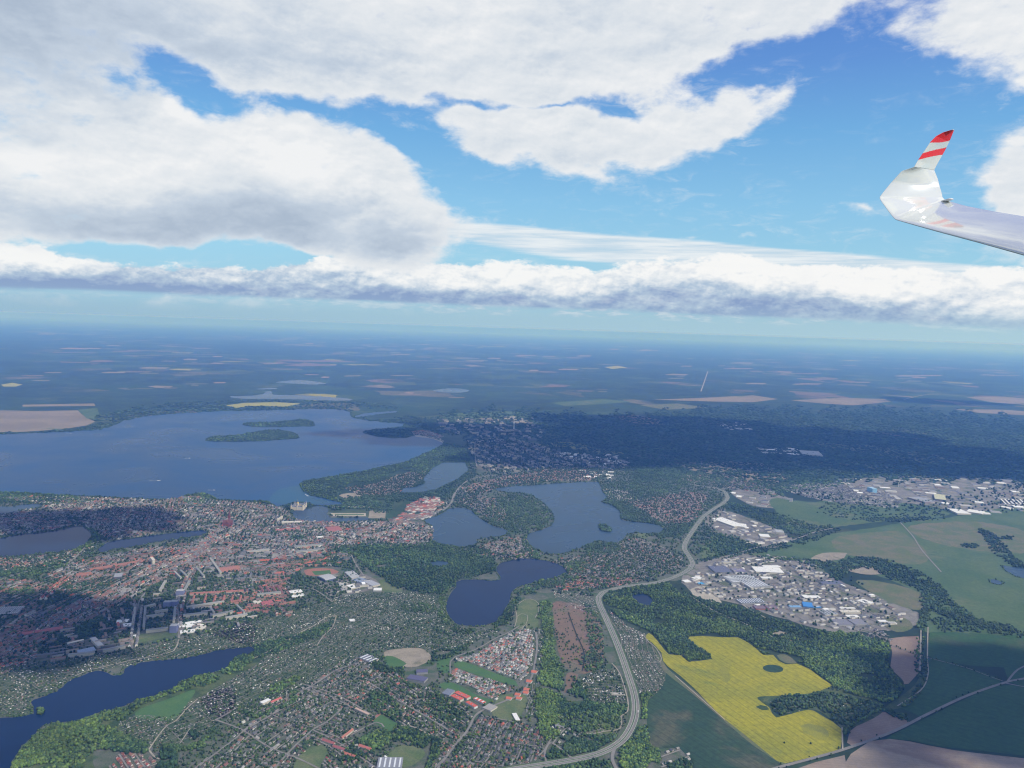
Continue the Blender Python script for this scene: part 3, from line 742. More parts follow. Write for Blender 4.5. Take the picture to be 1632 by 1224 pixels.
lake("lake", [(676, 830), (700, 821), (715, 812), (730, 810), (747, 812), (760, 823), (785, 838), (800, 843), (810, 848), (805, 853), (780, 857), (758, 860), (760, 867), (745, 871), (715, 870), (697, 866), (689, 861), (691, 850), (688, 838)], M_WATER2, .6)
lake("lake", [(790, 779), (815, 776), (860, 773), (900, 770), (955, 769), (958, 778), (967, 794), (957, 800), (975, 806), (987, 816), (990, 828), (1010, 832), (1045, 836), (1058, 843), (1052, 850), (1030, 850), (1003, 850), (990, 862), (975, 866), (955, 862), (938, 868), (912, 878), (890, 884), (868, 881), (850, 872), (838, 860), (842, 851), (862, 845), (880, 838), (884, 830), (876, 812), (860, 797), (840, 787), (800, 784)], M_WATER2, .6)
lake("lake", [(794, 900), (812, 894), (840, 891), (865, 893), (884, 897), (897, 904), (903, 912), (890, 919), (872, 924), (845, 930), (822, 938), (814, 950), (809, 964), (800, 980), (790, 991), (770, 997), (745, 998), (726, 994), (717, 984), (711, 967), (716, 950), (727, 936), (728, 928), (745, 924), (790, 926), (798, 920), (790, 908)], M_WATER, .7)
lake("lake", [(-260, 1160), (-100, 1150), (0, 1145), (45, 1141), (55, 1134), (50, 1120), (60, 1114), (90, 1103), (112, 1085), (130, 1078), (158, 1070), (180, 1078), (196, 1074), (198, 1066), (220, 1058), (245, 1054), (290, 1050), (318, 1045), (345, 1038), (372, 1034), (400, 1032), (408, 1036), (398, 1043), (378, 1048), (366, 1058), (355, 1068), (330, 1074), (300, 1082), (284, 1088), (280, 1096), (245, 1109), (214, 1118), (190, 1128), (160, 1136), (120, 1150), (75, 1154), (52, 1174), (32, 1194), (18, 1222), (0, 1290), (-260, 1340)], M_WATER, 1.0)
lake("pond", [(1008, 950), (1030, 948), (1040, 958), (1036, 966), (1018, 962)], M_WATER, .4)
lake("pond", [(1598, 902), (1615, 904), (1660, 912), (1660, 926), (1625, 920), (1603, 910)], M_WATER2, .4)
lake("pond", [(1579, 924), (1590, 925), (1598, 930), (1590, 932), (1580, 929)], M_WATER2, .2)
lake("pond", [(684, 898), (700, 895), (716, 898), (705, 903), (690, 903)], M_WATER2, .3)

# islands
ISL = []
def island(poly, name="island"): ISL.append(sheet(name, poly, M_WOODFLOOR, step=4, jit=.3))
I1 = [(387, 677), (398, 673), (440, 672), (480, 668), (500, 672), (502, 679), (480, 680), (440, 681), (400, 680)]
I2 = [(327, 702), (335, 696), (380, 693), (395, 690), (430, 685), (460, 687), (473, 692), (478, 698), (450, 701), (400, 704), (340, 704)]
I3 = [(952, 838), (962, 835), (975, 842), (974, 848), (960, 847)]
I4 = [(448, 812), (452, 806), (470, 801), (485, 800), (502, 805), (498, 810), (470, 813)]
I5 = [(59, 1132), (65, 1129), (71, 1134), (66, 1141), (60, 1140)]
for p_ in (I1, I2, I3, I4, I5): island(p_)
sheet("beach", [(661, 694), (668, 694), (690, 697), (708, 703), (706, 706), (690, 700), (662, 696)], M_SAND, step=4)

# ------------------------------------------------------------------ roads
ROADS = []
def road(line, width, mat=None, name="road", z=None, step=5.0):
    W = ribbon(name, line, width, mat or M_ROADFAR, z, step=step)
    ROADS.append((W, width)); return W
HWY = [(740, 1238), (800, 1230), (850, 1222), (900, 1214), (940, 1206), (968, 1196), (990, 1182), (1003, 1165), (1011, 1145), (1013, 1125), (1010, 1105), (1003, 1082), (994, 1055), (984, 1028), (973, 1002), (962, 978), (955, 962), (954, 952), (960, 945), (975, 940), (1005, 934), (1045, 929), (1080, 918), (1100, 906), (1104, 899), (1099, 888), (1091, 876), (1092, 866), (1105, 845), (1120, 825), (1138, 811), (1153, 802), (1160, 793), (1156, 785), (1145, 780), (1125, 776), (1100, 772)]
px = smooth_px(HWY, False, 5.0)
HW = G(px[:, 0], px[:, 1])
ribbon("road_verge", None, 42, M_VERGE, world=HW)
HZ = LAYER[0] = LAYER[0] + .05
ribbon("carriageway", None, 11.5, M_ROAD, world=HW, off=8.6)
ribbon("carriageway", None, 11.5, M_ROAD, world=HW, off=-8.6)
ribbon("central_reserve", None, 4, M_VERGE, world=HW)
LAYER[0] += .02
for o_ in (3.2, 14.0, -3.2, -14.0): ribbon("road_marking", None, .6, M_PAINT, world=HW, off=o_)
ROADS.append((HW, 48))
W_LOWROAD = road([(1150, 1250), (1200, 1236), (1240, 1224), (1300, 1208), (1345, 1195), (1420, 1168), (1480, 1138), (1540, 1110), (1600, 1089), (1632, 1082), (1750, 1060)], 13, M_ROADFAR)
W_PATH = road([(1395, 1010), (1415, 1026), (1445, 1038), (1480, 1049), (1540, 1065), (1575, 1078), (1598, 1086)], 6, M_ROADFAR)
road([(1600, 1089), (1650, 1098), (1750, 1110)], 8, M_ROADFAR)
road([(1606, 1086), (1622, 1068), (1650, 1055)], 8, M_ROADFAR)
road([(1468, 1005), (1467, 1040), (1466, 1070)], 7, M_TRACK, "farm_track")
road([(1479, 1000), (1478, 1050), (1479, 1075), (1468, 1100), (1430, 1126)], 5, M_TRACK, "farm_track")
road([(1342, 1160), (1343, 1195)], 5, M_TRACK, "farm_track")
road([(1435, 833), (1455, 855), (1470, 878), (1500, 912)], 9, M_ROADFAR)
road([(1060, 905), (1120, 898), (1170, 884), (1210, 872), (1260, 862), (1300, 848), (1330, 842)], 14, M_ROADFAR, "railway_track")
road([(1265, 787), (1300, 782), (1340, 779), (1380, 770)], 14)
road([(1547, 768), (1562, 790), (1580, 815)], 18)
road([(1125, 776), (1180, 783), (1210, 790)], 14)
road([(1240, 1020), (1200, 1000), (1140, 975), (1100, 950)], 7, M_TRACK, "farm_track")
road([(1180, 962), (1200, 975), (1220, 985)], 7, M_TRACK)
road([(600, 835), (650, 830), (680, 824), (708, 812), (720, 800), (724, 788), (740, 770), (760, 762), (830, 752), (890, 744)], 16)
road([(757, 700), (757, 725), (760, 745)], 14)
road([(1106, 905), (1140, 905), (1170, 900), (1250, 915), (1330, 950), (1400, 990)], 9, M_ROADFAR)
road([(1117, 624), (1122, 610), (1128, 592)], 28, M_TRACK, "far_road")
road([(1440, 637), (1470, 630), (1500, 628)], 28, M_TRACK, "far_road")
road([(690, 1236), (720, 1195), (745, 1165), (757, 1142), (775, 1130), (800, 1120), (828, 1108), (845, 1085), (852, 1060), (856, 1030), (854, 1008)], 9, M_ROADFAR)
road([(820, 1000), (824, 985), (822, 968), (835, 957)], 4, M_TRACK, "footpath")
road([(834, 957), (845, 955), (858, 962), (858, 975), (853, 985)], 4, M_TRACK, "footpath")
road([(822, 985), (832, 978), (841, 982), (838, 996), (826, 1003)], 3, M_TRACK, "footpath")
road([(840, 1000), (838, 995), (832, 1003)], 4, M_TRACK, "footpath")
road([(312, 1226), (330, 1212), (375, 1178), (395, 1160), (430, 1142), (470, 1110), (500, 1092), (530, 1072), (560, 1060)], 7, M_ROADFAR)
road([(343, 1148), (385, 1164), (430, 1192), (480, 1212), (520, 1232)], 7, M_ROADFAR)
road([(343, 1148), (360, 1140), (375, 1130)], 6, M_ROADFAR)
road([(430, 1234), (465, 1195), (500, 1163), (520, 1152), (545, 1130)], 7, M_ROADFAR)
road([(480, 1090), (540, 1110), (600, 1145)], 6, M_ROADFAR)
road([(590, 1090), (640, 1120), (700, 1155), (726, 1172)], 7, M_ROADFAR)
road([(500, 1100), (525, 1110), (560, 1128)], 6, M_ROADFAR)
road([(560, 1172), (600, 1152), (612, 1160)], 6, M_ROADFAR)
road([(500, 1165), (540, 1185), (600, 1225)], 6, M_ROADFAR)
road([(626, 1170), (640, 1158), (660, 1160), (690, 1175)], 6, M_TRACK)
road([(237, 1196), (255, 1170), (268, 1156), (280, 1150), (300, 1128), (315, 1115)], 5, M_TRACK, "farm_track")
road([(237, 1196), (245, 1206), (254, 1211)], 6, M_TRACK, "farm_track")
road([(284, 1190), (303, 1162)], 4, M_TRACK, "farm_track")
road([(405, 1050), (420, 1043), (445, 1030), (480, 1008), (500, 998), (520, 985), (536, 982)], 7, M_TRACK)
road([(536, 982), (530, 1000), (515, 1015), (505, 1030)], 5, M_TRACK)
road([(718, 1075), (718, 1055), (725, 1048), (760, 1035), (790, 1018), (812, 1008), (828, 998)], 7, M_ROADFAR)
road([(285, 1020), (282, 1030), (277, 1038), (250, 1046), (215, 1052), (180, 1060), (140, 1070), (120, 1078)], 6, M_TRACK)
road([(285, 1018), (285, 990), (283, 960), (295, 930), (312, 905), (345, 880)], 10, M_ROADFAR)
road([(210, 1035), (212, 1000), (222, 960), (232, 945)], 8, M_ROADFAR)
road([(0, 1005), (40, 985), (85, 965), (170, 925), (240, 900), (330, 865), (400, 830)], 13, M_ROADFAR)
road([(0, 925), (40, 912), (80, 905), (110, 897), (140, 870), (165, 862)], 12, M_ROADFAR)
road([(0, 1005), (40, 980)], 12, M_TRACK)
road([(450, 905), (460, 930), (500, 940), (530, 960)], 8, M_ROADFAR)
road([(560, 885), (570, 905), (590, 930)], 8, M_ROADFAR)
road([(858, 1206), (868, 1196), (876, 1182), (884, 1170)], 6, M_ROADFAR)
road([(870, 1214), (868, 1200), (877, 1185), (895, 1196), (912, 1210)], 8, M_ROADFAR)
road([(980, 1192), (976, 1212), (990, 1240)], 12, M_ROADFAR)
road([(935, 1170), (950, 1170), (962, 1167), (988, 1162), (990, 1142), (1000, 1135), (1000, 1115), (988, 1075), (975, 1058)], 5, M_TRACK, "farm_track")
road([(1076, 1078), (1110, 1108), (1155, 1148)], 4, M_SAND, "farm_track")
road([(1025, 1012), (1032, 1022), (1047, 1036), (1053, 1055), (1020, 1056)], 4, M_TRACK, "farm_track")
road([(906, 978), (918, 1010), (931, 1042), (928, 1070)], 5, M_DITCH, "ditch")
# ------------------------------------------------------------------ filling districts with buildings
LAKEP = [w_ for w_ in LAKES.values()]
def wpoly(poly, step=12): q_ = smooth_px(poly, True, step); return G(q_[:, 0], q_[:, 1])
KEEP = [wpoly(p_) for p_ in (RAPE, LOW_WHEAT)]
RESERVED = []                      # footprints of the single large buildings and open lots
for p_ in ([(594, 1150), (607, 1139), (636, 1155), (622, 1169)], [(612, 1040), (640, 1034), (672, 1034), (688, 1048), (676, 1060), (640, 1066), (618, 1062)],
           [(482, 1200), (500, 1190), (512, 1187), (524, 1196), (515, 1212), (500, 1240), (465, 1240), (470, 1218)],
           [(622, 1200), (640, 1188), (675, 1195), (690, 1180), (668, 1240), (600, 1240)], [(212, 1010), (285, 1003), (284, 1014), (216, 1028)],
           [(480, 905), (545, 905), (545, 919), (480, 919)], [(700, 1094), (720, 1088), (785, 1116), (778, 1121), (740, 1112)],
           [(724, 1062), (735, 1054), (780, 1070), (822, 1086), (826, 1094), (780, 1082)], [(645, 1066), (690, 1062), (700, 1085), (680, 1095), (645, 1085)],
           [(704, 1095), (740, 1092), (775, 1112), (765, 1132), (730, 1118), (700, 1105)], [(790, 1118), (800, 1108), (838, 1108), (834, 1135), (815, 1150), (785, 1140)]):
    RESERVED.append(wpoly(p_))
RESERVED.append(wpoly([(360, 646), (390, 642), (440, 641), (480, 643), (460, 648), (400, 647), (376, 650)]))
def blocked(pts, lakes=True, roads=True, keep=True, res=True, pad=2.0):
    bad = np.zeros(len(pts), bool)
    for P_ in (LAKEP if lakes else []) + (KEEP if keep else []) + (RESERVED if res else []):
        lo, hi = P_.min(0), P_.max(0)
        c = np.where((pts[:, 0] > lo[0]) & (pts[:, 0] < hi[0]) & (pts[:, 1] > lo[1]) & (pts[:, 1] < hi[1]))[0]
        if len(c): bad[c] |= inside(pts[c], P_)
    for p_ in ISLW: bad_i = inside(pts, p_); bad[bad_i] = False
    if roads:
        for W, wid in ROADS:
            lo, hi = W.min(0) - wid, W.max(0) + wid
            c = np.where((pts[:, 0] > lo[0]) & (pts[:, 0] < hi[0]) & (pts[:, 1] > lo[1]) & (pts[:, 1] < hi[1]))[0]
            if len(c): bad[c] |= near_line(pts[c], W, wid / 2 + pad)
    return bad
ISLW = ISL

RED = [(.21, .10, .078), (.18, .085, .07), (.235, .125, .095), (.165, .08, .068), (.33, .10, .07)]
BROWN = [(.15, .105, .09), (.18, .13, .115), (.13, .10, .09)]
GREY = [(.13, .135, .14), (.17, .17, .175), (.10, .105, .115), (.21, .205, .20)]
DARK = [(.06, .062, .068), (.08, .08, .085)]
PALE = [(.30, .295, .28), (.38, .37, .35), (.26, .25, .24)]
WALLS = [(.48, .46, .41), (.62, .60, .57), (.36, .32, .28), (.40, .36, .31), (.27, .24, .22)]
BRICK = [(.30, .17, .13), (.34, .22, .17)]
PAL = {'red': RED, 'brown': BROWN, 'grey': GREY, 'dark': DARK, 'pale': PALE}

REC = {'house': [], 'town_house': [], 'apartment_block': [], 'garden_shed': [], 'hall': []}
def pickcol(mix_, p=None):
    wts = list(mix_.values())
    if p is not None:       # neighbouring roofs tend to match
        f_ = math.sin(p[0] / 130 + 2 * math.sin(p[1] / 90)) * math.sin(p[1] / 150 + p[0] / 300)
        wts = [v * (3.5 if (f_ > .3 and i == 0) or (f_ < -.3 and i == 2) or (abs(f_) < .12 and i == 1) else 1) for i, v in enumerate(wts)]
    k = random.choices(list(mix_), weights=wts)[0]
    return k, random.choice(PAL[k])

STREETS = []
def wob(P, a=14.0):
    P = np.asarray(P, float)
    return P + a * np.stack([np.sin(P[..., 1] / 95 + np.sin(P[..., 0] / 210)), np.sin(P[..., 0] / 115 + 1.7 * np.sin(P[..., 1] / 170))], -1)
def grid(poly, axis, S, L, fn, cross=9, jit=.15, roadw=6.0, roads=True, skip=0.0):
    """lots along parallel streets. axis: two photo pixels giving the street direction"""
    W = wpoly(poly)
    A, B = G(*axis[0]), G(*axis[1])
    d = (B - A) / np.linalg.norm(B - A); n = np.array([-d[1], d[0]])
    c = W.mean(0); U = (W - c) @ d; V = (W - c) @ n
    v = math.floor(V.min() / S) * S
    ang = math.atan2(d[1], d[0])
    pts, meta = [], []
    while v < V.max():
        u = U.min(); k = 0
        while u < U.max():
            k += 1
            if cross and k % cross == 0: u += L * .9; continue
            for side in (-1, 1):
                if random.random() < skip: continue
                vv = v + side * S * .25 + random.uniform(-jit, jit) * S * .3
                uu = u + random.uniform(-jit, jit) * L
                pts.append(c + d * uu + n * vv); meta.append(side)
            u += L
        if roads:
            us = np.arange(U.min(), U.max(), 12.0)
            sp = wob(c + np.outer(us, d) + n * v)
            ok = inside(sp, W)
            STREETS.append((sp, ok, roadw))
        v += S
    if roads and cross:
        u = U.min() + L * cross * .93
        while u < U.max():
            vs = np.arange(V.min(), V.max(), 12.0)
            sp = wob(c + d * u + np.outer(vs, n))
            STREETS.append((sp, inside(sp, W), roadw)); u += L * (cross - .1)
    pts = wob(np.array(pts))
    ok = inside(pts, W)
    ok &= ~blocked(pts)
    for p_, m_, o_ in zip(pts, meta, ok):
        if o_: fn(p_, ang, m_)

def add(kind, p, rot, l, w, h, wall, roof, tag): REC[kind].append((p[0], p[1], rot, l, w, h, wall, roof, tag))

def houses(poly, axis, tag, S=56, L=17, mix_=None, cross=11, big=1.0, skip=.12, walls=None, turned=True, **k):
    mix_ = mix_ or {'red': 2.6, 'brown': 4, 'grey': 5, 'dark': 2.5, 'pale': 1.2}
    def fn(p, ang, side):
        kk, rc = pickcol(mix_, p)
        turn = random.choice((0, 0, math.pi / 2)) + random.gauss(0, .12) if turned else math.pi / 2 + random.gauss(0, .05)
        s = big * random.choice((random.uniform(.7, 1.2), random.uniform(.85, 1.45)))
        add('house', p, ang + turn, 11 * s, 8.2 * s, random.uniform(6, 8.5), random.choice(walls or WALLS), rc, (tag, kk))
    grid(poly, axis, S, L, fn, cross, skip=skip, **k)

def rows(poly, axis, tag, S=60, L=26, mix_=None, wallmix=WALLS, h=(10, 15), dep=12, cross=7, skip=.04, big=1.0, **k):
    mix_ = mix_ or {'brown': 4, 'red': 1.2, 'grey': 6, 'dark': 2, 'pale': 2}
    def fn(p, ang, side):
        kk, rc = pickcol(mix_, p)
        f_ = math.sin(p[0] / 75 + 1.5 * math.sin(p[1] / 60)) * math.sin(p[1] / 85)
        if f_ > .72: return                              # squares and gardens
        b_ = 1.0 if random.random() > .05 else 1.9
        add('town_house', p, ang + (math.pi / 2 if f_ < -.62 else 0), L * random.uniform(.95, 1.04) * (b_ if f_ > -.3 else 1), dep * random.uniform(.8, 1.2) * (1 + (b_ - 1) * .5), random.uniform(h[0], h[0] + 2) * (1 + (b_ - 1) * .3), wallmix[int(abs(math.sin(p[0] / 61 + p[1] / 47)) * 7.99) % len(wallmix)], rc, (tag, kk))
    grid(poly, axis, S, L, fn, cross, jit=.06, skip=skip, **k)

def slabs(poly, axis, tag, S=62, L=70, mix_=None, h=(11, 15), cross=4, skip=.25, gable=False, dep=11, **k):
    mix_ = mix_ or {'grey': 6, 'brown': 2, 'pale': 2, 'dark': 1}
    def fn(p, ang, side):
        kk, rc = pickcol(mix_, p)
        f_ = math.sin(p[0] / 160) * math.sin(p[1] / 140)
        add('apartment_block', p, ang + (math.pi / 2 if f_ > .15 or random.random() < .15 else 0), L * random.uniform(.4, .9), dep * random.uniform(.85, 1.1), random.uniform(*h), random.choice(WALLS[2:] + GREY), rc, (tag, kk, gable))
    grid(poly, axis, S, L, fn, cross, jit=.25, skip=skip, **k)

def sheds(poly, axis, tag, S=29, L=13, skip=.2, cross=12, mix_=None, **k):
    mix_ = mix_ or {'grey': 4, 'pale': 4, 'white': 1.6, 'brown': 3, 'dark': 2, 'red': .6}
    sheet('garden_ground', poly, M_GARDEN, z=Z_URB + .02)
    def fn(p, ang, side):
        if math.sin(p[0] / 52 + 1.4 * math.sin(p[1] / 37)) * math.sin(p[1] / 61) > .62: return
        kk, rc = pickcol(mix_, p)
        s = random.uniform(.7, 1.35)
        add('garden_shed', p, ang + random.choice((0, math.pi / 2)) + random.gauss(0, .15), 5.0 * s, 4.0 * s, random.uniform(2.4, 3.6), random.choice(WALLS + BROWN), rc, (tag, kk))
    grid(poly, axis, S, L, fn, cross, skip=skip, roadw=2.4, jit=.4, **k)

def halls(poly, axis, tag, S=95, L=75, mix_=None, skip=.25, sc=1.0, **k):
    mix_ = mix_ or {'grey': 5, 'pale': 4, 'dark': 3, 'white': 1.2, 'brown': 2}
    def fn(p, ang, side):
        kk, rc = pickcol(mix_, p)
        add('hall', p, ang + (math.pi / 2 if random.random() < .35 else 0), L * random.uniform(.35, .85) * sc, S * .5 * random.uniform(.3, .8) * sc, random.uniform(6, 12), random.choice(WALLS[:2]), rc, (tag, kk))
    grid(poly, axis, S, L, fn, 5, jit=.25, skip=skip, **k)
PAL['white'] = [(.72, .72, .70), (.66, .66, .64)]

# old town and inner districts
rows([(0, 795), (60, 792), (190, 795), (260, 797), (300, 790), (345, 798), (400, 801), (455, 812), (468, 828), (520, 832), (520, 860), (470, 880), (420, 880), (335, 858), (330, 845), (260, 850), (180, 860), (152, 848), (130, 838), (60, 848), (0, 852), (-60, 850), (-60, 815), (60, 812), (72, 804)], ((215, 860), (300, 800)), 'old town between the lakes', S=58)
rows([(470, 832), (600, 832), (650, 830), (690, 842), (690, 865), (640, 872), (560, 868), (520, 880), (470, 885), (430, 880)], ((470, 870), (560, 830)), 'old town below the palace garden', S=60, mix_={'red': 1.2, 'grey': 6, 'brown': 4, 'pale': 1.5, 'dark': 1})
rows([(330, 858), (420, 880), (530, 880), (560, 890), (520, 905), (470, 915), (450, 925), (400, 930), (330, 915), (290, 890), (300, 868)], ((330, 905), (450, 900)), 'inner town street rows', S=56, L=28, mix_={'grey': 6, 'brown': 3, 'red': 1.5})
rows([(0, 1010), (0, 930), (60, 925), (110, 900), (200, 880), (300, 868), (330, 885), (300, 910), (250, 930), (200, 960), (150, 985), (90, 1005), (60, 1030), (-40, 1050)], ((60, 1000), (230, 915)), 'brick district left of the avenue', S=62, L=28, mix_={'brown': 6, 'red': 2, 'grey': 5, 'dark': 2}, wallmix=BRICK + WALLS[1:])
rows([(470, 912), (520, 900), (522, 895), (450, 885), (430, 905), (420, 935), (450, 940)], ((450, 918), (520, 905)), 'red-roofed crescent', S=52, L=28, mix_={'red': 6, 'brown': 2}, wallmix=BRICK)
rows([(395, 952), (420, 945), (460, 950), (462, 985), (430, 980), (330, 975)], ((340, 968), (450, 950)), 'red-roofed housing combs', S=60, L=24, mix_={'red': 5, 'brown': 3}, wallmix=BRICK + WALLS, skip=.35)
houses([(345, 930), (450, 925), (460, 950), (400, 950), (340, 958)], ((345, 945), (450, 930)), 'small houses by the sports ground', mix_={'red': 4, 'brown': 4, 'grey': 2})
slabs([(205, 1010), (215, 960), (240, 945), (330, 915), (345, 945), (330, 960), (340, 985), (420, 985), (400, 1000), (345, 1000), (290, 1015), (290, 1005), (212, 1012)], ((210, 1000), (330, 985)), 'housing slabs by the garden colony', S=72, L=60, skip=.72)
slabs([(60, 1040), (100, 1005), (190, 970), (215, 960), (205, 1010), (212, 1030), (160, 1040), (80, 1055)], ((80, 1045), (200, 1025)), 'housing slabs above the near lake', S=66, L=70, mix_={'grey': 4, 'brown': 4, 'red': 2, 'dark': 2})
houses([(-40, 1062), (0, 1015), (60, 1030), (60, 1050), (0, 1075)], ((0, 1060), (60, 1040)), 'red roofs at the left edge', mix_={'red': 6, 'brown': 3})
houses([(-60, 893), (0, 890), (60, 886), (120, 876), (150, 870), (130, 885), (90, 900), (40, 908), (-60, 925)], ((0, 905), (120, 885)), 'lakeside villas at the left', mix_={'red': 3, 'brown': 3, 'grey': 4, 'pale': 2})
rows([(-60, 822), (0, 822), (60, 815), (120, 822), (130, 834), (60, 846), (0, 850), (-60, 855)], ((0, 840), (120, 828)), 'quarter between the two left lakes', S=60, L=24, skip=.3)
slabs([(0, 930), (-60, 935), (-60, 1000), (30, 960), (60, 935)], ((0, 950), (40, 935)), 'yards at the left edge', S=80, L=60, mix_={'pale': 3, 'grey': 3, 'red': 2})
rows([(620, 832), (680, 800), (715, 806), (680, 828), (640, 838)], ((620, 832), (690, 815)), 'riverside quarter', S=60, L=30, mix_={'red': 4, 'pale': 3, 'brown': 3})
rows([(645, 812), (665, 797), (700, 793), (705, 805), (680, 812), (650, 818)], ((650, 815), (700, 800)), 'pink-roofed clinic quarter', S=48, L=30, mix_={'red': 6, 'pale': 3}, skip=.1)
houses([(550, 778), (600, 770), (640, 755), (680, 752), (672, 766), (655, 778), (620, 790), (570, 788)], ((550, 785), (650, 760)), 'villas on the wooded spit', mix_={'red': 4, 'brown': 4, 'grey': 2}, S=62, L=22, skip=.25)
houses([(735, 778), (800, 760), (850, 752), (900, 742), (940, 745), (960, 757), (940, 766), (900, 766), (850, 769), (800, 776), (760, 788)], ((740, 785), (900, 748)), 'red settlement across the far bay', mix_={'red': 6, 'brown': 4, 'grey': 1}, big=1.25, S=56, L=22, skip=.15)
houses([(725, 800), (745, 790), (790, 795), (805, 812), (806, 832), (780, 826), (745, 806)], ((730, 800), (800, 820)), 'settlement on the isthmus', mix_={'brown': 4, 'grey': 4, 'red': 2}, big=1.1)
houses([(762, 872), (810, 858), (836, 858), (848, 875), (862, 886), (810, 892), (770, 890)], ((770, 885), (840, 865)), 'houses on the narrow neck between two lakes', mix_={'grey': 4, 'brown': 3, 'red': 2})
houses([(878, 895), (930, 885), (975, 868), (1010, 858), (1040, 865), (1070, 880), (1092, 900), (1060, 915), (1000, 932), (960, 935), (900, 940), (880, 925), (905, 912)], ((900, 935), (1040, 875)), 'settlement by the highway bend', mix_={'grey': 4, 'brown': 4, 'red': 2, 'dark': 2}, S=54, L=18, skip=.18)
houses([(880, 935), (940, 925), (1010, 922), (1000, 932), (960, 937), (900, 942)], ((890, 938), (1000, 926)), 'orange-roofed row by the highway bend', mix_={'red': 8, 'brown': 1}, S=46, L=17, big=1.15)
houses([(1000, 800), (1040, 793), (1090, 785), (1128, 790), (1125, 805), (1100, 832), (1050, 832), (1030, 815)], ((1020, 812), (1110, 800)), 'plum-roofed estate beyond the lake', mix_={'brown': 5, 'red': 4, 'grey': 2}, S=50, L=17, skip=.05)
houses([(960, 780), (1000, 782), (1010, 797), (985, 800), (965, 792)], ((965, 790), (1005, 786)), 'pale cottages on the far shore', mix_={'pale': 5, 'grey': 3}, S=60, skip=.3)
houses([(1080, 760), (1140, 755), (1200, 770), (1240, 790), (1160, 778), (1100, 770)], ((1090, 765), (1200, 775)), 'scattered houses by the far highway', big=1.3, skip=.4)
houses([(1245, 775), (1350, 772), (1440, 795), (1430, 810), (1380, 806), (1300, 796)], ((1260, 785), (1420, 800)), 'village in front of the far factories', big=1.25, mix_={'pale': 3, 'grey': 5, 'dark': 2}, skip=.2)
slabs([(745, 703), (800, 700), (870, 710), (900, 725), (960, 728), (1005, 740), (980, 750), (920, 742), (850, 750), (790, 755), (765, 745), (752, 725)], ((760, 745), (960, 735)), 'high-rise estate beyond the lakes', S=90, L=75, dep=13, h=(12, 26), mix_={'pale': 4, 'grey': 6, 'brown': 1}, skip=.3)
slabs([(690, 672), (760, 668), (850, 668), (860, 700), (800, 700), (720, 690)], ((700, 690), (850, 690)), 'blocks at the wood under the tower', S=150, L=110, dep=20, h=(15, 30), mix_={'pale': 5, 'grey': 5}, skip=.45)
houses([(655, 688), (680, 686), (706, 695), (704, 701), (690, 695), (660, 693)], ((660, 690), (705, 697)), 'beach resort', mix_={'red': 6, 'pale': 2}, big=1.8, S=70, L=34)

# estate of white gabled terraces
houses([(722, 1052), (748, 1046), (770, 1035), (800, 1018), (818, 1006), (845, 1003), (850, 1020), (848, 1058), (838, 1078), (828, 1086), (780, 1066)], ((735, 1052), (830, 1088)), 'white-gabled terrace estate', S=42, L=14, mix_={'red': 5, 'grey': 4, 'pale': 2}, cross=12, skip=.08, big=1.1, jit=.12, walls=[(.74, .73, .70), (.66, .64, .6)], turned=False)
houses([(715, 1082), (722, 1066), (780, 1084), (822, 1096), (800, 1106), (790, 1117), (750, 1102)], ((735, 1080), (800, 1106)), 'white-gabled terrace estate', S=40, L=14, mix_={'red': 4, 'grey': 5, 'pale': 2}, cross=12, skip=.08, big=1.1, jit=.12, walls=[(.74, .73, .70), (.66, .64, .6)], turned=False)
# garden city in the near foreground
houses([(385, 1150), (420, 1128), (470, 1100), (500, 1085), (540, 1055), (600, 1045), (612, 1062), (596, 1100), (560, 1128), (520, 1152), (470, 1190), (430, 1192), (385, 1164)], ((385, 1150), (540, 1062)), 'upper garden suburb', S=58, L=18, skip=.15)
houses([(612, 1062), (650, 1085), (700, 1105), (740, 1125), (752, 1142), (740, 1165), (726, 1175), (690, 1178), (640, 1160), (606, 1140), (590, 1120), (600, 1095)], ((600, 1095), (710, 1160)), 'suburb between the two schools', S=66, L=17, skip=.16)
houses([(520, 1152), (560, 1128), (596, 1142), (560, 1172), (600, 1200), (570, 1250), (480, 1250), (430, 1250), (470, 1190)], ((500, 1165), (600, 1225)), 'suburb round the soccer pitch', S=60, L=19, skip=.2)
houses([(385, 1166), (430, 1192), (468, 1192), (430, 1250), (300, 1250), (325, 1212), (375, 1180), (350, 1160)], ((325, 1218), (385, 1170)), 'suburb above the bottom corner', S=64, L=18, skip=.2)
houses([(690, 1180), (726, 1176), (745, 1165), (712, 1212), (690, 1250), (680, 1230), (700, 1200)], ((690, 1230), (740, 1165)), 'suburb beside the lower wood', S=52, L=16, skip=.15)
houses([(748, 1165), (760, 1140), (790, 1145), (830, 1150), (860, 1165), (872, 1190), (860, 1212), (800, 1224), (740, 1232), (700, 1250), (712, 1215)], ((700, 1230), (770, 1140)), 'slate-roofed estate beside the main road', S=48, L=15, mix_={'dark': 5, 'red': 3, 'grey': 3, 'brown': 2}, skip=.08)
houses([(150, 1262), (180, 1215), (200, 1195), (235, 1205), (262, 1226), (290, 1262)], ((200, 1196), (245, 1240)), 'red-roofed houses in the bottom corner', S=42, L=14, mix_={'red': 9, 'brown': 2}, skip=.08)
houses([(1056, 1200), (1075, 1188), (1100, 1200), (1106, 1224), (1050, 1224)], ((1056, 1215), (1100, 1200)), 'farmstead by the wheat', S=50, L=24, mix_={'grey': 4, 'pale': 3, 'brown': 2}, skip=.4)
houses([(1365, 1004), (1400, 1003), (1425, 1022), (1410, 1026), (1385, 1018), (1362, 1012)], ((1365, 1008), (1415, 1024)), 'hamlet at the wood edge', S=50, L=22, mix_={'dark': 4, 'grey': 4, 'pale': 1}, skip=.3)
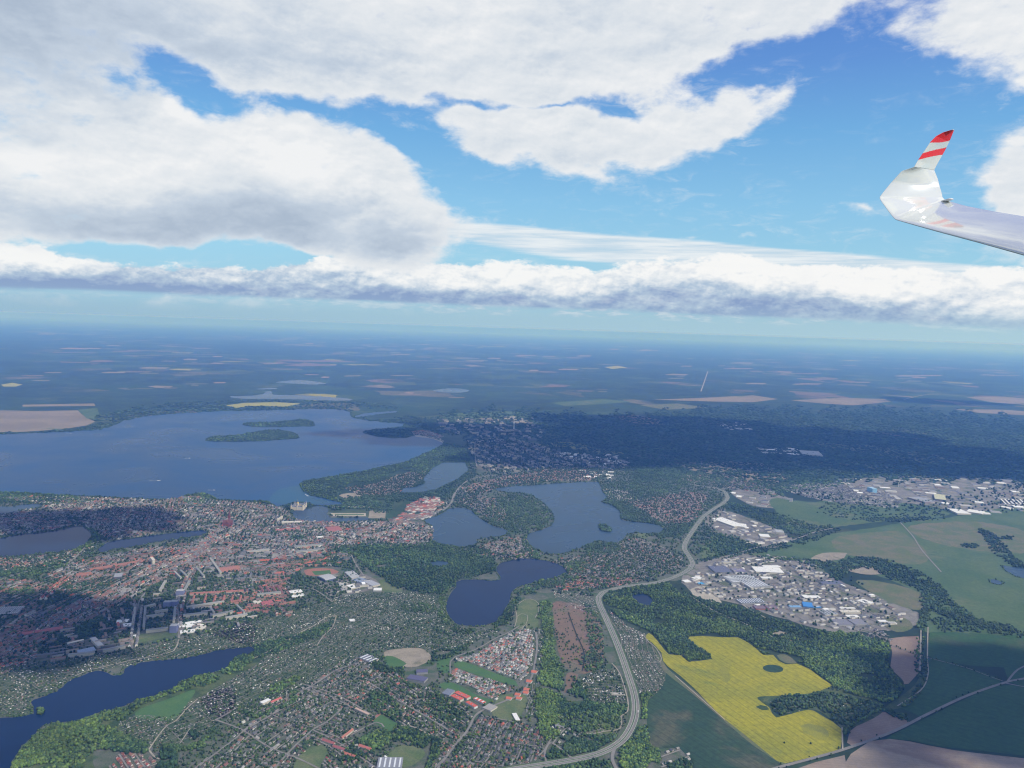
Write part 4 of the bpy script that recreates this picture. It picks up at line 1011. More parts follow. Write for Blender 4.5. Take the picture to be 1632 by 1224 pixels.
houses([(868, 1170), (900, 1150), (930, 1168), (920, 1195), (890, 1195)], ((880, 1190), (910, 1160)), 'yard beside the junction', S=60, L=28, mix_={'grey': 3, 'pale': 3, 'brown': 2}, skip=.5)

# allotments
sheds([(-80, 1080), (0, 1068), (60, 1055), (100, 1050), (170, 1040), (215, 1035), (290, 1018), (335, 1010), (400, 990), (400, 1030), (345, 1036), (318, 1042), (240, 1053), (196, 1063), (160, 1068), (125, 1076), (90, 1100), (50, 1112), (45, 1138), (0, 1142), (-80, 1150)], ((100, 1085), (250, 1035)), 'allotments above the near lake')
sheds([(330, 1005), (430, 985), (480, 966), (540, 950), (600, 945), (712, 948), (712, 985), (735, 1002), (800, 1003), (740, 1028), (700, 1040), (680, 1034), (612, 1036), (590, 1040), (560, 1052), (500, 1085), (420, 1126), (390, 1145), (350, 1145), (320, 1120), (340, 1100), (385, 1072), (420, 1050), (410, 1032), (400, 1030)], ((400, 1100), (560, 1010)), 'broad garden colony in the middle')
sheds([(963, 970), (985, 985), (1005, 1000), (1030, 1012), (1050, 1035), (1052, 1055), (1060, 1085), (1045, 1105), (1018, 1112), (1008, 1075), (985, 1020)], ((990, 1000), (1030, 1100)), 'dense garden plots right of the highway', S=26, L=9, skip=.08, cross=16)
sheds([(928, 1078), (960, 1068), (985, 1070), (998, 1100), (1000, 1135), (985, 1140), (955, 1118), (930, 1110)], ((935, 1095), (990, 1095)), 'garden plots left of the highway', S=28, L=10, skip=.12)
sheds([(880, 942), (930, 945), (952, 962), (960, 985), (930, 975), (890, 962)], ((890, 950), (950, 975)), 'garden plots above the marsh', S=28, L=10, skip=.15)
sheds([(850, 1002), (870, 1000), (876, 1020), (862, 1060), (858, 1100), (856, 1140), (838, 1138), (842, 1105), (855, 1070)], ((862, 1010), (850, 1130)), 'narrow garden strip beside the terrace estate', S=26, L=10, skip=.12)
sheds([(190, 1150), (225, 1140), (280, 1142), (300, 1120), (345, 1100), (372, 1100), (372, 1130), (335, 1160), (300, 1185), (255, 1195), (225, 1180), (190, 1172)], ((200, 1160), (340, 1110)), 'plots beside the white track', S=30, L=12, skip=.2)
sheds([(905, 1150), (945, 1145), (965, 1155), (960, 1170), (930, 1172)], ((910, 1165), (950, 1155)), 'plots inside the highway curve', S=30, L=12, skip=.25)
sheds([(1225, 1118), (1300, 1112), (1350, 1110), (1390, 1128), (1350, 1150), (1310, 1130), (1240, 1138)], ((1240, 1130), (1330, 1118)), 'overgrown plots by the yellow field', S=40, L=22, skip=.55)
sheds([(760, 805), (830, 795), (860, 815), (850, 826), (810, 830)], ((770, 812), (850, 812)), 'lakeside plots on the isthmus', S=44, L=26, skip=.5)

# works and depots
halls([(1105, 925), (1120, 905), (1200, 885), (1290, 897), (1330, 925), (1390, 950), (1440, 980), (1430, 1000), (1330, 1003), (1250, 983), (1180, 960), (1110, 945)], ((1130, 900), (1280, 990)), 'big works beside the wood', S=74, L=58, sc=.85, skip=.3)
halls([(1345, 765), (1640, 768), (1700, 812), (1560, 820), (1480, 803), (1380, 790)], ((1400, 775), (1600, 790)), 'far industrial estate', S=200, L=150, sc=1.0, mix_={'grey': 7, 'pale': 5, 'white': 2.5, 'dark': 3, 'brown': 3}, roads=False)
halls([(1130, 822), (1160, 818), (1225, 840), (1258, 862), (1225, 872), (1135, 845)], ((1140, 825), (1240, 862)), 'retail park by the highway', S=110, L=80, skip=.5)
halls([(1165, 785), (1230, 785), (1272, 805), (1200, 806)], ((1170, 790), (1260, 800)), 'depots beyond the highway bend', S=150, L=110, skip=.35, roads=False)
halls([(560, 920), (600, 922), (608, 938), (560, 946), (530, 940)], ((540, 935), (600, 930)), 'depot by the park', S=70, L=60, skip=.3)
halls([(885, 722), (1000, 728), (1010, 740), (960, 742), (890, 730)], ((890, 726), (1000, 736)), 'sheds at the far forest edge', S=140, L=120, skip=.3, mix_={'white': 5, 'pale': 3}, roads=False)
halls([(925, 750), (975, 752), (985, 762), (935, 762)], ((930, 755), (980, 758)), 'white sheds across the lake', S=120, L=100, skip=.4, mix_={'white': 5, 'pale': 3}, roads=False)
halls([(1210, 716), (1280, 712), (1310, 720), (1290, 726), (1215, 722)], ((1215, 720), (1300, 720)), 'works in the far forest', S=200, L=200, sc=1.2, skip=.3, mix_={'white': 5, 'pale': 5}, roads=False)
halls([(1150, 676), (1190, 674), (1200, 684), (1150, 684)], ((1150, 680), (1200, 680)), 'village in the far forest', S=200, L=150, skip=.5, mix_={'pale': 5}, roads=False)

def facades(line, tag, off=13, L=20, mix_=None, walls=((.66, .63, .56), (.60, .56, .48), (.70, .68, .64)), h=(13, 18), p=.9):
    px_ = smooth_px(line, False, 6); W = G(px_[:, 0], px_[:, 1]); s_ = 0.0
    cum = np.r_[0, np.cumsum(np.linalg.norm(np.diff(W, axis=0), axis=1))]
    for u in np.arange(0, cum[-1], L):
        c = np.array([np.interp(u, cum, W[:, 0]), np.interp(u, cum, W[:, 1])]); c2 = np.array([np.interp(u + 5, cum, W[:, 0]), np.interp(u + 5, cum, W[:, 1])])
        d = c2 - c
        if np.linalg.norm(d) < 1: continue
        d /= np.linalg.norm(d)
        for sd in (-1, 1):
            if random.random() > p: continue
            kk, rc = pickcol(mix_ or {'brown': 4, 'grey': 5, 'red': 3})
            q_ = c + np.array([-d[1], d[0]]) * off * sd
            add('town_house', q_, math.atan2(d[1], d[0]), L * .96, 12, random.uniform(*h), random.choice(walls), rc, (tag, kk))
facades([(90, 985), (170, 944), (240, 908), (330, 868), (400, 835)], 'long bright avenue', off=16)
facades([(100, 992), (180, 950), (250, 914), (335, 874)], 'long bright avenue', off=34)
facades([(134, 812), (157, 799)], 'light street near the big lake'); facades([(185, 845), (207, 815)], 'light street between the left lakes'); facades([(236, 838), (244, 818)], 'light street in the old town')
facades([(267, 826), (276, 795)], 'light street in the old town'); facades([(330, 860), (368, 832)], 'light street by the cathedral'); facades([(283, 985), (296, 930), (312, 905)], 'street to the supermarket', h=(10, 14))
facades([(514, 880), (523, 864)], 'light street above the red crescent'); facades([(560, 855), (610, 838)], 'light street below the park lawns'); facades([(575, 862), (640, 842)], 'light street below the park lawns')
facades([(445, 906), (490, 900), (522, 892)], 'red crescent', mix_={'red': 9}, walls=BRICK, off=0, p=.6)
facades([(212, 1030), (222, 965)], 'slab street', off=14, h=(12, 16), mix_={'grey': 5}); facades([(60, 1010), (90, 985)], 'lower avenue', off=14)
facades([(70, 955), (85, 940), (110, 920)], 'orange-roofed street', mix_={'red': 9}, off=12); facades([(300, 895), (345, 862)], 'bright twin street', off=10); facades([(318, 905), (370, 870)], 'bright twin street', off=10)

# side streets: one mesh
V, F = [], []
LAYER[0] += .03
zs = LAYER[0]
for sp, ok, wd in STREETS:
    okb = ok & ~blocked(sp, roads=False)
    d = sp[-1] - sp[0]
    if np.linalg.norm(d) < 1: continue
    d /= np.linalg.norm(d); n = np.array([-d[1], d[0]]) * wd / 2
    i = 0
    while i < len(sp) - 1:
        if okb[i]:
            j = i
            while j + 1 < len(sp) and okb[j + 1]: j += 1
            if j > i:
                k = len(V)
                for a_ in range(i, j + 1): V += [(sp[a_][0] + n[0], sp[a_][1] + n[1], zs), (sp[a_][0] - n[0], sp[a_][1] - n[1], zs)]
                for a_ in range(j - i): F.append((k + 2 * a_, k + 2 * a_ + 1, k + 2 * a_ + 3, k + 2 * a_ + 2))
            i = j + 1
        else: i += 1
obj("residential_street", mesh_np("residential_street", np.array(V), np.array(F), None, M_STREET), kind='structure')
# ------------------------------------------------------------------ from records to objects: the 300 nearest of a kind singly, the rest joined
COLW = {'red': 'red-roofed', 'brown': 'brown-roofed', 'grey': 'grey-roofed', 'dark': 'dark slate-roofed', 'pale': 'pale-roofed', 'white': 'white-roofed'}
VARS = {}
MARKS = [("soccer pitch", 615, 1154), ("round sandy lot", 650, 1050), ("red school wings", 738, 1108), ("white shed on the meadow", 820, 1143), ("highway junction", 870, 1200), ("school in the tree ring", 425, 1117),
 ("mown playing field", 500, 1212), ("white supermarket complex", 305, 1001), ("curved dark blue school", 665, 1078), ("round-roofed sports hall", 524, 925), ("brick cathedral", 363, 838), ("island castle", 476, 811), ("reed marsh", 915, 1020),
 ("tight highway curve", 1010, 1130), ("notch of the yellow field", 1210, 1115), ("tip of the near lake", 402, 1038), ("big depot at the bottom edge", 620, 1215), ("paired blue tower blocks", 271, 958), ("largest white warehouse", 1228, 908), ("sawtooth hall", 1185, 925),
 ("bright blue store", 1288, 964), ("long shopping centre", 1160, 832), ("ribbed railway roof", 10, 973), ("red-roofed barracks", 188, 900), ("fork of the white track", 280, 1150), ("dark tree clump", 266, 1212), ("park wood", 650, 905), ("comb of white sheds", 1610, 799),
 ("light blue square block", 1394, 776), ("small lake by the terraces", 760, 985), ("running track", 512, 911), ("salmon-roofed inner school", 366, 906), ("dark lone flat office block", 187, 917), ("striped grey hall", 1326, 976), ("glazed dark hall", 1192, 957),
 ("dark halls at the yard's edge", 1355, 991), ("workshop by the sandy lot", 580, 1048), ("grey supermarket", 776, 1126), ("slate blue gym hall", 709, 1101), ("long garage row", 984, 1106), ("long salmon-roofed hall", 576, 1133), ("plum-roofed blocks", 535, 1190), ("light blue school hall", 140, 1039),
 ("cream school above the near lake", 121, 1023), ("red houses in the corner", 215, 1212), ("meadow with looping paths", 838, 980), ("pale school block", 412, 961), ("red courtyard building", 535, 842), ("television tower", 819, 685), ("white far-forest hall", 1296, 721)]
MK = np.array([(a, b) for _, a, b in MARKS], float)
ORD = ['', 'second ', 'third ', 'fourth ', 'fifth ', 'sixth ', 'seventh ', 'eighth ', 'ninth ', 'tenth ', 'eleventh ', 'twelfth ']
def place_labels(items):
    """items: (object, look, px, py): each gets a label of its own by the landmark it stands next to"""
    cells = {}
    for o, look, x, y in items:
        d = MK - (x, y); d[:, 1] *= 1.4
        j = int(np.argmin((d ** 2).sum(1))); dx, dy = x - MARKS[j][1], (y - MARKS[j][2]) * 1.4
        a = math.degrees(math.atan2(dy, dx)) % 360
        dirs = ('right of', 'below and right of', 'below', 'below and left of', 'left of', 'above and left of', 'above', 'above and right of')
        w_ = dirs[int(((a + 22.5) % 360) // 45)]
        cells.setdefault((look, w_, j), []).append((dx * dx + dy * dy, o))
    for (look, w_, j), L_ in cells.items():
        L_.sort(key=lambda q: q[0])
        for i, (_, o) in enumerate(L_):
            n_ = ORD[i] if i < 12 else f"{i + 1}th "
            lb = f"{look}, {n_}nearest {w_} the {MARKS[j][0]}"
            if len(lb.split()) > 16: lb = lb.replace(' and ', ' ', 1) if 'and left' in lb or 'and right' in lb else lb
            while len(lb.replace('-', ' ').split()) > 16 and len(lb.split()) > 12: lb = lb.replace(' the ', ' ', 1) if ' the ' in lb else lb.rsplit(' ', 1)[0]
            o['label'] = lb
def unit_mesh(kind, tpl, wall, roof):
    key = (kind, wall, roof)
    if key not in VARS:
        tv, tf, tg = tpl
        cols = np.array([wall, roof])[tg]
        VARS[key] = mesh_np(kind, tv, tf, cols, M_BUILD)
    return VARS[key]
def emit(kind, tpl_of, name, cat, phrase, stuffname, nmax=300):
    R = REC[kind]
    if not R: return
    P = np.array([(r[0], r[1], 3.0) for r in R])
    px, py = proj(P)
    dist = np.linalg.norm(P - np.array((0, 0, H)), axis=1)
    size = np.array([r[3] * r[4] for r in R]) ** .5 / dist
    vis = (px > 2) & (px < 1630) & (py < 1222)
    order = np.argsort(np.where(vis, -size, 0))
    single = [i for i in order[:nmax] if vis[i]]
    sset = set(single)
    items = []
    for i in single:
        x, y, rot, l, w_, h, wall, roof, tg = R[i]
        o = obj(name, unit_mesh(name, tpl_of(tg), wall, roof))
        o.location = (x, y, 0.0); o.scale = (l, w_, h); o.rotation_euler = (0, 0, rot)
        o['category'] = cat
        wl_ = 'pale' if wall[0] > .4 else ('buff' if wall[0] > .3 else 'dull')
        items.append((o, f"{COLW[tg[1]]} {wl_}-walled {cat}", px[i], py[i]))
        o['group'] = f"{COLW[tg[1]]} {cat}s, {tg[0]}"
    place_labels(items)
    rest = {}
    for i in range(len(R)):
        if i not in sset: rest.setdefault(id(tpl_of(R[i][8])[0]), []).append(i)
    Vs, Fs, Cs, off = [], [], [], 0
    for ids in rest.values():
        tv, tf, tg_ = tpl_of(R[ids[0]][8])
        A = [R[i] for i in ids]
        V, F, Cc = batch(tv, tf, tg_, np.array([(a[0], a[1], 0.0) for a in A]), np.array([a[3:6] for a in A], float), np.array([a[2] for a in A]), np.array([(a[6], a[7]) for a in A]))
        Vs.append(V); Fs.append(F + off); Cs.append(Cc); off += len(V)
    if Vs:
        o = obj(stuffname, mesh_np(stuffname, np.concatenate(Vs), np.concatenate(Fs), np.concatenate(Cs), M_BUILD), kind='stuff')
        o['label'] = f"further small {cat}s of the town"
    print(kind, len(R), 'single', len(single))
emit('house', lambda t_: HOUSE, 'house', 'house', '{c} detached house, one of many in the {t}', 'distant_houses')
emit('town_house', lambda t_: HOUSE, 'town_house', 'town house', '{c} street-front town house in the {t}', 'distant_town_houses')
emit('apartment_block', lambda t_: SLAB, 'apartment_block', 'apartment block', '{c} long apartment block, part of the {t}', 'distant_apartment_blocks')
emit('garden_shed', lambda t_: HOUSE, 'garden_shed', 'garden shed', '{c} small summerhouse among the {t}', 'distant_garden_sheds')
emit('hall', lambda t_: SLAB, 'industrial_hall', 'industrial hall', '{c} flat industrial hall in the {t}', 'distant_industrial_halls')

# ------------------------------------------------------------------ single notable buildings, laid out from three roof corners
def flat_mat(name, c, rough=.7, spec=.3):
    m, t, b = new_mat(name)
    n = t.noise(pos(t), .15, 4, .6)
    t.put(b.inputs['Base Color'], t.vm('SCALE', tuple(c), t.rng(n, .25, .75, .88, 1.1, 'LINEAR')))
    b.inputs['Roughness'].default_value = rough; b.inputs['Specular IOR Level'].default_value = spec
    return m
FM = {}
def fm(c):
    if c not in FM: FM[c] = flat_mat("surface", c)
    return FM[c]
WHITE = (.62, .62, .60); CREAM = (.50, .47, .40); LGREY = (.33, .34, .35); MGREY = (.25, .26, .28); BLUEG = (.11, .12, .17); REDR = (.46, .10, .07); PINK = (.42, .22, .17); BRK = (.30, .13, .10)
Z0 = 0.0
def box_mesh(l, w_, h, z=0.0, mat=None, name="part", cx=0.0, cy=0.0, over=0.0):
    v = _bv * np.array((l + over, w_ + over, h)) + np.array((cx, cy, z))
    f = np.array([(0, 1, 5, 4), (1, 2, 6, 5), (2, 3, 7, 6), (3, 0, 4, 7), (4, 5, 6, 7), (3, 2, 1, 0)])
    me = mesh_np(name, v, f, None, mat); return me
def gable_mesh(l, w_, h, z, mat, name="roof", cx=0.0, cy=0.0):
    v = np.array([(-.5, -.5, 0), (.5, -.5, 0), (.5, .5, 0), (-.5, .5, 0), (-.5, 0, 1), (.5, 0, 1)]) * np.array((l, w_, h)) + np.array((cx, cy, z))
    me = bpy.data.meshes.new(name)
    me.from_pydata([tuple(a) for a in v], [], [(0, 1, 5, 4), (2, 3, 4, 5), (1, 2, 5), (3, 0, 4), (3, 2, 1, 0)])
    me.materials.append(mat); return me
def vault_mesh(l, w_, h, z, mat, name="roof", n=8):
    V_, F_ = [], []
    for i in range(n + 1):
        a = math.pi * i / n
        for x in (-.5, .5): V_.append((x * l, -math.cos(a) * w_ / 2, z + math.sin(a) * h))
    for i in range(n): F_.append((2 * i, 2 * i + 1, 2 * i + 3, 2 * i + 2))
    F_.append(tuple(range(0, 2 * n + 2, 2))); F_.append(tuple(range(2 * n + 1, 0, -2)))
    me = bpy.data.meshes.new(name); me.from_pydata(V_, [], F_); me.materials.append(mat); return me

def building(name, label, cat, p0, p1, p2, h, roof, wall=CREAM, kind='flat', strips=0, group=None, vents=0):
    """p0-p1 one roof edge (photo pixels), p2 a corner on the other side; h storey height in metres"""
    A, B, D_ = G(*p0, h), G(*p1, h), G(*p2, h)
    d = B - A; L_ = np.linalg.norm(d); d /= L_
    n = np.array([-d[1], d[0]]); wv = (D_ - A) @ n
    W_ = abs(wv); c = A + d * L_ / 2 + n * wv / 2
    e_ = bpy.data.objects.new(name, None); C.objects.link(e_)
    e_.location = (c[0], c[1], Z0); e_.rotation_euler = (0, 0, math.atan2(d[1], d[0]))
    e_['label'] = label; e_['category'] = cat
    if group: e_['group'] = group
    hw = h if kind != 'gable' else h * .62
    obj("wall", box_mesh(L_, W_, hw, 0, fm(wall), "wall"), e_)
    if kind == 'flat':
        r_ = obj("roof", box_mesh(L_, W_, .7, hw, fm(roof), "roof", over=.8), e_)
    elif kind == 'vault':
        r_ = obj("roof", vault_mesh(L_, W_, h * .45, hw, fm(roof)), e_)
    else:
        r_ = obj("roof", gable_mesh(L_ + 1, W_ + 1, h * .5, hw, fm(roof)), e_)
    for i in range(strips):
        x = (i + .5) / strips - .5
        s_ = obj("skylight", box_mesh(L_ / strips * .32, W_ * .86, 1.0, hw + .7, fm((.10, .12, .15) if sum(roof) > .9 else (.55, .58, .60)), "skylight", cx=x * L_), e_)
    for i in range(vents):
        obj("roof_vent", box_mesh(3.5, 3.5, 2.2, hw + .7, fm(LGREY), "roof_vent", cx=((i + .5) / vents - .5) * L_ * .8, cy=(-.2 if i % 2 else .2) * W_), e_)
    BIGB.append((c, max(L_, W_)))
    return e_
BIGB = []
H_ = 'industrial hall'
building("factory", "huge dark grey sawtooth hall of the big works", H_, (1164, 918), (1195, 916), (1185, 937), 11, MGREY, LGREY, strips=7)
building("factory", "second dark grey hall against the sawtooth hall", H_, (1195, 916), (1212, 926), (1178, 936), 11, (.21, .22, .24), LGREY, strips=5)
building("warehouse", "largest white flat-roofed warehouse of the works", H_, (1205, 911), (1250, 913), (1207, 903), 12, WHITE, CREAM, vents=6)
building("warehouse", "narrow white wing behind the largest white warehouse", H_, (1218, 904), (1244, 904), (1219, 901), 10, WHITE, CREAM)
building("warehouse", "slate blue hall left of the largest white warehouse", H_, (1140, 912), (1168, 912), (1143, 902), 10, BLUEG, MGREY, vents=3)
building("warehouse", "violet-grey low hall in front of the white warehouse", H_, (1170, 911), (1190, 911), (1172, 906), 8, (.17, .16, .24), MGREY)
building("warehouse", "white hall with grey strips beside the sawtooth hall", H_, (1215, 922), (1232, 922), (1215, 919), 8, WHITE, CREAM)
building("warehouse", "white oblong shed between the two white halls", H_, (1196, 917), (1204, 925), (1200, 917), 7, WHITE, CREAM)
building("greenhouse", "dark glazed hall with pale cross strips", H_, (1172, 955), (1210, 953), (1178, 962), 7, (.10, .12, .16), LGREY, strips=10)
building("warehouse", "low brown brick hall under the glazed hall, left one", H_, (1205, 970), (1222, 970), (1205, 965), 7, (.16, .12, .15), BRK)
building("warehouse", "low brown brick hall under the glazed hall, right one", H_, (1224, 970), (1240, 970), (1224, 964), 7, (.17, .13, .16), BRK)
building("warehouse", "long slate hall on its own at the back of the works", H_, (1312, 931), (1345, 931), (1312, 926), 8, BLUEG, MGREY)
building("warehouse", "white slanting hall above the blue tarpaulins", H_, (1283, 953), (1292, 953), (1283, 948), 8, WHITE, CREAM)
building("warehouse", "white square hall above the blue tarpaulins", H_, (1292, 953), (1309, 953), (1292, 949), 8, WHITE, CREAM)
building("warehouse", "bright blue roofed store in the works", H_, (1280, 966), (1296, 968), (1280, 959), 6, (.05, .20, .48), (.10, .25, .5))
building("warehouse", "light blue flat store next to the bright blue one", H_, (1260, 968), (1278, 968), (1260, 965), 6, (.16, .30, .48), LGREY)
building("warehouse", "small blue store trailing off the bright blue one", H_, (1296, 968), (1309, 968), (1296, 964), 5, (.07, .22, .45), (.10, .25, .5))
building("warehouse", "striped grey hall with four pale bands", H_, (1316, 980), (1336, 979), (1310, 972), 8, LGREY, CREAM, strips=4)
building("warehouse", "wide cream hall in the middle of the striped yards", H_, (1342, 976), (1372, 976), (1342, 972), 10, CREAM, CREAM, vents=4)
building("warehouse", "white hall below the wide cream hall", H_, (1352, 984), (1371, 984), (1352, 980), 8, WHITE, CREAM)
building("warehouse", "narrow white block on top of the wide cream hall", H_, (1340, 970), (1364, 970), (1340, 968), 9, WHITE, CREAM)
building("warehouse", "dark flat hall at the lower edge of the works, left one", H_, (1337, 996), (1360, 995), (1328, 987), 7, (.17, .17, .20), LGREY, vents=3)
building("warehouse", "dark flat hall at the lower edge of the works, right one", H_, (1363, 995), (1384, 994), (1355, 987), 7, (.19, .19, .22), LGREY, vents=3)
building("warehouse", "white hall standing alone right of the works", H_, (1382, 963), (1393, 961), (1373, 955), 8, WHITE, CREAM)
building("warehouse", "small white hall at the corner of the works", H_, (1402, 991), (1415, 991), (1402, 988), 7, WHITE, CREAM)
building("warehouse", "last white hall toward the ploughed field", H_, (1418, 994), (1430, 994), (1418, 991), 7, WHITE, CREAM)
building("warehouse", "white shed at the highway end of the works", H_, (1110, 924), (1122, 922), (1109, 919), 7, WHITE, CREAM)
building("warehouse", "tiny white shed left of the works", H_, (1092, 928), (1102, 927), (1092, 924), 6, WHITE, CREAM)
building("warehouse", "blue shed among the yards by the highway", H_, (1114, 931), (1125, 931), (1114, 928), 5, (.08, .28, .50), LGREY)
building("shopping_centre", "long white stepped shopping centre beside the highway", "shopping centre", (1134, 826), (1170, 839), (1144, 822), 11, WHITE, CREAM, vents=7)
building("shopping_centre", "right end wing of the long shopping centre", "shopping centre", (1168, 838), (1190, 840), (1166, 833), 10, WHITE, CREAM, vents=4)
building("store", "cream retail hall right of the shopping centre", "store", (1212, 855), (1228, 856), (1215, 851), 9, WHITE, CREAM)
building("store", "pale double hall near the railway", "store", (1237, 848), (1250, 849), (1240, 844), 9, LGREY, CREAM)
building("warehouse", "large cream hall at the front of the far industrial estate", H_, (1526, 818), (1548, 819), (1524, 811), 12, WHITE, CREAM)
building("warehouse", "long cream hall beside the front one in the far estate", H_, (1540, 815), (1566, 819), (1542, 811), 12, WHITE, CREAM)
building("warehouse", "white hall at the right of the far industrial estate", H_, (1610, 811), (1616, 810), (1606, 805), 12, WHITE, CREAM)
building("warehouse", "grey block with yellow roof edge in the far estate", H_, (1490, 795), (1508, 797), (1490, 787), 16, (.42, .42, .28), MGREY)
building("warehouse", "brown-grey wide block in the far estate", H_, (1474, 800), (1492, 799), (1476, 791), 14, MGREY, (.24, .2, .2))
for i in range(6):
    building("greenhouse", ["leftmost", "second", "third", "fourth", "fifth", "rightmost"][i] + " white shed from left in the comb at the far estate's right", H_, (1594 + i * 6, 795), (1602 + i * 6, 803), (1596 + i * 6, 795), 8, WHITE, CREAM, group="comb of white sheds")
building("cooling_tower_block", "light blue square block over the far village", "power plant", (1391, 779), (1398, 779), (1391, 776), 42, (.30, .45, .58), (.22, .42, .60))
building("warehouse", "white hall in the far forest clearing", H_, (1280, 724), (1312, 726), (1284, 718), 14, LGREY, LGREY)
# town landmarks
building("school", "horseshoe school's red northern wing by the terrace estate", "school", (724, 1104), (744, 1113), (728, 1100), 10, REDR, CREAM, vents=3)
building("school", "red southern wing of the school", "school", (718, 1109), (733, 1116), (722, 1105), 10, REDR, CREAM, vents=2)
building("school", "small red pavilion right of the school wings", "school", (742, 1119), (756, 1127), (744, 1115), 9, REDR, WHITE, vents=2)
building("school", "low red and white shed by the school car park", "school", (754, 1113), (770, 1121), (757, 1110), 6, REDR, WHITE, strips=3)
building("gym_hall", "slate blue gym hall at the end of the red school", "sports hall", (704, 1105), (716, 1108), (712, 1097), 9, (.15, .17, .22), LGREY)
building("supermarket", "grey supermarket at the estate entrance", "store", (769, 1128), (782, 1133), (777, 1120), 7, (.28, .27, .26), CREAM)
building("warehouse", "white flat shed on the meadow below the estate", "shed", (816, 1137), (822, 1148), (823, 1137), 6, WHITE, CREAM)
building("sports_hall", "cream sports hall with rounded roof beside the running track", "sports hall", (519, 925), (536, 921), (512, 917), 14, LGREY, (.10, .12, .2), 'vault')
building("sports_hall", "grey flat hall right of the sports hall", "sports hall", (557, 913), (566, 921), (552, 914), 10, LGREY, CREAM)
building("sports_hall", "white annex at the upper side of the sports complex", "sports hall", (560, 921), (574, 919), (553, 911), 9, LGREY, CREAM)
building("depot", "blue-grey depot stepping down beside the park", "depot", (560, 924), (580, 930), (566, 918), 8, (.20, .24, .32), LGREY)
building("depot", "white-roofed depot on the car park", "depot", (560, 938), (570, 936), (556, 932), 8, WHITE, CREAM)
building("depot", "dark grey depot with pale gable near the park corner", "depot", (594, 934), (606, 931), (590, 925), 9, (.30, .31, .34), CREAM)
building("depot", "white flat store below the park corner", "depot", (595, 941), (608, 941), (596, 937), 7, WHITE, LGREY)
building("supermarket", "white supermarket complex at the end of the avenue", "store", (287, 1002), (325, 996), (287, 993), 8, WHITE, WHITE)
building("supermarket", "white lower hall of the supermarket complex", "store", (287, 1009), (311, 1006), (287, 1005), 7, WHITE, WHITE)
building("supermarket", "cream back part of the supermarket complex", "store", (311, 1003), (327, 1002), (310, 998), 7, CREAM, CREAM)
building("apartment_tower", "tall blue tower block beside the supermarket", "apartment block", (270, 998), (281, 998), (270, 994), 34, LGREY, (.17, .19, .33))
building("apartment_tower", "leftmost of two paired blue tower blocks", "apartment block", (260, 960), (271, 960), (260, 957), 30, LGREY, (.17, .19, .33))
building("apartment_tower", "right one of two paired blue tower blocks", "apartment block", (272, 959), (282, 959), (272, 956), 30, LGREY, (.17, .19, .33))
building("apartment_tower", "single blue tower block behind the paired ones", "apartment block", (280, 942), (292, 942), (280, 939), 30, LGREY, (.18, .20, .33))
building("warehouse", "white shed at the corner of the playing field", "shed", (213, 1015), (219, 1014), (213, 1012), 6, WHITE, CREAM)
building("school", "white-roofed flat school left of the avenue", "school", (185, 993), (205, 991), (187, 988), 9, WHITE, CREAM)
building("school", "second white flat wing left of the avenue", "school", (193, 999), (208, 998), (194, 994), 9, WHITE, CREAM)
building("school", "long cream-roofed school above the near lake", "school", (108, 1026), (134, 1020), (109, 1024), 14, CREAM, MGREY)
building("school", "light blue gabled school hall above the near lake", "school", (126, 1042), (153, 1036), (125, 1036), 12, (.22, .28, .38), LGREY)
building("school", "cream block with dark courtyard above the near lake", "school", (143, 1017), (156, 1030), (150, 1013), 12, LGREY, CREAM)
building("railway_depot", "ribbed grey railway roof at the left edge", "depot", (-10, 979), (28, 977), (-6, 968), 12, LGREY, MGREY, strips=12)
SLB = [((213.5, 967), (209.5, 994), 'v'), ((230, 966), (227, 1000), 'v'), ((277.5, 966), (275, 989), 'v'), ((232.5, 967), (249, 963), 'h'), ((231, 983), (262, 979), 'h'), ((232.5, 1005), (268, 1001), 'h'), ((298, 968), (358, 959), 'h'), ((292, 981), (331, 976.6), 'h'),
       ((339, 981), (372, 974), 'h'), ((333, 967), (340, 976), 'v'), ((376, 964), (388, 975), 'v'), ((410, 948), (448, 944), 'h'), ((276, 910), (287, 920.5), 'v'), ((286, 908), (296.5, 918), 'v'), ((311.5, 904), (324, 918), 'v'), ((333.5, 889), (350, 912), 'v'),
       ((165, 1037), (200, 1029), 'h'), ((108, 1044), (150, 1040), 'h'), ((262, 925), (253, 940), 'v'), ((300, 925), (292, 940), 'v'), ((247, 975), (268, 972), 'h'), ((360, 985), (395, 979), 'h'), ((470, 872), (515, 868), 'h'), ((472, 880), (518, 875), 'h'), ((395, 880), (430, 876), 'h')]
SLN = ['longest standing slab left of the street', 'standing slab between the two streets', 'short standing slab by the tower block', 'small slab above the courtyard', 'slab closing the courtyard', 'slab right above the playing field', 'longest grey slab below the red combs', 'middle grey slab below the red combs',
       'right grey slab below the red combs', 'short cross slab among the grey slabs', 'second short cross slab further right', 'slab behind the low white school wings', 'first slanting slab below the avenue', 'second slanting slab below the avenue', 'third slanting slab below the avenue', 'last and longest slanting slab below the avenue',
       'slab at the garden edge above the near lake', 'low slab at the far left of the gardens', 'white-faced slab left of the side street', 'white-faced slab right of the side street', 'short slab inside the courtyard', 'slab above the garden colony', 'upper long roof over the red crescent', 'second long roof over the red crescent', 'long roof in the inner town']
for i, (a_, b_, k_) in enumerate(SLB):
    p2_ = (a_[0] + .6, a_[1] - 2.3) if k_ == 'h' else (a_[0] + 3.6, a_[1] + .3)
    building("apartment_block", "grey flat-roofed block: " + SLN[i], "apartment block", a_, b_, p2_, 14, (.21, .22, .21) if i % 3 else (.28, .28, .26), (.44, .42, .36))
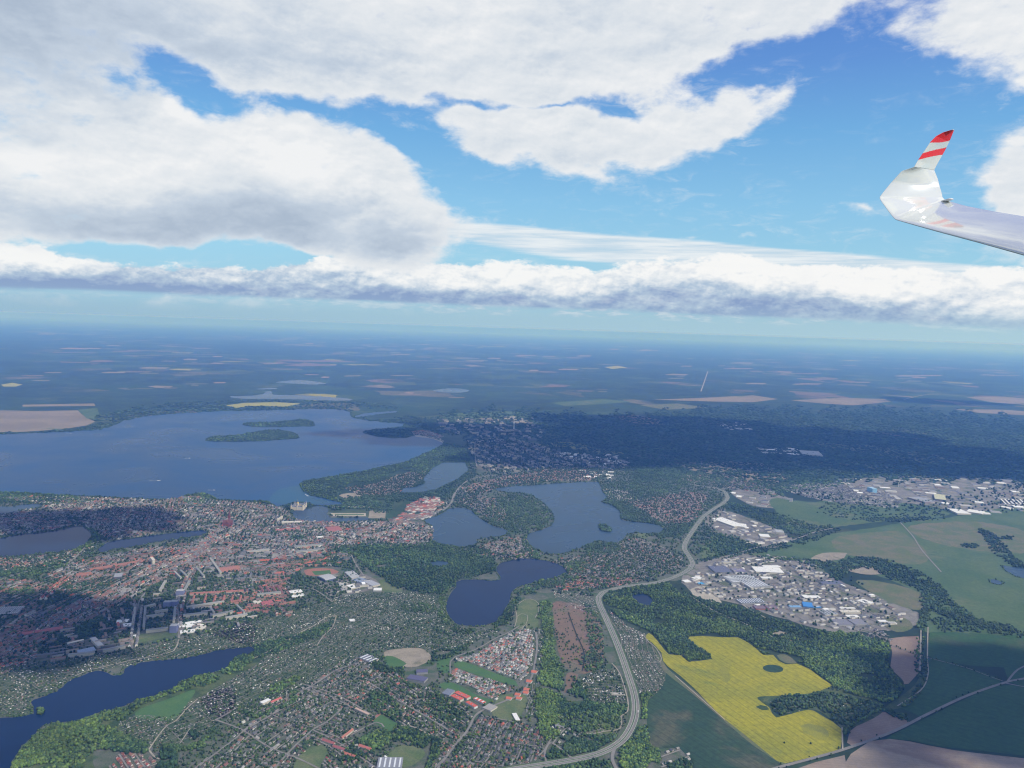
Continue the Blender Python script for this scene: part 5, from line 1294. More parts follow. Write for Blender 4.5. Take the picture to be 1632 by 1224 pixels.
for i, x in enumerate((304, 323, 338, 352, 366, 379)):
    building("apartment_block", "red-roofed comb bar, " + ['leftmost', 'second from left', 'third from left', 'fourth from left', 'fifth from left', 'rightmost'][i] + " below the long red roof", "apartment block", (x, 959), (x + 3.5, 948), (x + 4, 959.5), 12, (.30, .12, .09), (.50, .40, .32), 'gable')
building("apartment_block", "long red roof above the six comb bars", "apartment block", (302, 946), (388, 941), (303, 943.5), 12, (.27, .12, .10), (.44, .36, .30), 'gable')
for i, x in enumerate((412, 422, 432, 441)):
    building("apartment_block", "plum comb bar, " + ['leftmost', 'second', 'third', 'rightmost'][i] + " of four left of the low white school", "apartment block", (x, 933), (x + 6, 942), (x + 4, 932.5), 12, (.25, .11, .10), (.44, .36, .30), 'gable')
building("church", "red brick school with wide roof left of the avenue", "school", (35, 1010), (100, 1000), (38, 1006), 14, (.30, .10, .10), BRK, 'gable')
building("town_hall", "long red-roofed barracks behind the avenue", "barracks", (144, 908), (232, 893), (146, 904), 14, (.25, .12, .09), BRK, 'gable')
building("town_hall", "shorter red barracks beside the yard", "barracks", (122, 917), (146, 914), (124, 912), 14, (.26, .12, .09), BRK, 'gable')
building("apartment_tower", "cream tower block at the avenue's start", "apartment block", (239, 888), (243, 893), (242, 886), 34, CREAM, CREAM)
building("office_block", "dark flat office block behind the avenue", "office block", (181, 920), (194, 919), (182, 914), 18, MGREY, BLUEG)
building("school", "salmon-roofed school among the inner street rows", "school", (352, 910), (384, 906), (356, 902), 14, (.30, .14, .11), PINK, 'gable')
building("school", "white and grey low school by the garden colony", "school", (464, 946), (483, 943), (466, 941), 9, WHITE, CREAM)
building("school", "second low white wing by the garden colony", "school", (466, 952), (486, 949), (468, 948), 8, WHITE, CREAM)
building("museum", "red courtyard building among the old town roofs", "school", (524, 846), (546, 844), (526, 838), 14, (.28, .11, .10), BRK, 'gable')
building("school", "long red school in front of the castle pond", "school", (440, 845), (478, 842), (441, 842), 14, (.28, .12, .11), BRK, 'gable')
building("school", "white hall roof in the middle of the old town", "hall", (505, 857), (516, 856), (505, 855), 12, WHITE, CREAM)
building("riding_hall", "cream waterfront hall by the castle pond", "hall", (449, 833), (481, 832), (450, 831), 12, CREAM, CREAM)
building("theatre", "cream theatre facing the castle", "theatre", (441, 827), (450, 822), (444, 826), 24, CREAM, CREAM)
building("school", "purple-red clinic block left of the main garden colony", "school", (420, 965), (438, 962), (421, 956), 12, (.32, .10, .10), BRK, 'gable')
building("school", "pale school block next to the purple-red one", "school", (406, 962), (418, 960), (407, 957), 9, CREAM, WHITE)
building("school", "dark blue curved school, upper wing", "school", (664, 1072), (682, 1071), (665, 1067), 10, (.09, .09, .16), MGREY)
building("school", "dark blue curved school, lower wing", "school", (648, 1081), (676, 1086), (650, 1074), 10, (.09, .09, .16), MGREY)
building("workshop", "dark roofed workshop beside the sandy lot", "school", (571, 1048), (590, 1056), (580, 1040), 8, (.12, .13, .17), CREAM, strips=4)
building("school", "pale-roofed old school inside the tree ring", "school", (414, 1119), (427, 1113), (417, 1122), 12, WHITE, CREAM)
building("school", "red-roofed wing inside the tree ring", "school", (430, 1117), (446, 1110), (432, 1119), 10, (.38, .11, .10), CREAM, 'gable')
building("school", "long salmon-roofed hall above the soccer pitch", "school", (565, 1129), (586, 1139), (567, 1127), 9, (.42, .30, .25), CREAM)
for i, (x, y, c_) in enumerate(((513, 1178, 'plum'), (530, 1188, 'plum'), (546, 1199, 'salmon'), (571, 1187, 'salmon'))):
    building("apartment_block", ["plum-roofed block nearest the playing field", "plum-roofed block second from the playing field", "salmon-roofed block at the lower end of the row", "salmon-roofed block right of the row"][i], "apartment block", (x, y), (x + 18, y + 6), (x + 2, y - 3), 12, (.30, .11, .11) if c_ == 'plum' else (.42, .15, .12), CREAM, 'gable')
building("apartment_block", "long brown-roofed block near the soccer pitch", "apartment block", (542, 1174), (560, 1160), (545, 1176), 11, (.32, .14, .11), CREAM, 'gable')
building("warehouse", "big grey depot roof at the bottom edge", "depot", (600, 1224), (640, 1224), (607, 1207), 9, (.20, .21, .24), LGREY, strips=5)
building("warehouse", "narrow white-roofed shed by the bottom depot", "depot", (612, 1205), (620, 1211), (614, 1204), 8, WHITE, WHITE)
building("farm_shed", "white hall in the allotments below the park", "hall", (558, 990), (566, 989), (558, 987), 7, WHITE, LGREY)
building("warehouse", "long grey garage row by the highway gardens", "garage", (974, 1107), (994, 1107), (975, 1104), 4, (.36, .34, .30), CREAM)
building("warehouse", "L-shaped roof row inside the junction wood", "garage", (874, 1142), (897, 1143), (874, 1140), 5, (.30, .28, .26), CREAM)
building("warehouse", "square grey yard building under the roof row", "depot", (885, 1158), (897, 1158), (885, 1153), 6, (.20, .20, .21), CREAM)
for i, (x, y) in enumerate(((806, 1112), (820, 1106), (833, 1103), (822, 1112), (846, 1070), (838, 1085), (834, 1098))):
    building("villa", "large red-roofed white house, " + ["below the terraces' corner", "in the middle of the lower road bend", "at the outer lower road bend", "on the meadow side of the road bend", "topmost beside the estate road", "beside the estate road above the bend", "outermost just above the road bend"][i], "house", (x, y), (x + 8, y + 1.5), (x + 1, y - 4), 10, (.44, .14, .09), WHITE, 'gable', group="red-roofed houses along the estate road")

# ------------------------------------------------------------------ castle on its island
def prism(r, h, z, n=10, r2=None, cx=0., cy=0.):
    r2 = r if r2 is None else r2
    V_ = [(cx + r * math.cos(2 * math.pi * i / n), cy + r * math.sin(2 * math.pi * i / n), z) for i in range(n)] + [(cx + r2 * math.cos(2 * math.pi * i / n), cy + r2 * math.sin(2 * math.pi * i / n), z + h) for i in range(n)]
    F_ = [(i, (i + 1) % n, n + (i + 1) % n, n + i) for i in range(n)] + [tuple(range(n, 2 * n)), tuple(range(n - 1, -1, -1))]
    return V_, F_
def prim(name, vf, mat, parent, smooth=False):
    me = bpy.data.meshes.new(name); me.from_pydata(vf[0], [], vf[1]); me.materials.append(mat)
    if smooth: me.shade_smooth()
    return obj(name, me, parent)
def empty(name, xy, label, cat, z=None, rot=0.0):
    e_ = bpy.data.objects.new(name, None); C.objects.link(e_)
    e_.location = (xy[0], xy[1], Z0 if z is None else z); e_.rotation_euler = (0, 0, rot)
    e_['label'] = label; e_['category'] = cat
    return e_
c_ = G(476, 811)
castle = empty("castle", c_, "many-towered pale castle on its wooded island in the lake", "castle", z=Z0 + 1)
SAND_ = fm((.50, .44, .34)); SLATE = fm((.14, .15, .18)); GOLD = fm((.55, .40, .12))
for x, y, l, w_, h, r_ in ((0, 45, 90, 18, 26, 0), (0, -45, 90, 18, 26, 0), (-42, 0, 18, 90, 24, 1), (42, 0, 18, 90, 28, 1)):
    obj("wing", box_mesh(l, w_, h, 0, SAND_, "wing", cx=x, cy=y), castle)
    ll, ww = (l, w_)
    if r_:
        m_ = gable_mesh(90, 18, 10, 0, SLATE)
        o_ = obj("roof", m_, castle); o_.location = (x, y, h); o_.rotation_euler = (0, 0, math.pi / 2)
    else: obj("roof", gable_mesh(ll, ww, 10, h, SLATE, cx=x, cy=y), castle)
for x, y, r_, h in ((-45, -48, 7, 38), (45, -48, 8, 44), (-45, 48, 7, 36), (45, 48, 8, 40), (0, -50, 6, 40), (44, 0, 7, 42)):
    t_ = prim("tower", prism(r_, h, 0, cx=x, cy=y), SAND_, castle)
    prim("spire", prism(r_ + 1, 16, h, r2=.4, cx=x, cy=y), SLATE, t_)
t_ = prim("main_tower", prism(10, 52, 0, cx=0, cy=-30), SAND_, castle)
prim("dome", prism(10, 8, 52, r2=8, cx=0, cy=-30), GOLD, t_); prim("spire", prism(7, 24, 60, r2=.4, cx=0, cy=-30), SLATE, t_)
# cathedral
c_ = G(363, 838)
cath = empty("cathedral", c_, "dark red brick cathedral with tall spire over the old town", "church", rot=math.radians(100))
BR_ = fm((.17, .060, .060)); CU_ = fm((.13, .055, .055))
obj("nave", box_mesh(100, 34, 26, 0, BR_, "nave"), cath); obj("roof", gable_mesh(100, 34, 20, 26, CU_), cath)
obj("transept", box_mesh(24, 68, 26, 0, BR_, "transept", cx=-8), cath)
o_ = obj("transept_roof", gable_mesh(68, 24, 19, 26, CU_, "transept_roof"), cath); o_.location = (-8, 0, 0); o_.rotation_euler = (0, 0, math.pi / 2)
t_ = obj("tower", box_mesh(16, 16, 62, 0, BR_, "tower", cx=56), cath)
prim("spire", prism(9, 46, 62, n=8, r2=.3, cx=56), CU_, t_)
# television tower far behind
c_ = G(819, 685)
tv = empty("television_tower", c_, "slender pale television tower standing over the far dark wood", "tower")
PL_ = fm((.62, .62, .60))
prim("shaft", prism(9, 92, 0, r2=5), PL_, tv); prim("pod", prism(15, 14, 92, n=14), PL_, tv); prim("pod_cap", prism(15, 6, 106, n=14, r2=7), PL_, tv); prim("mast", prism(3.2, 48, 112, r2=.9), PL_, tv)
# chimneys
for (x, y, lab) in ((1118, 800, 'thin pale chimney beside the far highway'), (1432, 776, 'thin chimney in the far industrial estate'), (250, 838, 'thin brick chimney in the old town'), (300, 800, 'pale spire of a small church near the big lake')):
    e_ = empty("chimney", G(x, y), lab, "chimney")
    prim("stack", prism(3, 46, 0, n=8, r2=2), PL_, e_); prim("rim", prism(2.6, 2, 46, n=8), fm((.4, .12, .1)), e_)
# ------------------------------------------------------------------ trees
ICOS = [ico(.22, s_) for s_ in range(4)]
GREENS = {
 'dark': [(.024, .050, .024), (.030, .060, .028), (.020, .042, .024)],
 'mid': [(.048, .088, .032), (.060, .102, .036), (.040, .074, .030), (.070, .105, .040)],
 'fresh': [(.090, .140, .034), (.078, .128, .036), (.068, .115, .036), (.100, .140, .042)],
 'blue': [(.044, .074, .044), (.054, .084, .050), (.036, .062, .040)],
}
TR = []      # x, y, rx, rz, z, colour
def wood(poly, mix_, dens=1.0, sx=2.3, sy=1.7, hgt=11.0, seed=0, ragged=1.6):
    P_ = smooth_px(poly, True, 6, .8)
    lo, hi = P_.min(0), P_.max(0)
    lo = np.maximum(lo, (-60, 560)); hi = np.minimum(hi, (1700, 1300))
    gx = np.arange(lo[0], hi[0], sx); gy = np.arange(lo[1], hi[1], sy)
    if not len(gx) or not len(gy): return
    X, Y = np.meshgrid(gx, gy); X = X.ravel(); Y = Y.ravel()
    X = X + rng.uniform(-.5, .5, X.shape) * sx; Y = Y + rng.uniform(-.5, .5, Y.shape) * sy
    keep = rng.random(X.shape) < dens
    q_ = np.stack([X[keep], Y[keep]], 1)
    rag = np.stack([np.sin(q_[:, 1] / 3.1 + 2 * np.sin(q_[:, 0] / 5.3)) + np.sin(q_[:, 0] / 2.3 + q_[:, 1]), .5 * np.sin(q_[:, 0] / 4.1 + 2 * np.sin(q_[:, 1] / 3.7)) + .5 * np.sin(q_[:, 0] / 11.0)], 1)
    q_ = q_[inside(q_ + rag * (ragged + rng.normal(0, .5, rag.shape)), P_)]
    if not len(q_): return
    W = G(q_[:, 0], q_[:, 1])
    W = W[~blocked(W, pad=1.0)]
    if len(W) == 0: return
    D_ = np.hypot(W[:, 0], W[:, 1]); D_ = np.hypot(D_, H)
    r_ = np.maximum(4.6, sx * D_ / FPX * .62) * rng.uniform(.75, 1.3, len(W))
    rz = np.minimum(r_, 7.0) * rng.uniform(.8, 1.25, len(W))
    cl = [random.choices(list(mix_), weights=list(mix_.values()))[0] for _ in range(len(W))]
    # the kinds stand in loose clumps
    nz = np.sin(W[:, 0] / 90 + np.sin(W[:, 1] / 70) * 2) * np.sin(W[:, 1] / 110 + seed)
    keys = list(mix_)
    for i in range(len(W)):
        k_ = cl[i]
        if nz[i] > .25 and len(keys) > 1 and random.random() < .6: k_ = keys[1]
        if math.sin(W[i, 0] / 83 + 2 * math.sin(W[i, 1] / 71)) * math.sin(W[i, 1] / 97 + W[i, 0] / 140) > .86: continue
        c_ = random.choice(GREENS[k_])
        bigf = 1.12 + .18 * math.sin(W[i, 0] / 210 + 1.3 * math.sin(W[i, 1] / 160)) + .12 * math.sin(W[i, 1] / 57 + W[i, 0] / 71)
        s_ = random.uniform(.65, 1.35) * bigf
        if random.random() < .12: r_[i] *= 1.5; rz[i] *= 1.4
        TR.append((W[i, 0], W[i, 1], r_[i], rz[i], hgt * .45 * random.uniform(.6, 1.5), (c_[0] * s_, c_[1] * s_, c_[2] * s_)))
FOREST_N = [(963, 944), (1000, 936), (1055, 930), (1085, 945), (1108, 962), (1148, 980), (1185, 998), (1225, 1005), (1280, 1018), (1262, 1024), (1290, 1020), (1330, 1009), (1360, 1006), (1385, 1018), (1414, 1024), (1417, 1060), (1430, 1082), (1441, 1092), (1430, 1112), (1404, 1128), (1372, 1115), (1330, 1095), (1310, 1080), (1290, 1065), (1270, 1056), (1250, 1042), (1216, 1042), (1203, 1031), (1190, 1022), (1176, 1015), (1120, 1012), (1098, 1014), (1106, 1026), (1118, 1035), (1132, 1045), (1134, 1050), (1112, 1053), (1098, 1054), (1088, 1044), (1068, 1042), (1050, 1022), (1036, 1007), (1005, 992), (980, 980), (964, 960)]
wood(FOREST_N, {'mid': 5, 'fresh': 2, 'blue': 3, 'dark': 2}, seed=1)
wood([(1085, 938), (1104, 950), (1180, 968), (1250, 992), (1330, 1010), (1330, 1016), (1250, 1014), (1180, 1002), (1108, 966)], {'mid': 4, 'blue': 3, 'dark': 2}, dens=.7)
wood([(562, 872), (600, 866), (640, 868), (690, 866), (715, 872), (740, 884), (785, 895), (792, 912), (740, 922), (722, 932), (712, 945), (690, 948), (650, 942), (625, 935), (606, 920), (585, 905), (566, 890)], {'dark': 5, 'mid': 3}, seed=2, hgt=15)
wood([(455, 898), (480, 890), (525, 892), (545, 902), (530, 905), (490, 904), (455, 912), (440, 910)], {'dark': 4, 'mid': 2})
wood([(518, 868), (545, 870), (560, 880), (545, 895), (525, 890), (510, 885)], {'mid': 3, 'dark': 2})
wood([(862, 960), (878, 962), (882, 990), (882, 1030), (892, 1062), (894, 1100), (888, 1140), (892, 1165), (880, 1182), (862, 1172), (854, 1140), (854, 1110), (862, 1060), (866, 1010), (858, 985)], {'fresh': 5, 'mid': 3}, seed=3)
wood([(886, 1062), (900, 1060), (898, 1085), (893, 1110), (884, 1100)], {'dark': 4, 'mid': 2})
wood([(920, 1085), (930, 1100), (945, 1120), (1000, 1125), (985, 1145), (940, 1135), (900, 1145), (888, 1130), (895, 1110), (912, 1100)], {'mid': 4, 'dark': 3})
wood([(880, 1145), (900, 1140), (960, 1135), (990, 1145), (985, 1165), (960, 1150), (930, 1170), (900, 1160)], {'mid': 4, 'fresh': 1, 'blue': 2}, dens=.6)
wood([(895, 1195), (925, 1172), (960, 1175), (985, 1172), (985, 1182), (955, 1200), (910, 1208)], {'mid': 4, 'dark': 2, 'blue': 2})
wood([(1016, 1108), (1040, 1105), (1050, 1100), (1034, 1118), (1030, 1150), (1036, 1185), (1052, 1200), (1045, 1240), (1000, 1240), (988, 1205), (1006, 1172), (1016, 1140)], {'mid': 4, 'fresh': 3, 'dark': 2}, seed=4)
wood([(1080, 1215), (1095, 1210), (1105, 1240), (1050, 1240), (1056, 1222)], {'mid': 3, 'dark': 2})
wood([(884, 1190), (868, 1215), (895, 1210)], {'mid': 3, 'dark': 2}, dens=.7)
wood([(870, 1225), (960, 1212), (980, 1240), (860, 1245)], {'mid': 3, 'dark': 2}, dens=.5)
wood([(930, 968), (950, 975), (962, 1010), (960, 1060), (930, 1072), (926, 1050), (940, 1030)], {'blue': 4, 'mid': 2}, dens=.5)
wood([(15, 1245), (25, 1212), (45, 1185), (75, 1160), (120, 1152), (160, 1142), (155, 1165), (110, 1175), (80, 1200), (60, 1240)], {'mid': 3, 'fresh': 3}, seed=5)
wood([(160, 1140), (210, 1124), (230, 1112), (284, 1096), (300, 1084), (372, 1056), (410, 1044), (402, 1056), (350, 1085), (300, 1100), (240, 1118), (215, 1135), (180, 1150)], {'mid': 4, 'fresh': 2, 'dark': 1}, dens=.7)
wood([(100, 1170), (150, 1160), (190, 1165), (200, 1190), (150, 1200), (110, 1240), (60, 1240)], {'mid': 3, 'fresh': 2}, dens=.55)
wood([(190, 1170), (230, 1188), (235, 1200), (190, 1200), (165, 1185)], {'dark': 3, 'mid': 2}, dens=.9)
wood([(253, 1204), (268, 1196), (282, 1206), (280, 1226), (255, 1232), (250, 1215)], {'dark': 5}, hgt=20)
wood([(303, 1170), (312, 1166), (318, 1176), (308, 1180)], {'dark': 5}, hgt=16)
wood([(256, 1188), (300, 1190), (330, 1178), (320, 1192), (280, 1200)], {'mid': 3}, dens=.7)
wood([(388, 1128), (400, 1140), (425, 1136), (465, 1114), (460, 1104), (470, 1102), (472, 1116), (440, 1136), (412, 1146), (388, 1136)], {'dark': 3, 'mid': 3}, dens=1)
wood([(395, 1125), (420, 1108), (450, 1106), (420, 1112)], {'mid': 3}, dens=.8)
wood([(360, 1050), (410, 1030), (440, 1020), (480, 1010), (520, 995), (535, 990), (515, 1015), (480, 1025), (430, 1045), (400, 1052)], {'mid': 4, 'dark': 3}, dens=.85)
wood([(430, 1100), (450, 1085), (480, 1078), (470, 1092), (445, 1104)], {'fresh': 3, 'mid': 3}, dens=.6)
wood([(545, 1200), (575, 1180), (610, 1162), (650, 1160), (700, 1180), (700, 1195), (680, 1235), (660, 1240), (676, 1200), (660, 1185), (630, 1180), (600, 1195), (565, 1215)], {'mid': 4, 'dark': 2, 'fresh': 2})
wood([(585, 1112), (612, 1100), (630, 1120), (640, 1150), (620, 1146), (600, 1132)], {'dark': 3, 'mid': 3}, dens=.5)
wood([(668, 1110), (690, 1105), (720, 1120), (740, 1140), (720, 1155), (690, 1135)], {'dark': 2, 'mid': 3}, dens=.4)
wood([(690, 1040), (720, 1035), (750, 1028), (720, 1048), (690, 1055)], {'dark': 3, 'mid': 3}, dens=.9)
wood([(590, 1050), (600, 1048), (612, 1062), (640, 1066), (650, 1062), (640, 1072), (610, 1072), (592, 1062)], {'dark': 4, 'mid': 3})
wood([(640, 1085), (660, 1092), (690, 1090), (690, 1080), (680, 1092), (655, 1098)], {'mid': 3}, dens=.7)
wood([(640, 965), (670, 962), (700, 968), (680, 978), (650, 975)], {'mid': 3}, dens=.6)
wood([(690, 1005), (730, 1000), (760, 1006), (720, 1015)], {'mid': 3, 'dark': 1}, dens=.7)
wood([(120, 1000), (160, 985), (180, 1000), (170, 1015), (130, 1015)], {'dark': 4, 'mid': 2}, dens=.8)
wood([(85, 1010), (140, 1000), (120, 1040), (80, 1045), (60, 1035)], {'dark': 4}, dens=.35)
wood([(90, 945), (150, 925), (250, 915), (200, 935), (140, 955), (90, 970)], {'dark': 5, 'blue': 2}, dens=.8)
wood([(0, 940), (40, 935), (60, 950), (30, 965), (0, 962)], {'dark': 3, 'mid': 3}, dens=.8)
wood([(0, 912), (60, 902), (110, 893), (100, 905), (40, 920), (-40, 925)], {'mid': 3, 'dark': 2}, dens=.7)
wood([(130, 838), (150, 845), (160, 856), (150, 868), (120, 885), (115, 878), (138, 866), (150, 852)], {'mid': 3, 'fresh': 2}, dens=.9)
wood([(0, 784), (60, 787), (120, 792), (160, 800), (100, 806), (68, 806), (60, 800), (0, 804), (-60, 805), (-60, 784)], {'dark': 5, 'mid': 1}, dens=.9)
wood([(50, 826), (100, 822), (140, 828), (120, 836), (60, 838)], {'dark': 4}, dens=.8)
wood([(295, 792), (318, 785), (345, 795), (348, 806), (310, 808), (290, 802)], {'mid': 4, 'blue': 3}, dens=.9)
wood([(400, 799), (420, 799), (432, 800), (430, 805), (410, 806)], {'mid': 4}, dens=.9)
wood([(430, 846), (480, 846), (520, 850), (520, 860), (470, 862), (435, 858)], {'dark': 3, 'blue': 3}, dens=.8)
wood([(520, 806), (560, 790), (600, 790), (630, 805), (620, 818), (588, 815), (583, 812), (527, 812)], {'dark': 2, 'blue': 3, 'mid': 2}, dens=1)
wood([(535, 832), (560, 826), (600, 828), (620, 826), (600, 833), (560, 835)], {'blue': 3, 'dark': 2}, dens=.8)
wood([(478, 770), (510, 762), (545, 757), (600, 746), (640, 738), (680, 720), (700, 711), (708, 706), (745, 715), (750, 735), (742, 745), (742, 737), (706, 737), (690, 745), (676, 756), (640, 750), (600, 765), (555, 772), (545, 785), (530, 798), (505, 792), (488, 786)], {'blue': 4, 'mid': 3}, seed=7)
wood([(640, 785), (660, 787), (700, 780), (720, 770), (725, 795), (700, 795), (650, 800), (620, 800), (610, 792)], {'blue': 3, 'dark': 2}, dens=.9)
wood([(742, 740), (760, 740), (756, 760), (735, 772), (722, 785), (715, 775), (738, 757), (747, 746)], {'blue': 3, 'dark': 2}, dens=.9)
wood([(575, 686), (600, 684), (640, 682), (665, 684), (664, 692), (650, 697), (620, 697), (585, 691)], {'dark': 3, 'blue': 2})
wood([(556, 664), (600, 668), (650, 664), (720, 668), (740, 690), (706, 694), (680, 685), (640, 676), (600, 671)], {'dark': 3, 'blue': 2}, dens=.9)
wood([(958, 778), (1000, 766), (1080, 752), (1150, 760), (1160, 775), (1100, 775), (1060, 790), (1030, 798), (1010, 800), (1020, 815), (1050, 835), (1010, 832), (990, 826), (985, 815), (975, 806), (958, 800), (968, 794)], {'blue': 4, 'mid': 3}, dens=.75, seed=8)
wood([(960, 800), (985, 800), (1000, 815), (1020, 828), (1005, 832), (990, 827), (985, 814), (972, 805)], {'blue': 3, 'mid': 2})
wood([(1045, 836), (1095, 833), (1110, 838), (1100, 850), (1060, 860), (1030, 852), (1058, 844)], {'blue': 4, 'mid': 2}, dens=.95)
wood([(935, 868), (985, 866), (985, 880), (950, 882), (930, 876)], {'blue': 3, 'mid': 3}, dens=1)
wood([(838, 852), (848, 875), (865, 885), (855, 893), (840, 880), (832, 866)], {'mid': 3, 'dark': 2}, dens=1)
wood([(760, 870), (735, 875), (735, 890), (785, 893), (830, 890), (862, 893), (862, 888), (800, 886)], {'mid': 3, 'dark': 2}, dens=.8)
wood([(690, 868), (735, 873), (740, 890), (790, 896), (790, 905), (745, 912), (700, 915), (660, 905), (650, 880)], {'mid': 3, 'blue': 3, 'dark': 2}, dens=.8)
wood([(878, 920), (905, 914), (910, 922), (890, 935), (862, 940), (850, 950), (820, 945), (845, 932)], {'mid': 3, 'blue': 3, 'dark': 1}, dens=.8)
wood([(900, 900), (930, 895), (940, 905), (915, 915), (903, 908)], {'mid': 3, 'blue': 3})
wood([(720, 935), (712, 950), (706, 975), (716, 992), (725, 998), (716, 1000), (700, 985), (702, 950)], {'mid': 3, 'fresh': 1}, dens=.8)
wood([(805, 975), (815, 965), (820, 950), (830, 955), (818, 985), (800, 1000), (785, 998)], {'mid': 3, 'dark': 2}, dens=.9)
wood([(770, 830), (800, 790), (850, 797), (870, 812), (880, 828), (876, 838), (850, 846), (812, 848), (800, 842)], {'blue': 3, 'mid': 3}, dens=.7)
wood([(1090, 905), (1110, 880), (1150, 850), (1200, 870), (1180, 885), (1130, 895)], {'blue': 4, 'mid': 2}, dens=.5)
wood([(1105, 850), (1130, 840), (1200, 868), (1262, 862), (1330, 842), (1340, 846), (1270, 870), (1195, 884), (1140, 880)], {'blue': 4, 'dark': 2}, dens=.55)
wood([(1160, 800), (1230, 815), (1290, 835), (1330, 840), (1260, 858), (1225, 838), (1165, 812), (1145, 806)], {'blue': 4, 'mid': 2}, dens=.7)
wood([(1130, 790), (1150, 790), (1145, 803), (1120, 820), (1105, 835), (1110, 815)], {'blue': 3, 'mid': 2}, dens=.4)
wood([(1195, 885), (1240, 888), (1290, 892), (1340, 900), (1300, 905), (1280, 898), (1200, 888)], {'blue': 4, 'mid': 2}, dens=.9)
wood([(1330, 905), (1360, 888), (1420, 895), (1460, 910), (1500, 935), (1520, 960), (1560, 985), (1620, 1002), (1600, 1008), (1530, 990), (1480, 970), (1470, 945), (1420, 922), (1370, 905), (1335, 925), (1320, 920)], {'blue': 5, 'dark': 2, 'mid': 2}, dens=.85, seed=9)
wood([(1468, 940), (1480, 945), (1482, 990), (1470, 1005), (1462, 1000), (1468, 970)], {'blue': 3, 'mid': 2}, dens=.7)
wood([(1490, 985), (1560, 990), (1632, 1008), (1632, 1018), (1560, 1008), (1500, 1005)], {'mid': 3, 'blue': 3}, dens=.35)
wood([(1560, 845), (1580, 850), (1620, 890), (1640, 910), (1620, 905), (1590, 885)], {'blue': 4, 'dark': 3}, dens=.8)
wood([(1530, 868), (1560, 868), (1560, 873), (1532, 873)], {'blue': 4, 'dark': 3}, dens=.9)
wood([(1592, 856), (1616, 857), (1614, 861), (1594, 860)], {'blue': 4, 'dark': 3}, dens=.9)
wood([(1310, 803), (1440, 806), (1500, 812), (1500, 828), (1440, 832), (1380, 830), (1320, 822)], {'blue': 4, 'dark': 1}, dens=.22)
wood([(1380, 826), (1480, 826), (1480, 830), (1380, 832)], {'blue': 4, 'dark': 1}, dens=.9)
wood([(1430, 1126), (1448, 1112), (1465, 1085), (1472, 1050), (1478, 1048), (1476, 1085), (1456, 1118), (1438, 1128)], {'mid': 3, 'blue': 3}, dens=.5)
wood([(1345, 1165), (1352, 1155), (1380, 1142), (1404, 1130), (1412, 1133), (1380, 1146), (1356, 1162), (1346, 1176)], {'mid': 3, 'fresh': 2}, dens=.9)
wood([(1232, 1115), (1300, 1106), (1328, 1096), (1345, 1102), (1400, 1125), (1370, 1145), (1340, 1155), (1320, 1142), (1300, 1130), (1262, 1135), (1240, 1142)], {'mid': 3, 'blue': 3, 'dark': 2}, dens=.5)
wood([(1260, 1105), (1275, 1100), (1285, 1105), (1270, 1112)], {'dark': 4})
wood([(1413, 1137), (1425, 1132), (1440, 1142), (1450, 1150), (1435, 1146)], {'mid': 3, 'dark': 2}, dens=.8)
wood([(1458, 1040), (1470, 1005), (1474, 1005), (1470, 1075), (1462, 1080)], {'mid': 3, 'dark': 2}, dens=.5)
# forest of the middle distance, cloud shade also put into its dark crown colours
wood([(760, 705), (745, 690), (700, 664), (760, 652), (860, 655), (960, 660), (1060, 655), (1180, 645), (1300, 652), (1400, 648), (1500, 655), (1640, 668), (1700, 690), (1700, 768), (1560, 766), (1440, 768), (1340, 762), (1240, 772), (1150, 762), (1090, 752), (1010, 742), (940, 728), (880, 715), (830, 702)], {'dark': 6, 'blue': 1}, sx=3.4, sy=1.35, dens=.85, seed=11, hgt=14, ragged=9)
wood([(1010, 742), (1090, 750), (1150, 760), (1240, 770), (1340, 764), (1360, 772), (1260, 785), (1240, 792), (1160, 776), (1080, 762), (1010, 756), (985, 745)], {'blue': 5, 'mid': 3}, sx=3, sy=1.5, dens=.7)
wood([(-60, 688), (40, 690), (140, 680), (200, 666), (300, 653), (440, 650), (540, 648), (560, 655), (500, 652), (440, 654), (370, 655), (300, 658), (200, 670), (150, 686), (60, 690), (-60, 693)], {'dark': 3, 'blue': 3}, sx=3, sy=1.2)
wood([(150, 672), (165, 660), (300, 640), (560, 640), (640, 652), (540, 650), (300, 655), (200, 668)], {'dark': 3, 'blue': 3}, sx=3.4, sy=1.3, dens=.6)
for p_ in (I1, I2, I3): wood(p_, {'blue': 4, 'mid': 2, 'dark': 2}, sx=2.2, sy=1.2)
wood(I4, {'blue': 3, 'dark': 2}, dens=.6); wood(I5, {'mid': 3}, sx=2, sy=1.5)
print('forest crowns', len(TR))
NF = len(TR)

# shore trees: a ragged fringe round every lake
for key, W in list(LAKES.items()):
    if 'far' in key or 'shallows' in key or 'palace' in key or 'castle' in key: continue
    seg = np.linalg.norm(np.roll(W, -1, 0) - W, axis=1)
    for i in range(len(W)):
        D_ = math.hypot(np.hypot(*W[i]), H)
        if D_ > 14000: continue
        stepm = max(7.0, 1.7 * D_ / FPX)
        n_ = int(seg[i] / stepm)
        for j in range(n_):
            if random.random() < .38: continue
            p_ = W[i] + (W[(i + 1) % len(W)] - W[i]) * (j + random.random()) / n_
            nr = W[(i + 1) % len(W)] - W[i]; nr = np.array([nr[1], -nr[0]]) / (np.linalg.norm(nr) + 1e-6)
            s_ = 1 if not inside(np.array([p_ + nr * 8]), W)[0] else -1
            p_ = p_ + nr * s_ * random.uniform(2, 4 + stepm * 1.2)
            r_ = max(3.8, stepm * .5) * random.uniform(.7, 1.3)
            c_ = random.choice(GREENS[random.choice(('mid', 'blue', 'dark', 'mid', 'fresh'))])
            TR.append((p_[0], p_[1], r_, min(r_, 6), random.uniform(2.5, 5), c_))
print('with shores', len(TR))

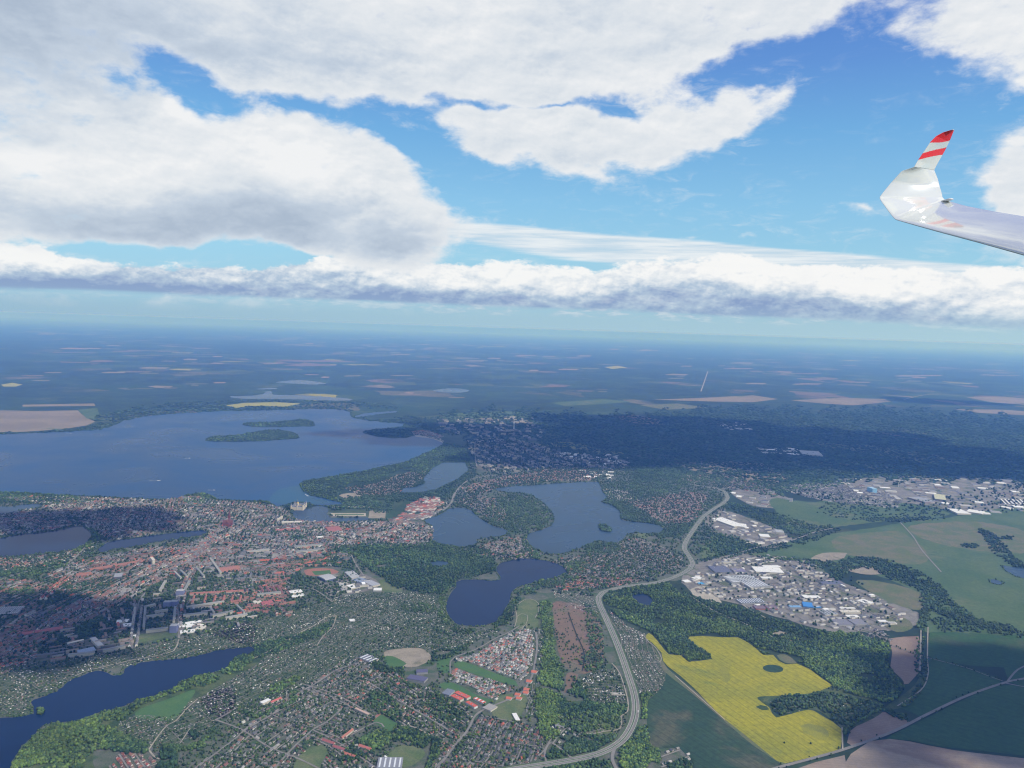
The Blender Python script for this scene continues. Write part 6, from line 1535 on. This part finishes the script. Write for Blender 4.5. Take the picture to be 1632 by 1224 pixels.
# garden and street trees through the built-up land
def sprinkle(poly, n_per, mix_, rr=(2.2, 4.2)):
    W = wpoly(poly); lo, hi = W.min(0), W.max(0)
    area = (hi - lo).prod(); n_ = int(area / n_per)
    pts = np.stack([rng.uniform(lo[0], hi[0], n_), rng.uniform(lo[1], hi[1], n_)], 1)
    pts = pts[inside(pts, W)]
    if not len(pts): return
    pts = pts[~blocked(pts)]
    for p_ in pts:
        c_ = random.choice(GREENS[random.choices(list(mix_), weights=list(mix_.values()))[0]])
        s_ = random.uniform(.8, 1.25); r_ = random.uniform(*rr)
        TR.append((p_[0], p_[1], r_, r_ * random.uniform(.8, 1.2), r_ * .9, tuple(v * s_ for v in c_)))
GM = {'mid': 5, 'dark': 3, 'fresh': 1, 'blue': 2}
sprinkle([(330, 1005), (480, 966), (600, 945), (712, 948), (735, 1002), (800, 1003), (700, 1040), (590, 1040), (500, 1085), (390, 1145), (320, 1120), (420, 1050), (400, 1030)], 190, GM, (1.6, 4.2))
sprinkle([(-60, 1080), (100, 1050), (290, 1018), (400, 990), (400, 1030), (240, 1053), (125, 1076), (45, 1138), (-60, 1150)], 200, GM, (1.6, 4.2))
sprinkle([(345, 1150), (500, 1085), (600, 1045), (752, 1142), (690, 1250), (300, 1250)], 125, GM, (2.2, 5.0))
sprinkle([(748, 1165), (760, 1140), (860, 1160), (872, 1190), (800, 1230), (700, 1250)], 150, GM, (2.2, 4.6))
sprinkle([(963, 970), (1030, 1012), (1060, 1085), (1018, 1112), (985, 1020)], 230, GM, (1.6, 3))
sprinkle([(928, 1078), (985, 1070), (1000, 1135), (930, 1110)], 200, GM, (1.8, 3.4))
sprinkle([(190, 1150), (280, 1140), (372, 1100), (335, 1160), (255, 1200), (190, 1190)], 180, GM)
sprinkle([(716, 1082), (770, 1036), (848, 1003), (848, 1060), (790, 1117)], 420, GM, (1.4, 2.6))
sprinkle([(880, 930), (975, 870), (1092, 900), (960, 940)], 260, {'blue': 4, 'mid': 3, 'dark': 2}, (3, 6))
sprinkle([(0, 795), (345, 795), (455, 812), (690, 842), (690, 865), (560, 890), (460, 930), (330, 915), (0, 1010)], 520, {'dark': 3, 'mid': 2, 'blue': 3}, (4, 8))
sprinkle([(200, 960), (330, 910), (560, 890), (560, 940), (430, 985), (200, 1030)], 210, {'dark': 3, 'mid': 4, 'blue': 2}, (3.5, 7))
sprinkle([(0, 1010), (200, 950), (210, 1040), (0, 1070)], 420, {'dark': 5, 'mid': 2}, (3.5, 6.5))
sprinkle([(0, 893), (150, 870), (110, 905), (0, 930), (0, 1000), (90, 960), (120, 905)], 500, {'dark': 3, 'mid': 4}, (4, 7))
sprinkle([(550, 778), (680, 752), (655, 790), (570, 790)], 420, {'blue': 3, 'dark': 3}, (5, 8))
sprinkle([(725, 800), (745, 785), (900, 745), (960, 757), (850, 770), (760, 790), (806, 832)], 700, {'blue': 3, 'dark': 3}, (5, 9))
sprinkle([(745, 703), (870, 710), (1005, 740), (920, 745), (790, 757)], 1800, {'blue': 3, 'dark': 3}, (8, 12))
sprinkle([(1000, 795), (1128, 788), (1100, 835), (1030, 820)], 1300, {'blue': 3, 'dark': 3}, (5, 8))
sprinkle([(1105, 925), (1290, 893), (1440, 985), (1330, 1003), (1110, 945)], 3500, {'blue': 3, 'dark': 3}, (5, 8))
sprinkle([(1230, 772), (1440, 800), (1640, 768), (1640, 815), (1430, 812), (1300, 796)], 4500, {'blue': 3, 'dark': 3}, (8, 12))
sprinkle([(700, 803), (745, 760), (900, 740), (1010, 745), (1150, 765), (1160, 800), (1100, 890), (1050, 935), (960, 950), (880, 945), (800, 900), (690, 900), (690, 830)], 900, {'blue': 4, 'mid': 3, 'dark': 1}, (5, 9))
sprinkle([(600, 1000), (860, 1000), (1000, 1090), (1000, 1230), (700, 1230), (600, 1100)], 700, GM, (3, 6))
sprinkle([(900, 1140), (1000, 1140), (960, 1190), (880, 1190)], 220, GM)
sprinkle([(884, 965), (960, 990), (960, 1060), (900, 1060)], 900, GM, (2, 4))
sprinkle([(600, 1190), (690, 1185), (660, 1240), (600, 1240)], 800, GM, (2.5, 5))
sprinkle([(790, 1118), (838, 1108), (834, 1140), (785, 1140)], 900, GM, (2, 4))

# single trees along the country roads: things of their own
def line_trees(W, off, step, name, label, cat, group, p=.5, r=(2.4, 4.6)):
    seg = 0
    for a, b in zip(W[:-1], W[1:]):
        L_ = np.linalg.norm(b - a); n_ = max(1, int(L_ / step))
        for j in range(n_):
            if random.random() > p: continue
            q_ = a + (b - a) * (j + random.uniform(.2, .8)) / n_
            nr = np.array([-(b - a)[1], (b - a)[0]]) / L_
            q_ = q_ + nr * random.choice(off)
            px, py = proj(np.array([(q_[0], q_[1], 0)]))
            if not (-5 < px[0] < 1637 and py[0] < 1230): continue
            SOLO.append((q_[0], q_[1], random.uniform(*r), label, group))
SOLO = []
line_trees(W_LOWROAD, (-11, 11), 26, "t", "dark roadside tree along the straight road past the yellow field", "tree", "trees along the straight country road", .45)
line_trees(W_PATH, (-6, 6), 15, "t", "small tree lining the path between brown and green fields", "tree", "trees along the field path", .75)
MB_, MF_, MG_ = ICOS[0]
def tree_mesh(i):
    tv, tf, _ = ICOS[i]
    tv = tv * (1, 1, 1.15) + (0, 0, 1.55)
    cols = np.array([random.choice(GREENS['dark' if i % 2 else 'mid'])] * len(tf))
    return mesh_np("crown", tv, tf, cols, M_LEAF)
CR = [tree_mesh(i) for i in range(4)]
CR3 = []
for g_ in ('fresh', 'mid', 'dark'):
    tv_, tf_, _ = ICOS[2]
    CR3.append(mesh_np('crown', tv_ * (1, 1, 1.1) + (0, 0, 1.1), tf_, np.array([GREENS[g_][0]] * len(tf_)), M_LEAF))
tvf = prism(.11, .9, 0, n=5, r2=.08)
TRUNK = bpy.data.meshes.new("trunk"); TRUNK.from_pydata(tvf[0], [], tvf[1]); TRUNK.materials.append(flat_mat("bark", (.09, .07, .05)))
items = []
for x, y, r_, lab, grp in SOLO:
    e_ = empty("tree", (x, y), lab, "tree", z=0.0, rot=random.uniform(0, 6)); e_['group'] = grp; e_.scale = (r_, r_, r_)
    obj("trunk", TRUNK, e_); obj("crown", random.choice(CR), e_)
    xx_, yy_ = proj(np.array([(x, y, 0)])); items.append((xx_[0], e_, lab))
for grp in set(i_[2] for i_ in items):
    for n_, (_, e_, lab) in enumerate(sorted([i_ for i_ in items if i_[2] == grp], key=lambda q: q[0])):
        e_['label'] = f"{lab}, {(ORD[n_].strip() or 'first') if n_ < 12 else str(n_ + 1) + 'th'} from left"
# bushes in the yellow field
for x, y, lab in ((1250, 1185, 'dark lone bush in the lower rapeseed field, the one further left'), (1292, 1186, 'dark lone bush in the lower rapeseed field, the one further right')):
    e_ = empty("bush", G(x, y), lab, "bush", z=0.0); e_.scale = (4, 4, 3); obj("crown", CR[1], e_)

TRA = np.array([(t_[0], t_[1], t_[2], t_[3], t_[4]) for t_ in TR]); COLR = np.array([t_[5] for t_ in TR])
def emit_trees(ids, name, label):
    Vs, Fs, Cs, off = [], [], [], 0
    for k in range(4):
        ii = ids[ids % 4 == k]
        if not len(ii): continue
        tv, tf, tg_ = ICOS[k]
        A = TRA[ii]
        V, F, Cc = batch(tv, tf, tg_, np.c_[A[:, 0], A[:, 1], A[:, 4] + .5], np.c_[A[:, 2], A[:, 2], A[:, 3]], rng.uniform(0, 6.28, len(ii)), COLR[ii][:, None, :])
        Vs.append(V); Fs.append(F + off); Cs.append(Cc); off += len(V)
    o = obj(name, mesh_np(name, np.concatenate(Vs), np.concatenate(Fs), np.concatenate(Cs), M_LEAF, True), kind='stuff')
    o['label'] = label
ids = np.arange(len(TRA))
emit_trees(ids[:NF], "woodland", "woods and tree belts round the town and lakes")
rest = ids[NF:]
# the 300 biggest-looking garden trees stand singly
P3 = np.c_[TRA[rest, 0], TRA[rest, 1], np.zeros(len(rest))]
px, py = proj(P3); dist = np.linalg.norm(P3 - np.array((0, 0, H)), axis=1)
sc = np.where((px > 2) & (px < 1630) & (py < 1222) & (dist < 5200), TRA[rest, 2] / dist, 0)
top = np.argsort(-sc)[:300]
items = []
for i in top:
    k = rest[i]; x, y, r_, rz, z = TRA[k]
    o = obj("garden_tree", CR[k % 4]); o.location = (x, y, 0); o.scale = (r_, r_, r_); o.rotation_euler = (0, 0, random.uniform(0, 6))
    o.data = CR3[0 if COLR[k][1] > .08 else 1 if COLR[k][1] > .05 else 2]
    o['category'] = 'tree'; o['group'] = 'broad garden trees in the near suburbs'
    items.append((o, ('light green' if COLR[k][1] > .08 else 'mid green' if COLR[k][1] > .05 else 'dark green') + ' garden tree', px[i], py[i]))
place_labels(items)
emit_trees(np.delete(rest, top), "garden_greenery", "garden trees, hedges and shore bushes too many to count")
print('all crowns', len(TRA))
# ------------------------------------------------------------------ vehicles on the highway
def car(xy, rot, label, col, truck=False):
    e_ = empty("truck" if truck else "car", xy, label, "truck" if truck else "car", z=HZ + .1, rot=rot)
    L_, W_, Hh = (14, 2.6, 3.6) if truck else (4.6, 1.9, .85)
    cm = flat_mat("car_paint", col, .3, .5); gm = fm((.03, .035, .04)); tm = fm((.02, .02, .02))
    if truck:
        obj("trailer", box_mesh(10.5, W_, 2.9, .9, cm, "trailer", cx=-1.8), e_); obj("cab", box_mesh(2.4, 2.5, 2.6, .6, cm, "cab", cx=5.2), e_)
    else:
        V_ = [(-2.3, -.95, .3), (2.3, -.95, .3), (2.3, .95, .3), (-2.3, .95, .3), (-2.3, -.92, .85), (2.25, -.92, .75), (2.25, .92, .75), (-2.3, .92, .85)]
        prim("body", (V_, [(0, 1, 5, 4), (1, 2, 6, 5), (2, 3, 7, 6), (3, 0, 4, 7), (4, 5, 6, 7), (3, 2, 1, 0)]), cm, e_)
        V_ = [(-1.7, -.85, .84), (1.0, -.85, .78), (1.0, .85, .78), (-1.7, .85, .84), (-1.3, -.68, 1.42), (.35, -.68, 1.42), (.35, .68, 1.42), (-1.3, .68, 1.42)]
        prim("cabin", (V_, [(0, 1, 5, 4), (1, 2, 6, 5), (2, 3, 7, 6), (3, 0, 4, 7), (4, 5, 6, 7)]), gm, e_)
    for x in ((-1.45, 1.45) if not truck else (-5.5, -4.2, 4.8)):
        for s_ in (-1, 1):
            v_, f_ = prism(.34 if not truck else .5, .22, 0, n=8)
            v_ = [(x + a, s_ * (W_ / 2 - .1) + c * 1.0 - .11, b + .34) for a, b, c in v_]
            prim("wheel", (v_, f_), tm, e_)
def on_hwy(px_, py_, off):
    p_ = G(px_, py_); i = int(np.argmin(((HW - p_) ** 2).sum(1))); i = min(max(i, 1), len(HW) - 2)
    d = HW[i + 1] - HW[i - 1]; d /= np.linalg.norm(d); n = np.array([-d[1], d[0]])
    return HW[i] + n * off, math.atan2(d[1], d[0])
for px_, py_, off, lab, col, tr in ((1012, 1137, -10, 'white truck in the tight highway curve', (.75, .75, .73), True), (1010, 1120, 12, 'silver car just above the white truck', (.5, .5, .5), False), (985, 1030, -9, 'dark car on the upper straight of the highway', (.03, .03, .04), False),
        (969, 994, 9, 'red car beside the marsh on the highway', (.4, .03, .03), False), (995, 1178, 8, 'white car leaving the tight curve', (.75, .75, .73), False), (935, 1207, -10, 'blue car near the exit ramp', (.05, .08, .2), False),
        (890, 1216, 11, 'grey car on the lowest highway stretch', (.2, .2, .2), False), (1115, 834, 10, 'dark truck by the distant bridge', (.05, .05, .06), True), (1000, 1072, 10, 'white van passing the garden plots', (.72, .72, .7), False), (1045, 930, -10, 'black car at the far highway bend', (.02, .02, .02), False)):
    xy, a = on_hwy(px_, py_, off)
    car(xy, a, lab, col, tr)

# ------------------------------------------------------------------ boats on the big lake
def boat(px_, py_, label, L_=24, rot=.1):
    e_ = empty("boat", G(px_, py_), label, "boat", z=LAYER[0], rot=rot)
    V_ = [(-.5 * L_, -2.4, 0), (.3 * L_, -2.4, 0), (.5 * L_, 0, .3), (.3 * L_, 2.4, 0), (-.5 * L_, 2.4, 0), (-.5 * L_, -3, 2), (.3 * L_, -3, 2), (.55 * L_, 0, 2.6), (.3 * L_, 3, 2), (-.5 * L_, 3, 2)]
    prim("hull", (V_, [(0, 1, 6, 5), (1, 2, 7, 6), (2, 3, 8, 7), (3, 4, 9, 8), (4, 0, 5, 9), (5, 6, 7, 8, 9), (4, 3, 2, 1, 0)]), fm(WHITE), e_)
    obj("cabin", box_mesh(L_ * .5, 4, 2.6, 2, fm(WHITE), "cabin", cx=-L_ * .08), e_)
    obj("wake", mesh_np("wake", np.array([(-.5 * L_, -2, .15), (-.5 * L_, 2, .15), (-2.4 * L_, 7, .15), (-2.4 * L_, -7, .15)]), np.array([(0, 1, 2, 3)]), None, fm((.45, .50, .52))), e_)
boat(253, 767, "white excursion boat with a wake in the middle of the big lake", 34, .15)
boat(341, 782, "small white boat near the town shore", 22, -.1)
boat(302, 731, "tiny white boat far out on the big lake", 20, .2)
boat(487, 789, "moored white boat off the wooded spit", 26, 2.2)
boat(113, 691, "white boat under the far left shore", 24, 0)

# ------------------------------------------------------------------ the glider's wing tip
M_GEL, gt, gb = new_mat("white_gelcoat")
nz = gt.noise(pos(gt), 3.0, 3, .5)
gt.put(gb.inputs['Base Color'], gt.mix(gt.rng(nz, .3, .7), (.66, .67, .60), (.70, .71, .64)))
gb.inputs['Roughness'].default_value = .12
gb.inputs['Specular IOR Level'].default_value = .6
gb.inputs['Coat Weight'].default_value = 1.0
gb.inputs['Coat IOR'].default_value = 1.75
gb.inputs['Coat Roughness'].default_value = .015
M_RED, rt_, rb = new_mat("red_warning_paint")
rb.inputs['Base Color'].default_value = (.86, .035, .045, 1); rb.inputs['Roughness'].default_value = .25
rb.inputs['Specular IOR Level'].default_value = .5
M_SEAL, st_, sb_ = new_mat("grey_gap_seal"); sb_.inputs['Base Color'].default_value = (.62, .63, .64, 1)

O = np.array((0, 0, H))
def at(px_, py_, dist): return O + ray(px_, py_) * dist
def lerp_table(tab, t):
    ks = [r[0] for r in tab]
    return [np.interp(t, ks, [r[i] for r in tab]) for i in range(1, len(tab[0]))]
# station, leading edge (px, py, m), trailing edge (px, py, m), thickness ratio
WING = [
 (0.0, 1860, 476, 4.60, 1840, 392, 5.35, .10),
 (0.9, 1700, 428, 5.25, 1700, 355, 5.95, .10),
 (1.6, 1632, 406, 5.60, 1640, 346, 6.22, .10),
 (2.4, 1560, 386, 5.98, 1585, 337, 6.52, .10),
 (3.2, 1490, 367.5, 6.32, 1540, 328, 6.80, .09),
 (3.7, 1452, 357, 6.52, 1518, 322, 6.95, .08),
 (4.05, 1427, 350, 6.66, 1508, 319, 7.02, .065),
 (4.15, 1422, 345, 6.70, 1506, 318, 7.04, .06),
 (4.45, 1403, 319, 6.84, 1503, 315, 7.08, .045),
 (4.52, 1401, 315, 6.87, 1502, 314, 7.09, .04),
 (4.75, 1411, 302, 6.93, 1501, 308, 7.12, .04),
 (5.0, 1421, 290, 6.98, 1498, 298, 7.16, .04),
 (5.3, 1437, 272.5, 7.02, 1495, 286, 7.20, .045),
 (5.6, 1457, 266, 7.06, 1489, 271, 7.24, .07),
]
LET = [
 (0.0, 1457, 266, 7.06, 1489, 271, 7.24, .09),
 (0.2, 1462, 257, 7.09, 1493, 263, 7.26, .09),
 (1.0, 1483, 226, 7.18, 1506, 240, 7.33, .09),
 (1.4, 1492, 217, 7.22, 1513, 226, 7.36, .08),
 (1.7, 1503, 211, 7.26, 1518, 214, 7.37, .07),
 (1.95, 1518, 206.5, 7.31, 1521, 206.5, 7.38, .06),
]
NX = 26
XU = [(1 + math.cos(math.pi * i / NX)) / 2 for i in range(NX + 1)]
XF = XU + XU[-2:0:-1]
def foil(x): return 5 * (.2969 * math.sqrt(x) - .126 * x - .3516 * x * x + .2843 * x ** 3 - .1015 * x ** 4)
def loft(tab, n):
    ts = np.linspace(tab[0][0], tab[-1][0], n)
    rows_ = []
    S_ = [lerp_table(tab, t) for t in ts]
    LE = np.array([at(*s[0:3]) for s in S_]); TE = np.array([at(*s[3:6]) for s in S_]); TH = np.array([s[6] for s in S_])
    # ease the kinks of the tables
    for _ in range(1):
        for A_ in (LE, TE): A_[1:-1] = A_[1:-1] * .5 + (A_[:-2] + A_[2:]) * .25
    mid = (LE + TE) / 2
    sp = np.gradient(mid, axis=0)
    for i in range(n):
        c_ = TE[i] - LE[i]; ch_ = np.linalg.norm(c_)
        nr = np.cross(sp[i], c_); nr /= np.linalg.norm(nr) + 1e-9
        ring = []
        for k, x in enumerate(XF):
            y = foil(x) * TH[i] * ch_ * (1 if k <= NX else -.55)
            ring.append(LE[i] + c_ * x + nr * y)
        rows_.append(ring)
    return np.array(rows_), ts
def skin(name, R_, mats, parent, face_mat=None, caps=True):
    n, m_ = R_.shape[:2]
    V_ = [tuple(v) for r in R_ for v in r]
    F_, MI = [], []
    for i in range(n - 1):
        for k in range(m_):
            F_.append((i * m_ + k, i * m_ + (k + 1) % m_, (i + 1) * m_ + (k + 1) % m_, (i + 1) * m_ + k))
            MI.append(face_mat(i, k) if face_mat else 0)
    if caps:
        F_.append(tuple(range(m_ - 1, -1, -1))); MI.append(0); F_.append(tuple(range((n - 1) * m_, n * m_))); MI.append(0)
    me = bpy.data.meshes.new(name); me.from_pydata(V_, [], F_)
    for mm in mats: me.materials.append(mm)
    me.polygons.foreach_set('material_index', MI); me.shade_smooth(); me.update()
    import bmesh
    bm = bmesh.new(); bm.from_mesh(me); bmesh.ops.recalc_face_normals(bm, faces=bm.faces); bm.to_mesh(me); bm.free()
    return obj(name, me, parent)
e_ = bpy.data.objects.new("glider_wing", None); C.objects.link(e_)
e_['label'] = "glossy white glider wing tip with upturned red-striped winglet"; e_['category'] = "wing"
Rw, tw = loft(WING, 150)
org = Rw[0].mean(0)
e_.location = tuple(org)
skin("wing_panel", Rw - org, [M_GEL], e_)
NL = 220
Rl, tl_ = loft(LET, NL)
# the stripes slant across the blade: colour by height along the blade, seen at each face centre
cent = Rl.mean(1)
def stripe(i, k):
    x = (XF[k] + XF[(k + 1) % len(XF)]) / 2
    s_ = i / (NL - 1)
    return 1 if (.13 + .26 * x < s_ < .27 + .32 * x or .49 + .26 * x < s_ < .985) else 0
wl = skin("winglet", Rl - org, [M_GEL, M_RED], e_, stripe)
# aileron: gap line and horn at the trailing edge
Ra, _ = loft([(0, 1840, 392, 5.35, 1845, 396, 5.31, .3), (1, 1640, 346, 6.22, 1644, 348.5, 6.19, .3), (2, 1520, 322.5, 6.95, 1523, 324, 6.92, .3)], 20)
ah = at(1508, 319.5, 6.98) - org
v_, f_ = prism(.022, .07, -.04, n=10)
prim("aileron_horn", ([(a + ah[0], c * 1.6 + ah[1], b * .35 + ah[2]) for a, b, c in v_], f_), M_SEAL, e_, True)

# ------------------------------------------------------------------ unseen clouds, added high up to cast shade on parts of the land
M_CLOUD, ct_, cb_ = new_mat("cloud_white"); cb_.inputs['Base Color'].default_value = (.85, .86, .88, 1); cb_.inputs['Roughness'].default_value = 1
def cloud(gx, gy, rx, ry, alt, label, seed):
    """a cloud standing so that it shades the ground round the point (gx, gy)"""
    k = alt / sv.z
    c_ = np.array((gx + sv.x * k, gy + sv.y * k, alt))
    r_ = np.random.default_rng(seed)
    nu, nv = 56, 20
    V_, F_ = [], []
    ph = r_.uniform(0, 6.28, 12)
    for j in range(nv + 1):
        th = math.pi * j / nv
        for i in range(nu):
            a = 2 * math.pi * i / nu
            k_ = 1 + .16 * math.sin(3 * a + ph[0]) + .12 * math.sin(5 * a + ph[1] + 2 * th) + .09 * math.sin(9 * a + ph[2]) + .06 * math.sin(16 * a + ph[3] + 3 * th) + .05 * math.sin(23 * a + ph[4]) + r_.normal(0, .015)
            z_ = math.cos(th)
            zz = z_ * (.30 if z_ > 0 else .08) * (1 + .3 * math.sin(4 * a + ph[5]) * math.sin(th * 3))
            V_.append((c_[0] + rx * k_ * math.sin(th) * math.cos(a), c_[1] + ry * k_ * math.sin(th) * math.sin(a), c_[2] + zz * min(rx, ry)))
    for j in range(nv):
        for i in range(nu):
            F_.append((j * nu + i, (j + 1) * nu + i, (j + 1) * nu + (i + 1) % nu, j * nu + (i + 1) % nu))
    me = bpy.data.meshes.new("cloud"); me.from_pydata([(a - c_[0], b - c_[1], c - c_[2]) for a, b, c in V_], [], F_); me.materials.append(M_CLOUD); me.shade_smooth()
    o = obj("cloud", me); o.location = tuple(c_); o['kind'] = 'stuff'; o['label'] = label
    return o
g = G(1585, 1125)
cloud(g[0] + 90, g[1] - 20, 700, 560, 9000, "unseen white cloud shading the dark green fields", 1)
g = G(1600, 1050); cloud(g[0] + 100, g[1], 300, 160, 9000, "small unseen shade-casting cloud beside the first", 2)
g = G(90, 985); cloud(g[0], g[1], 620, 330, 9000, "unseen white cloud shading the brick district", 3)
g = G(60, 1045); cloud(g[0] - 60, g[1], 420, 160, 9000, "ragged unseen cloud shading the quarter above the near lake", 4)
g = G(140, 835); cloud(g[0] - 200, g[1], 900, 420, 9000, "unseen cloud shading the quarter by the left lakes", 5)
g = G(1120, 700); cloud(g[0], g[1] - 200, 4300, 2600, 16500, "broad unseen cloud shading the far forest", 6)
g = G(1420, 727); cloud(g[0], g[1], 2300, 700, 16500, "long unseen cloud shading the far heath", 7)
g = G(1500, 640); cloud(g[0], g[1], 1500, 900, 16500, "unseen cloud shading part of the far plain", 8)
g = G(1440, 1212); cloud(g[0], g[1] - 30, 230, 50, 9000, "thin unseen cloud shading the lowest field", 9)
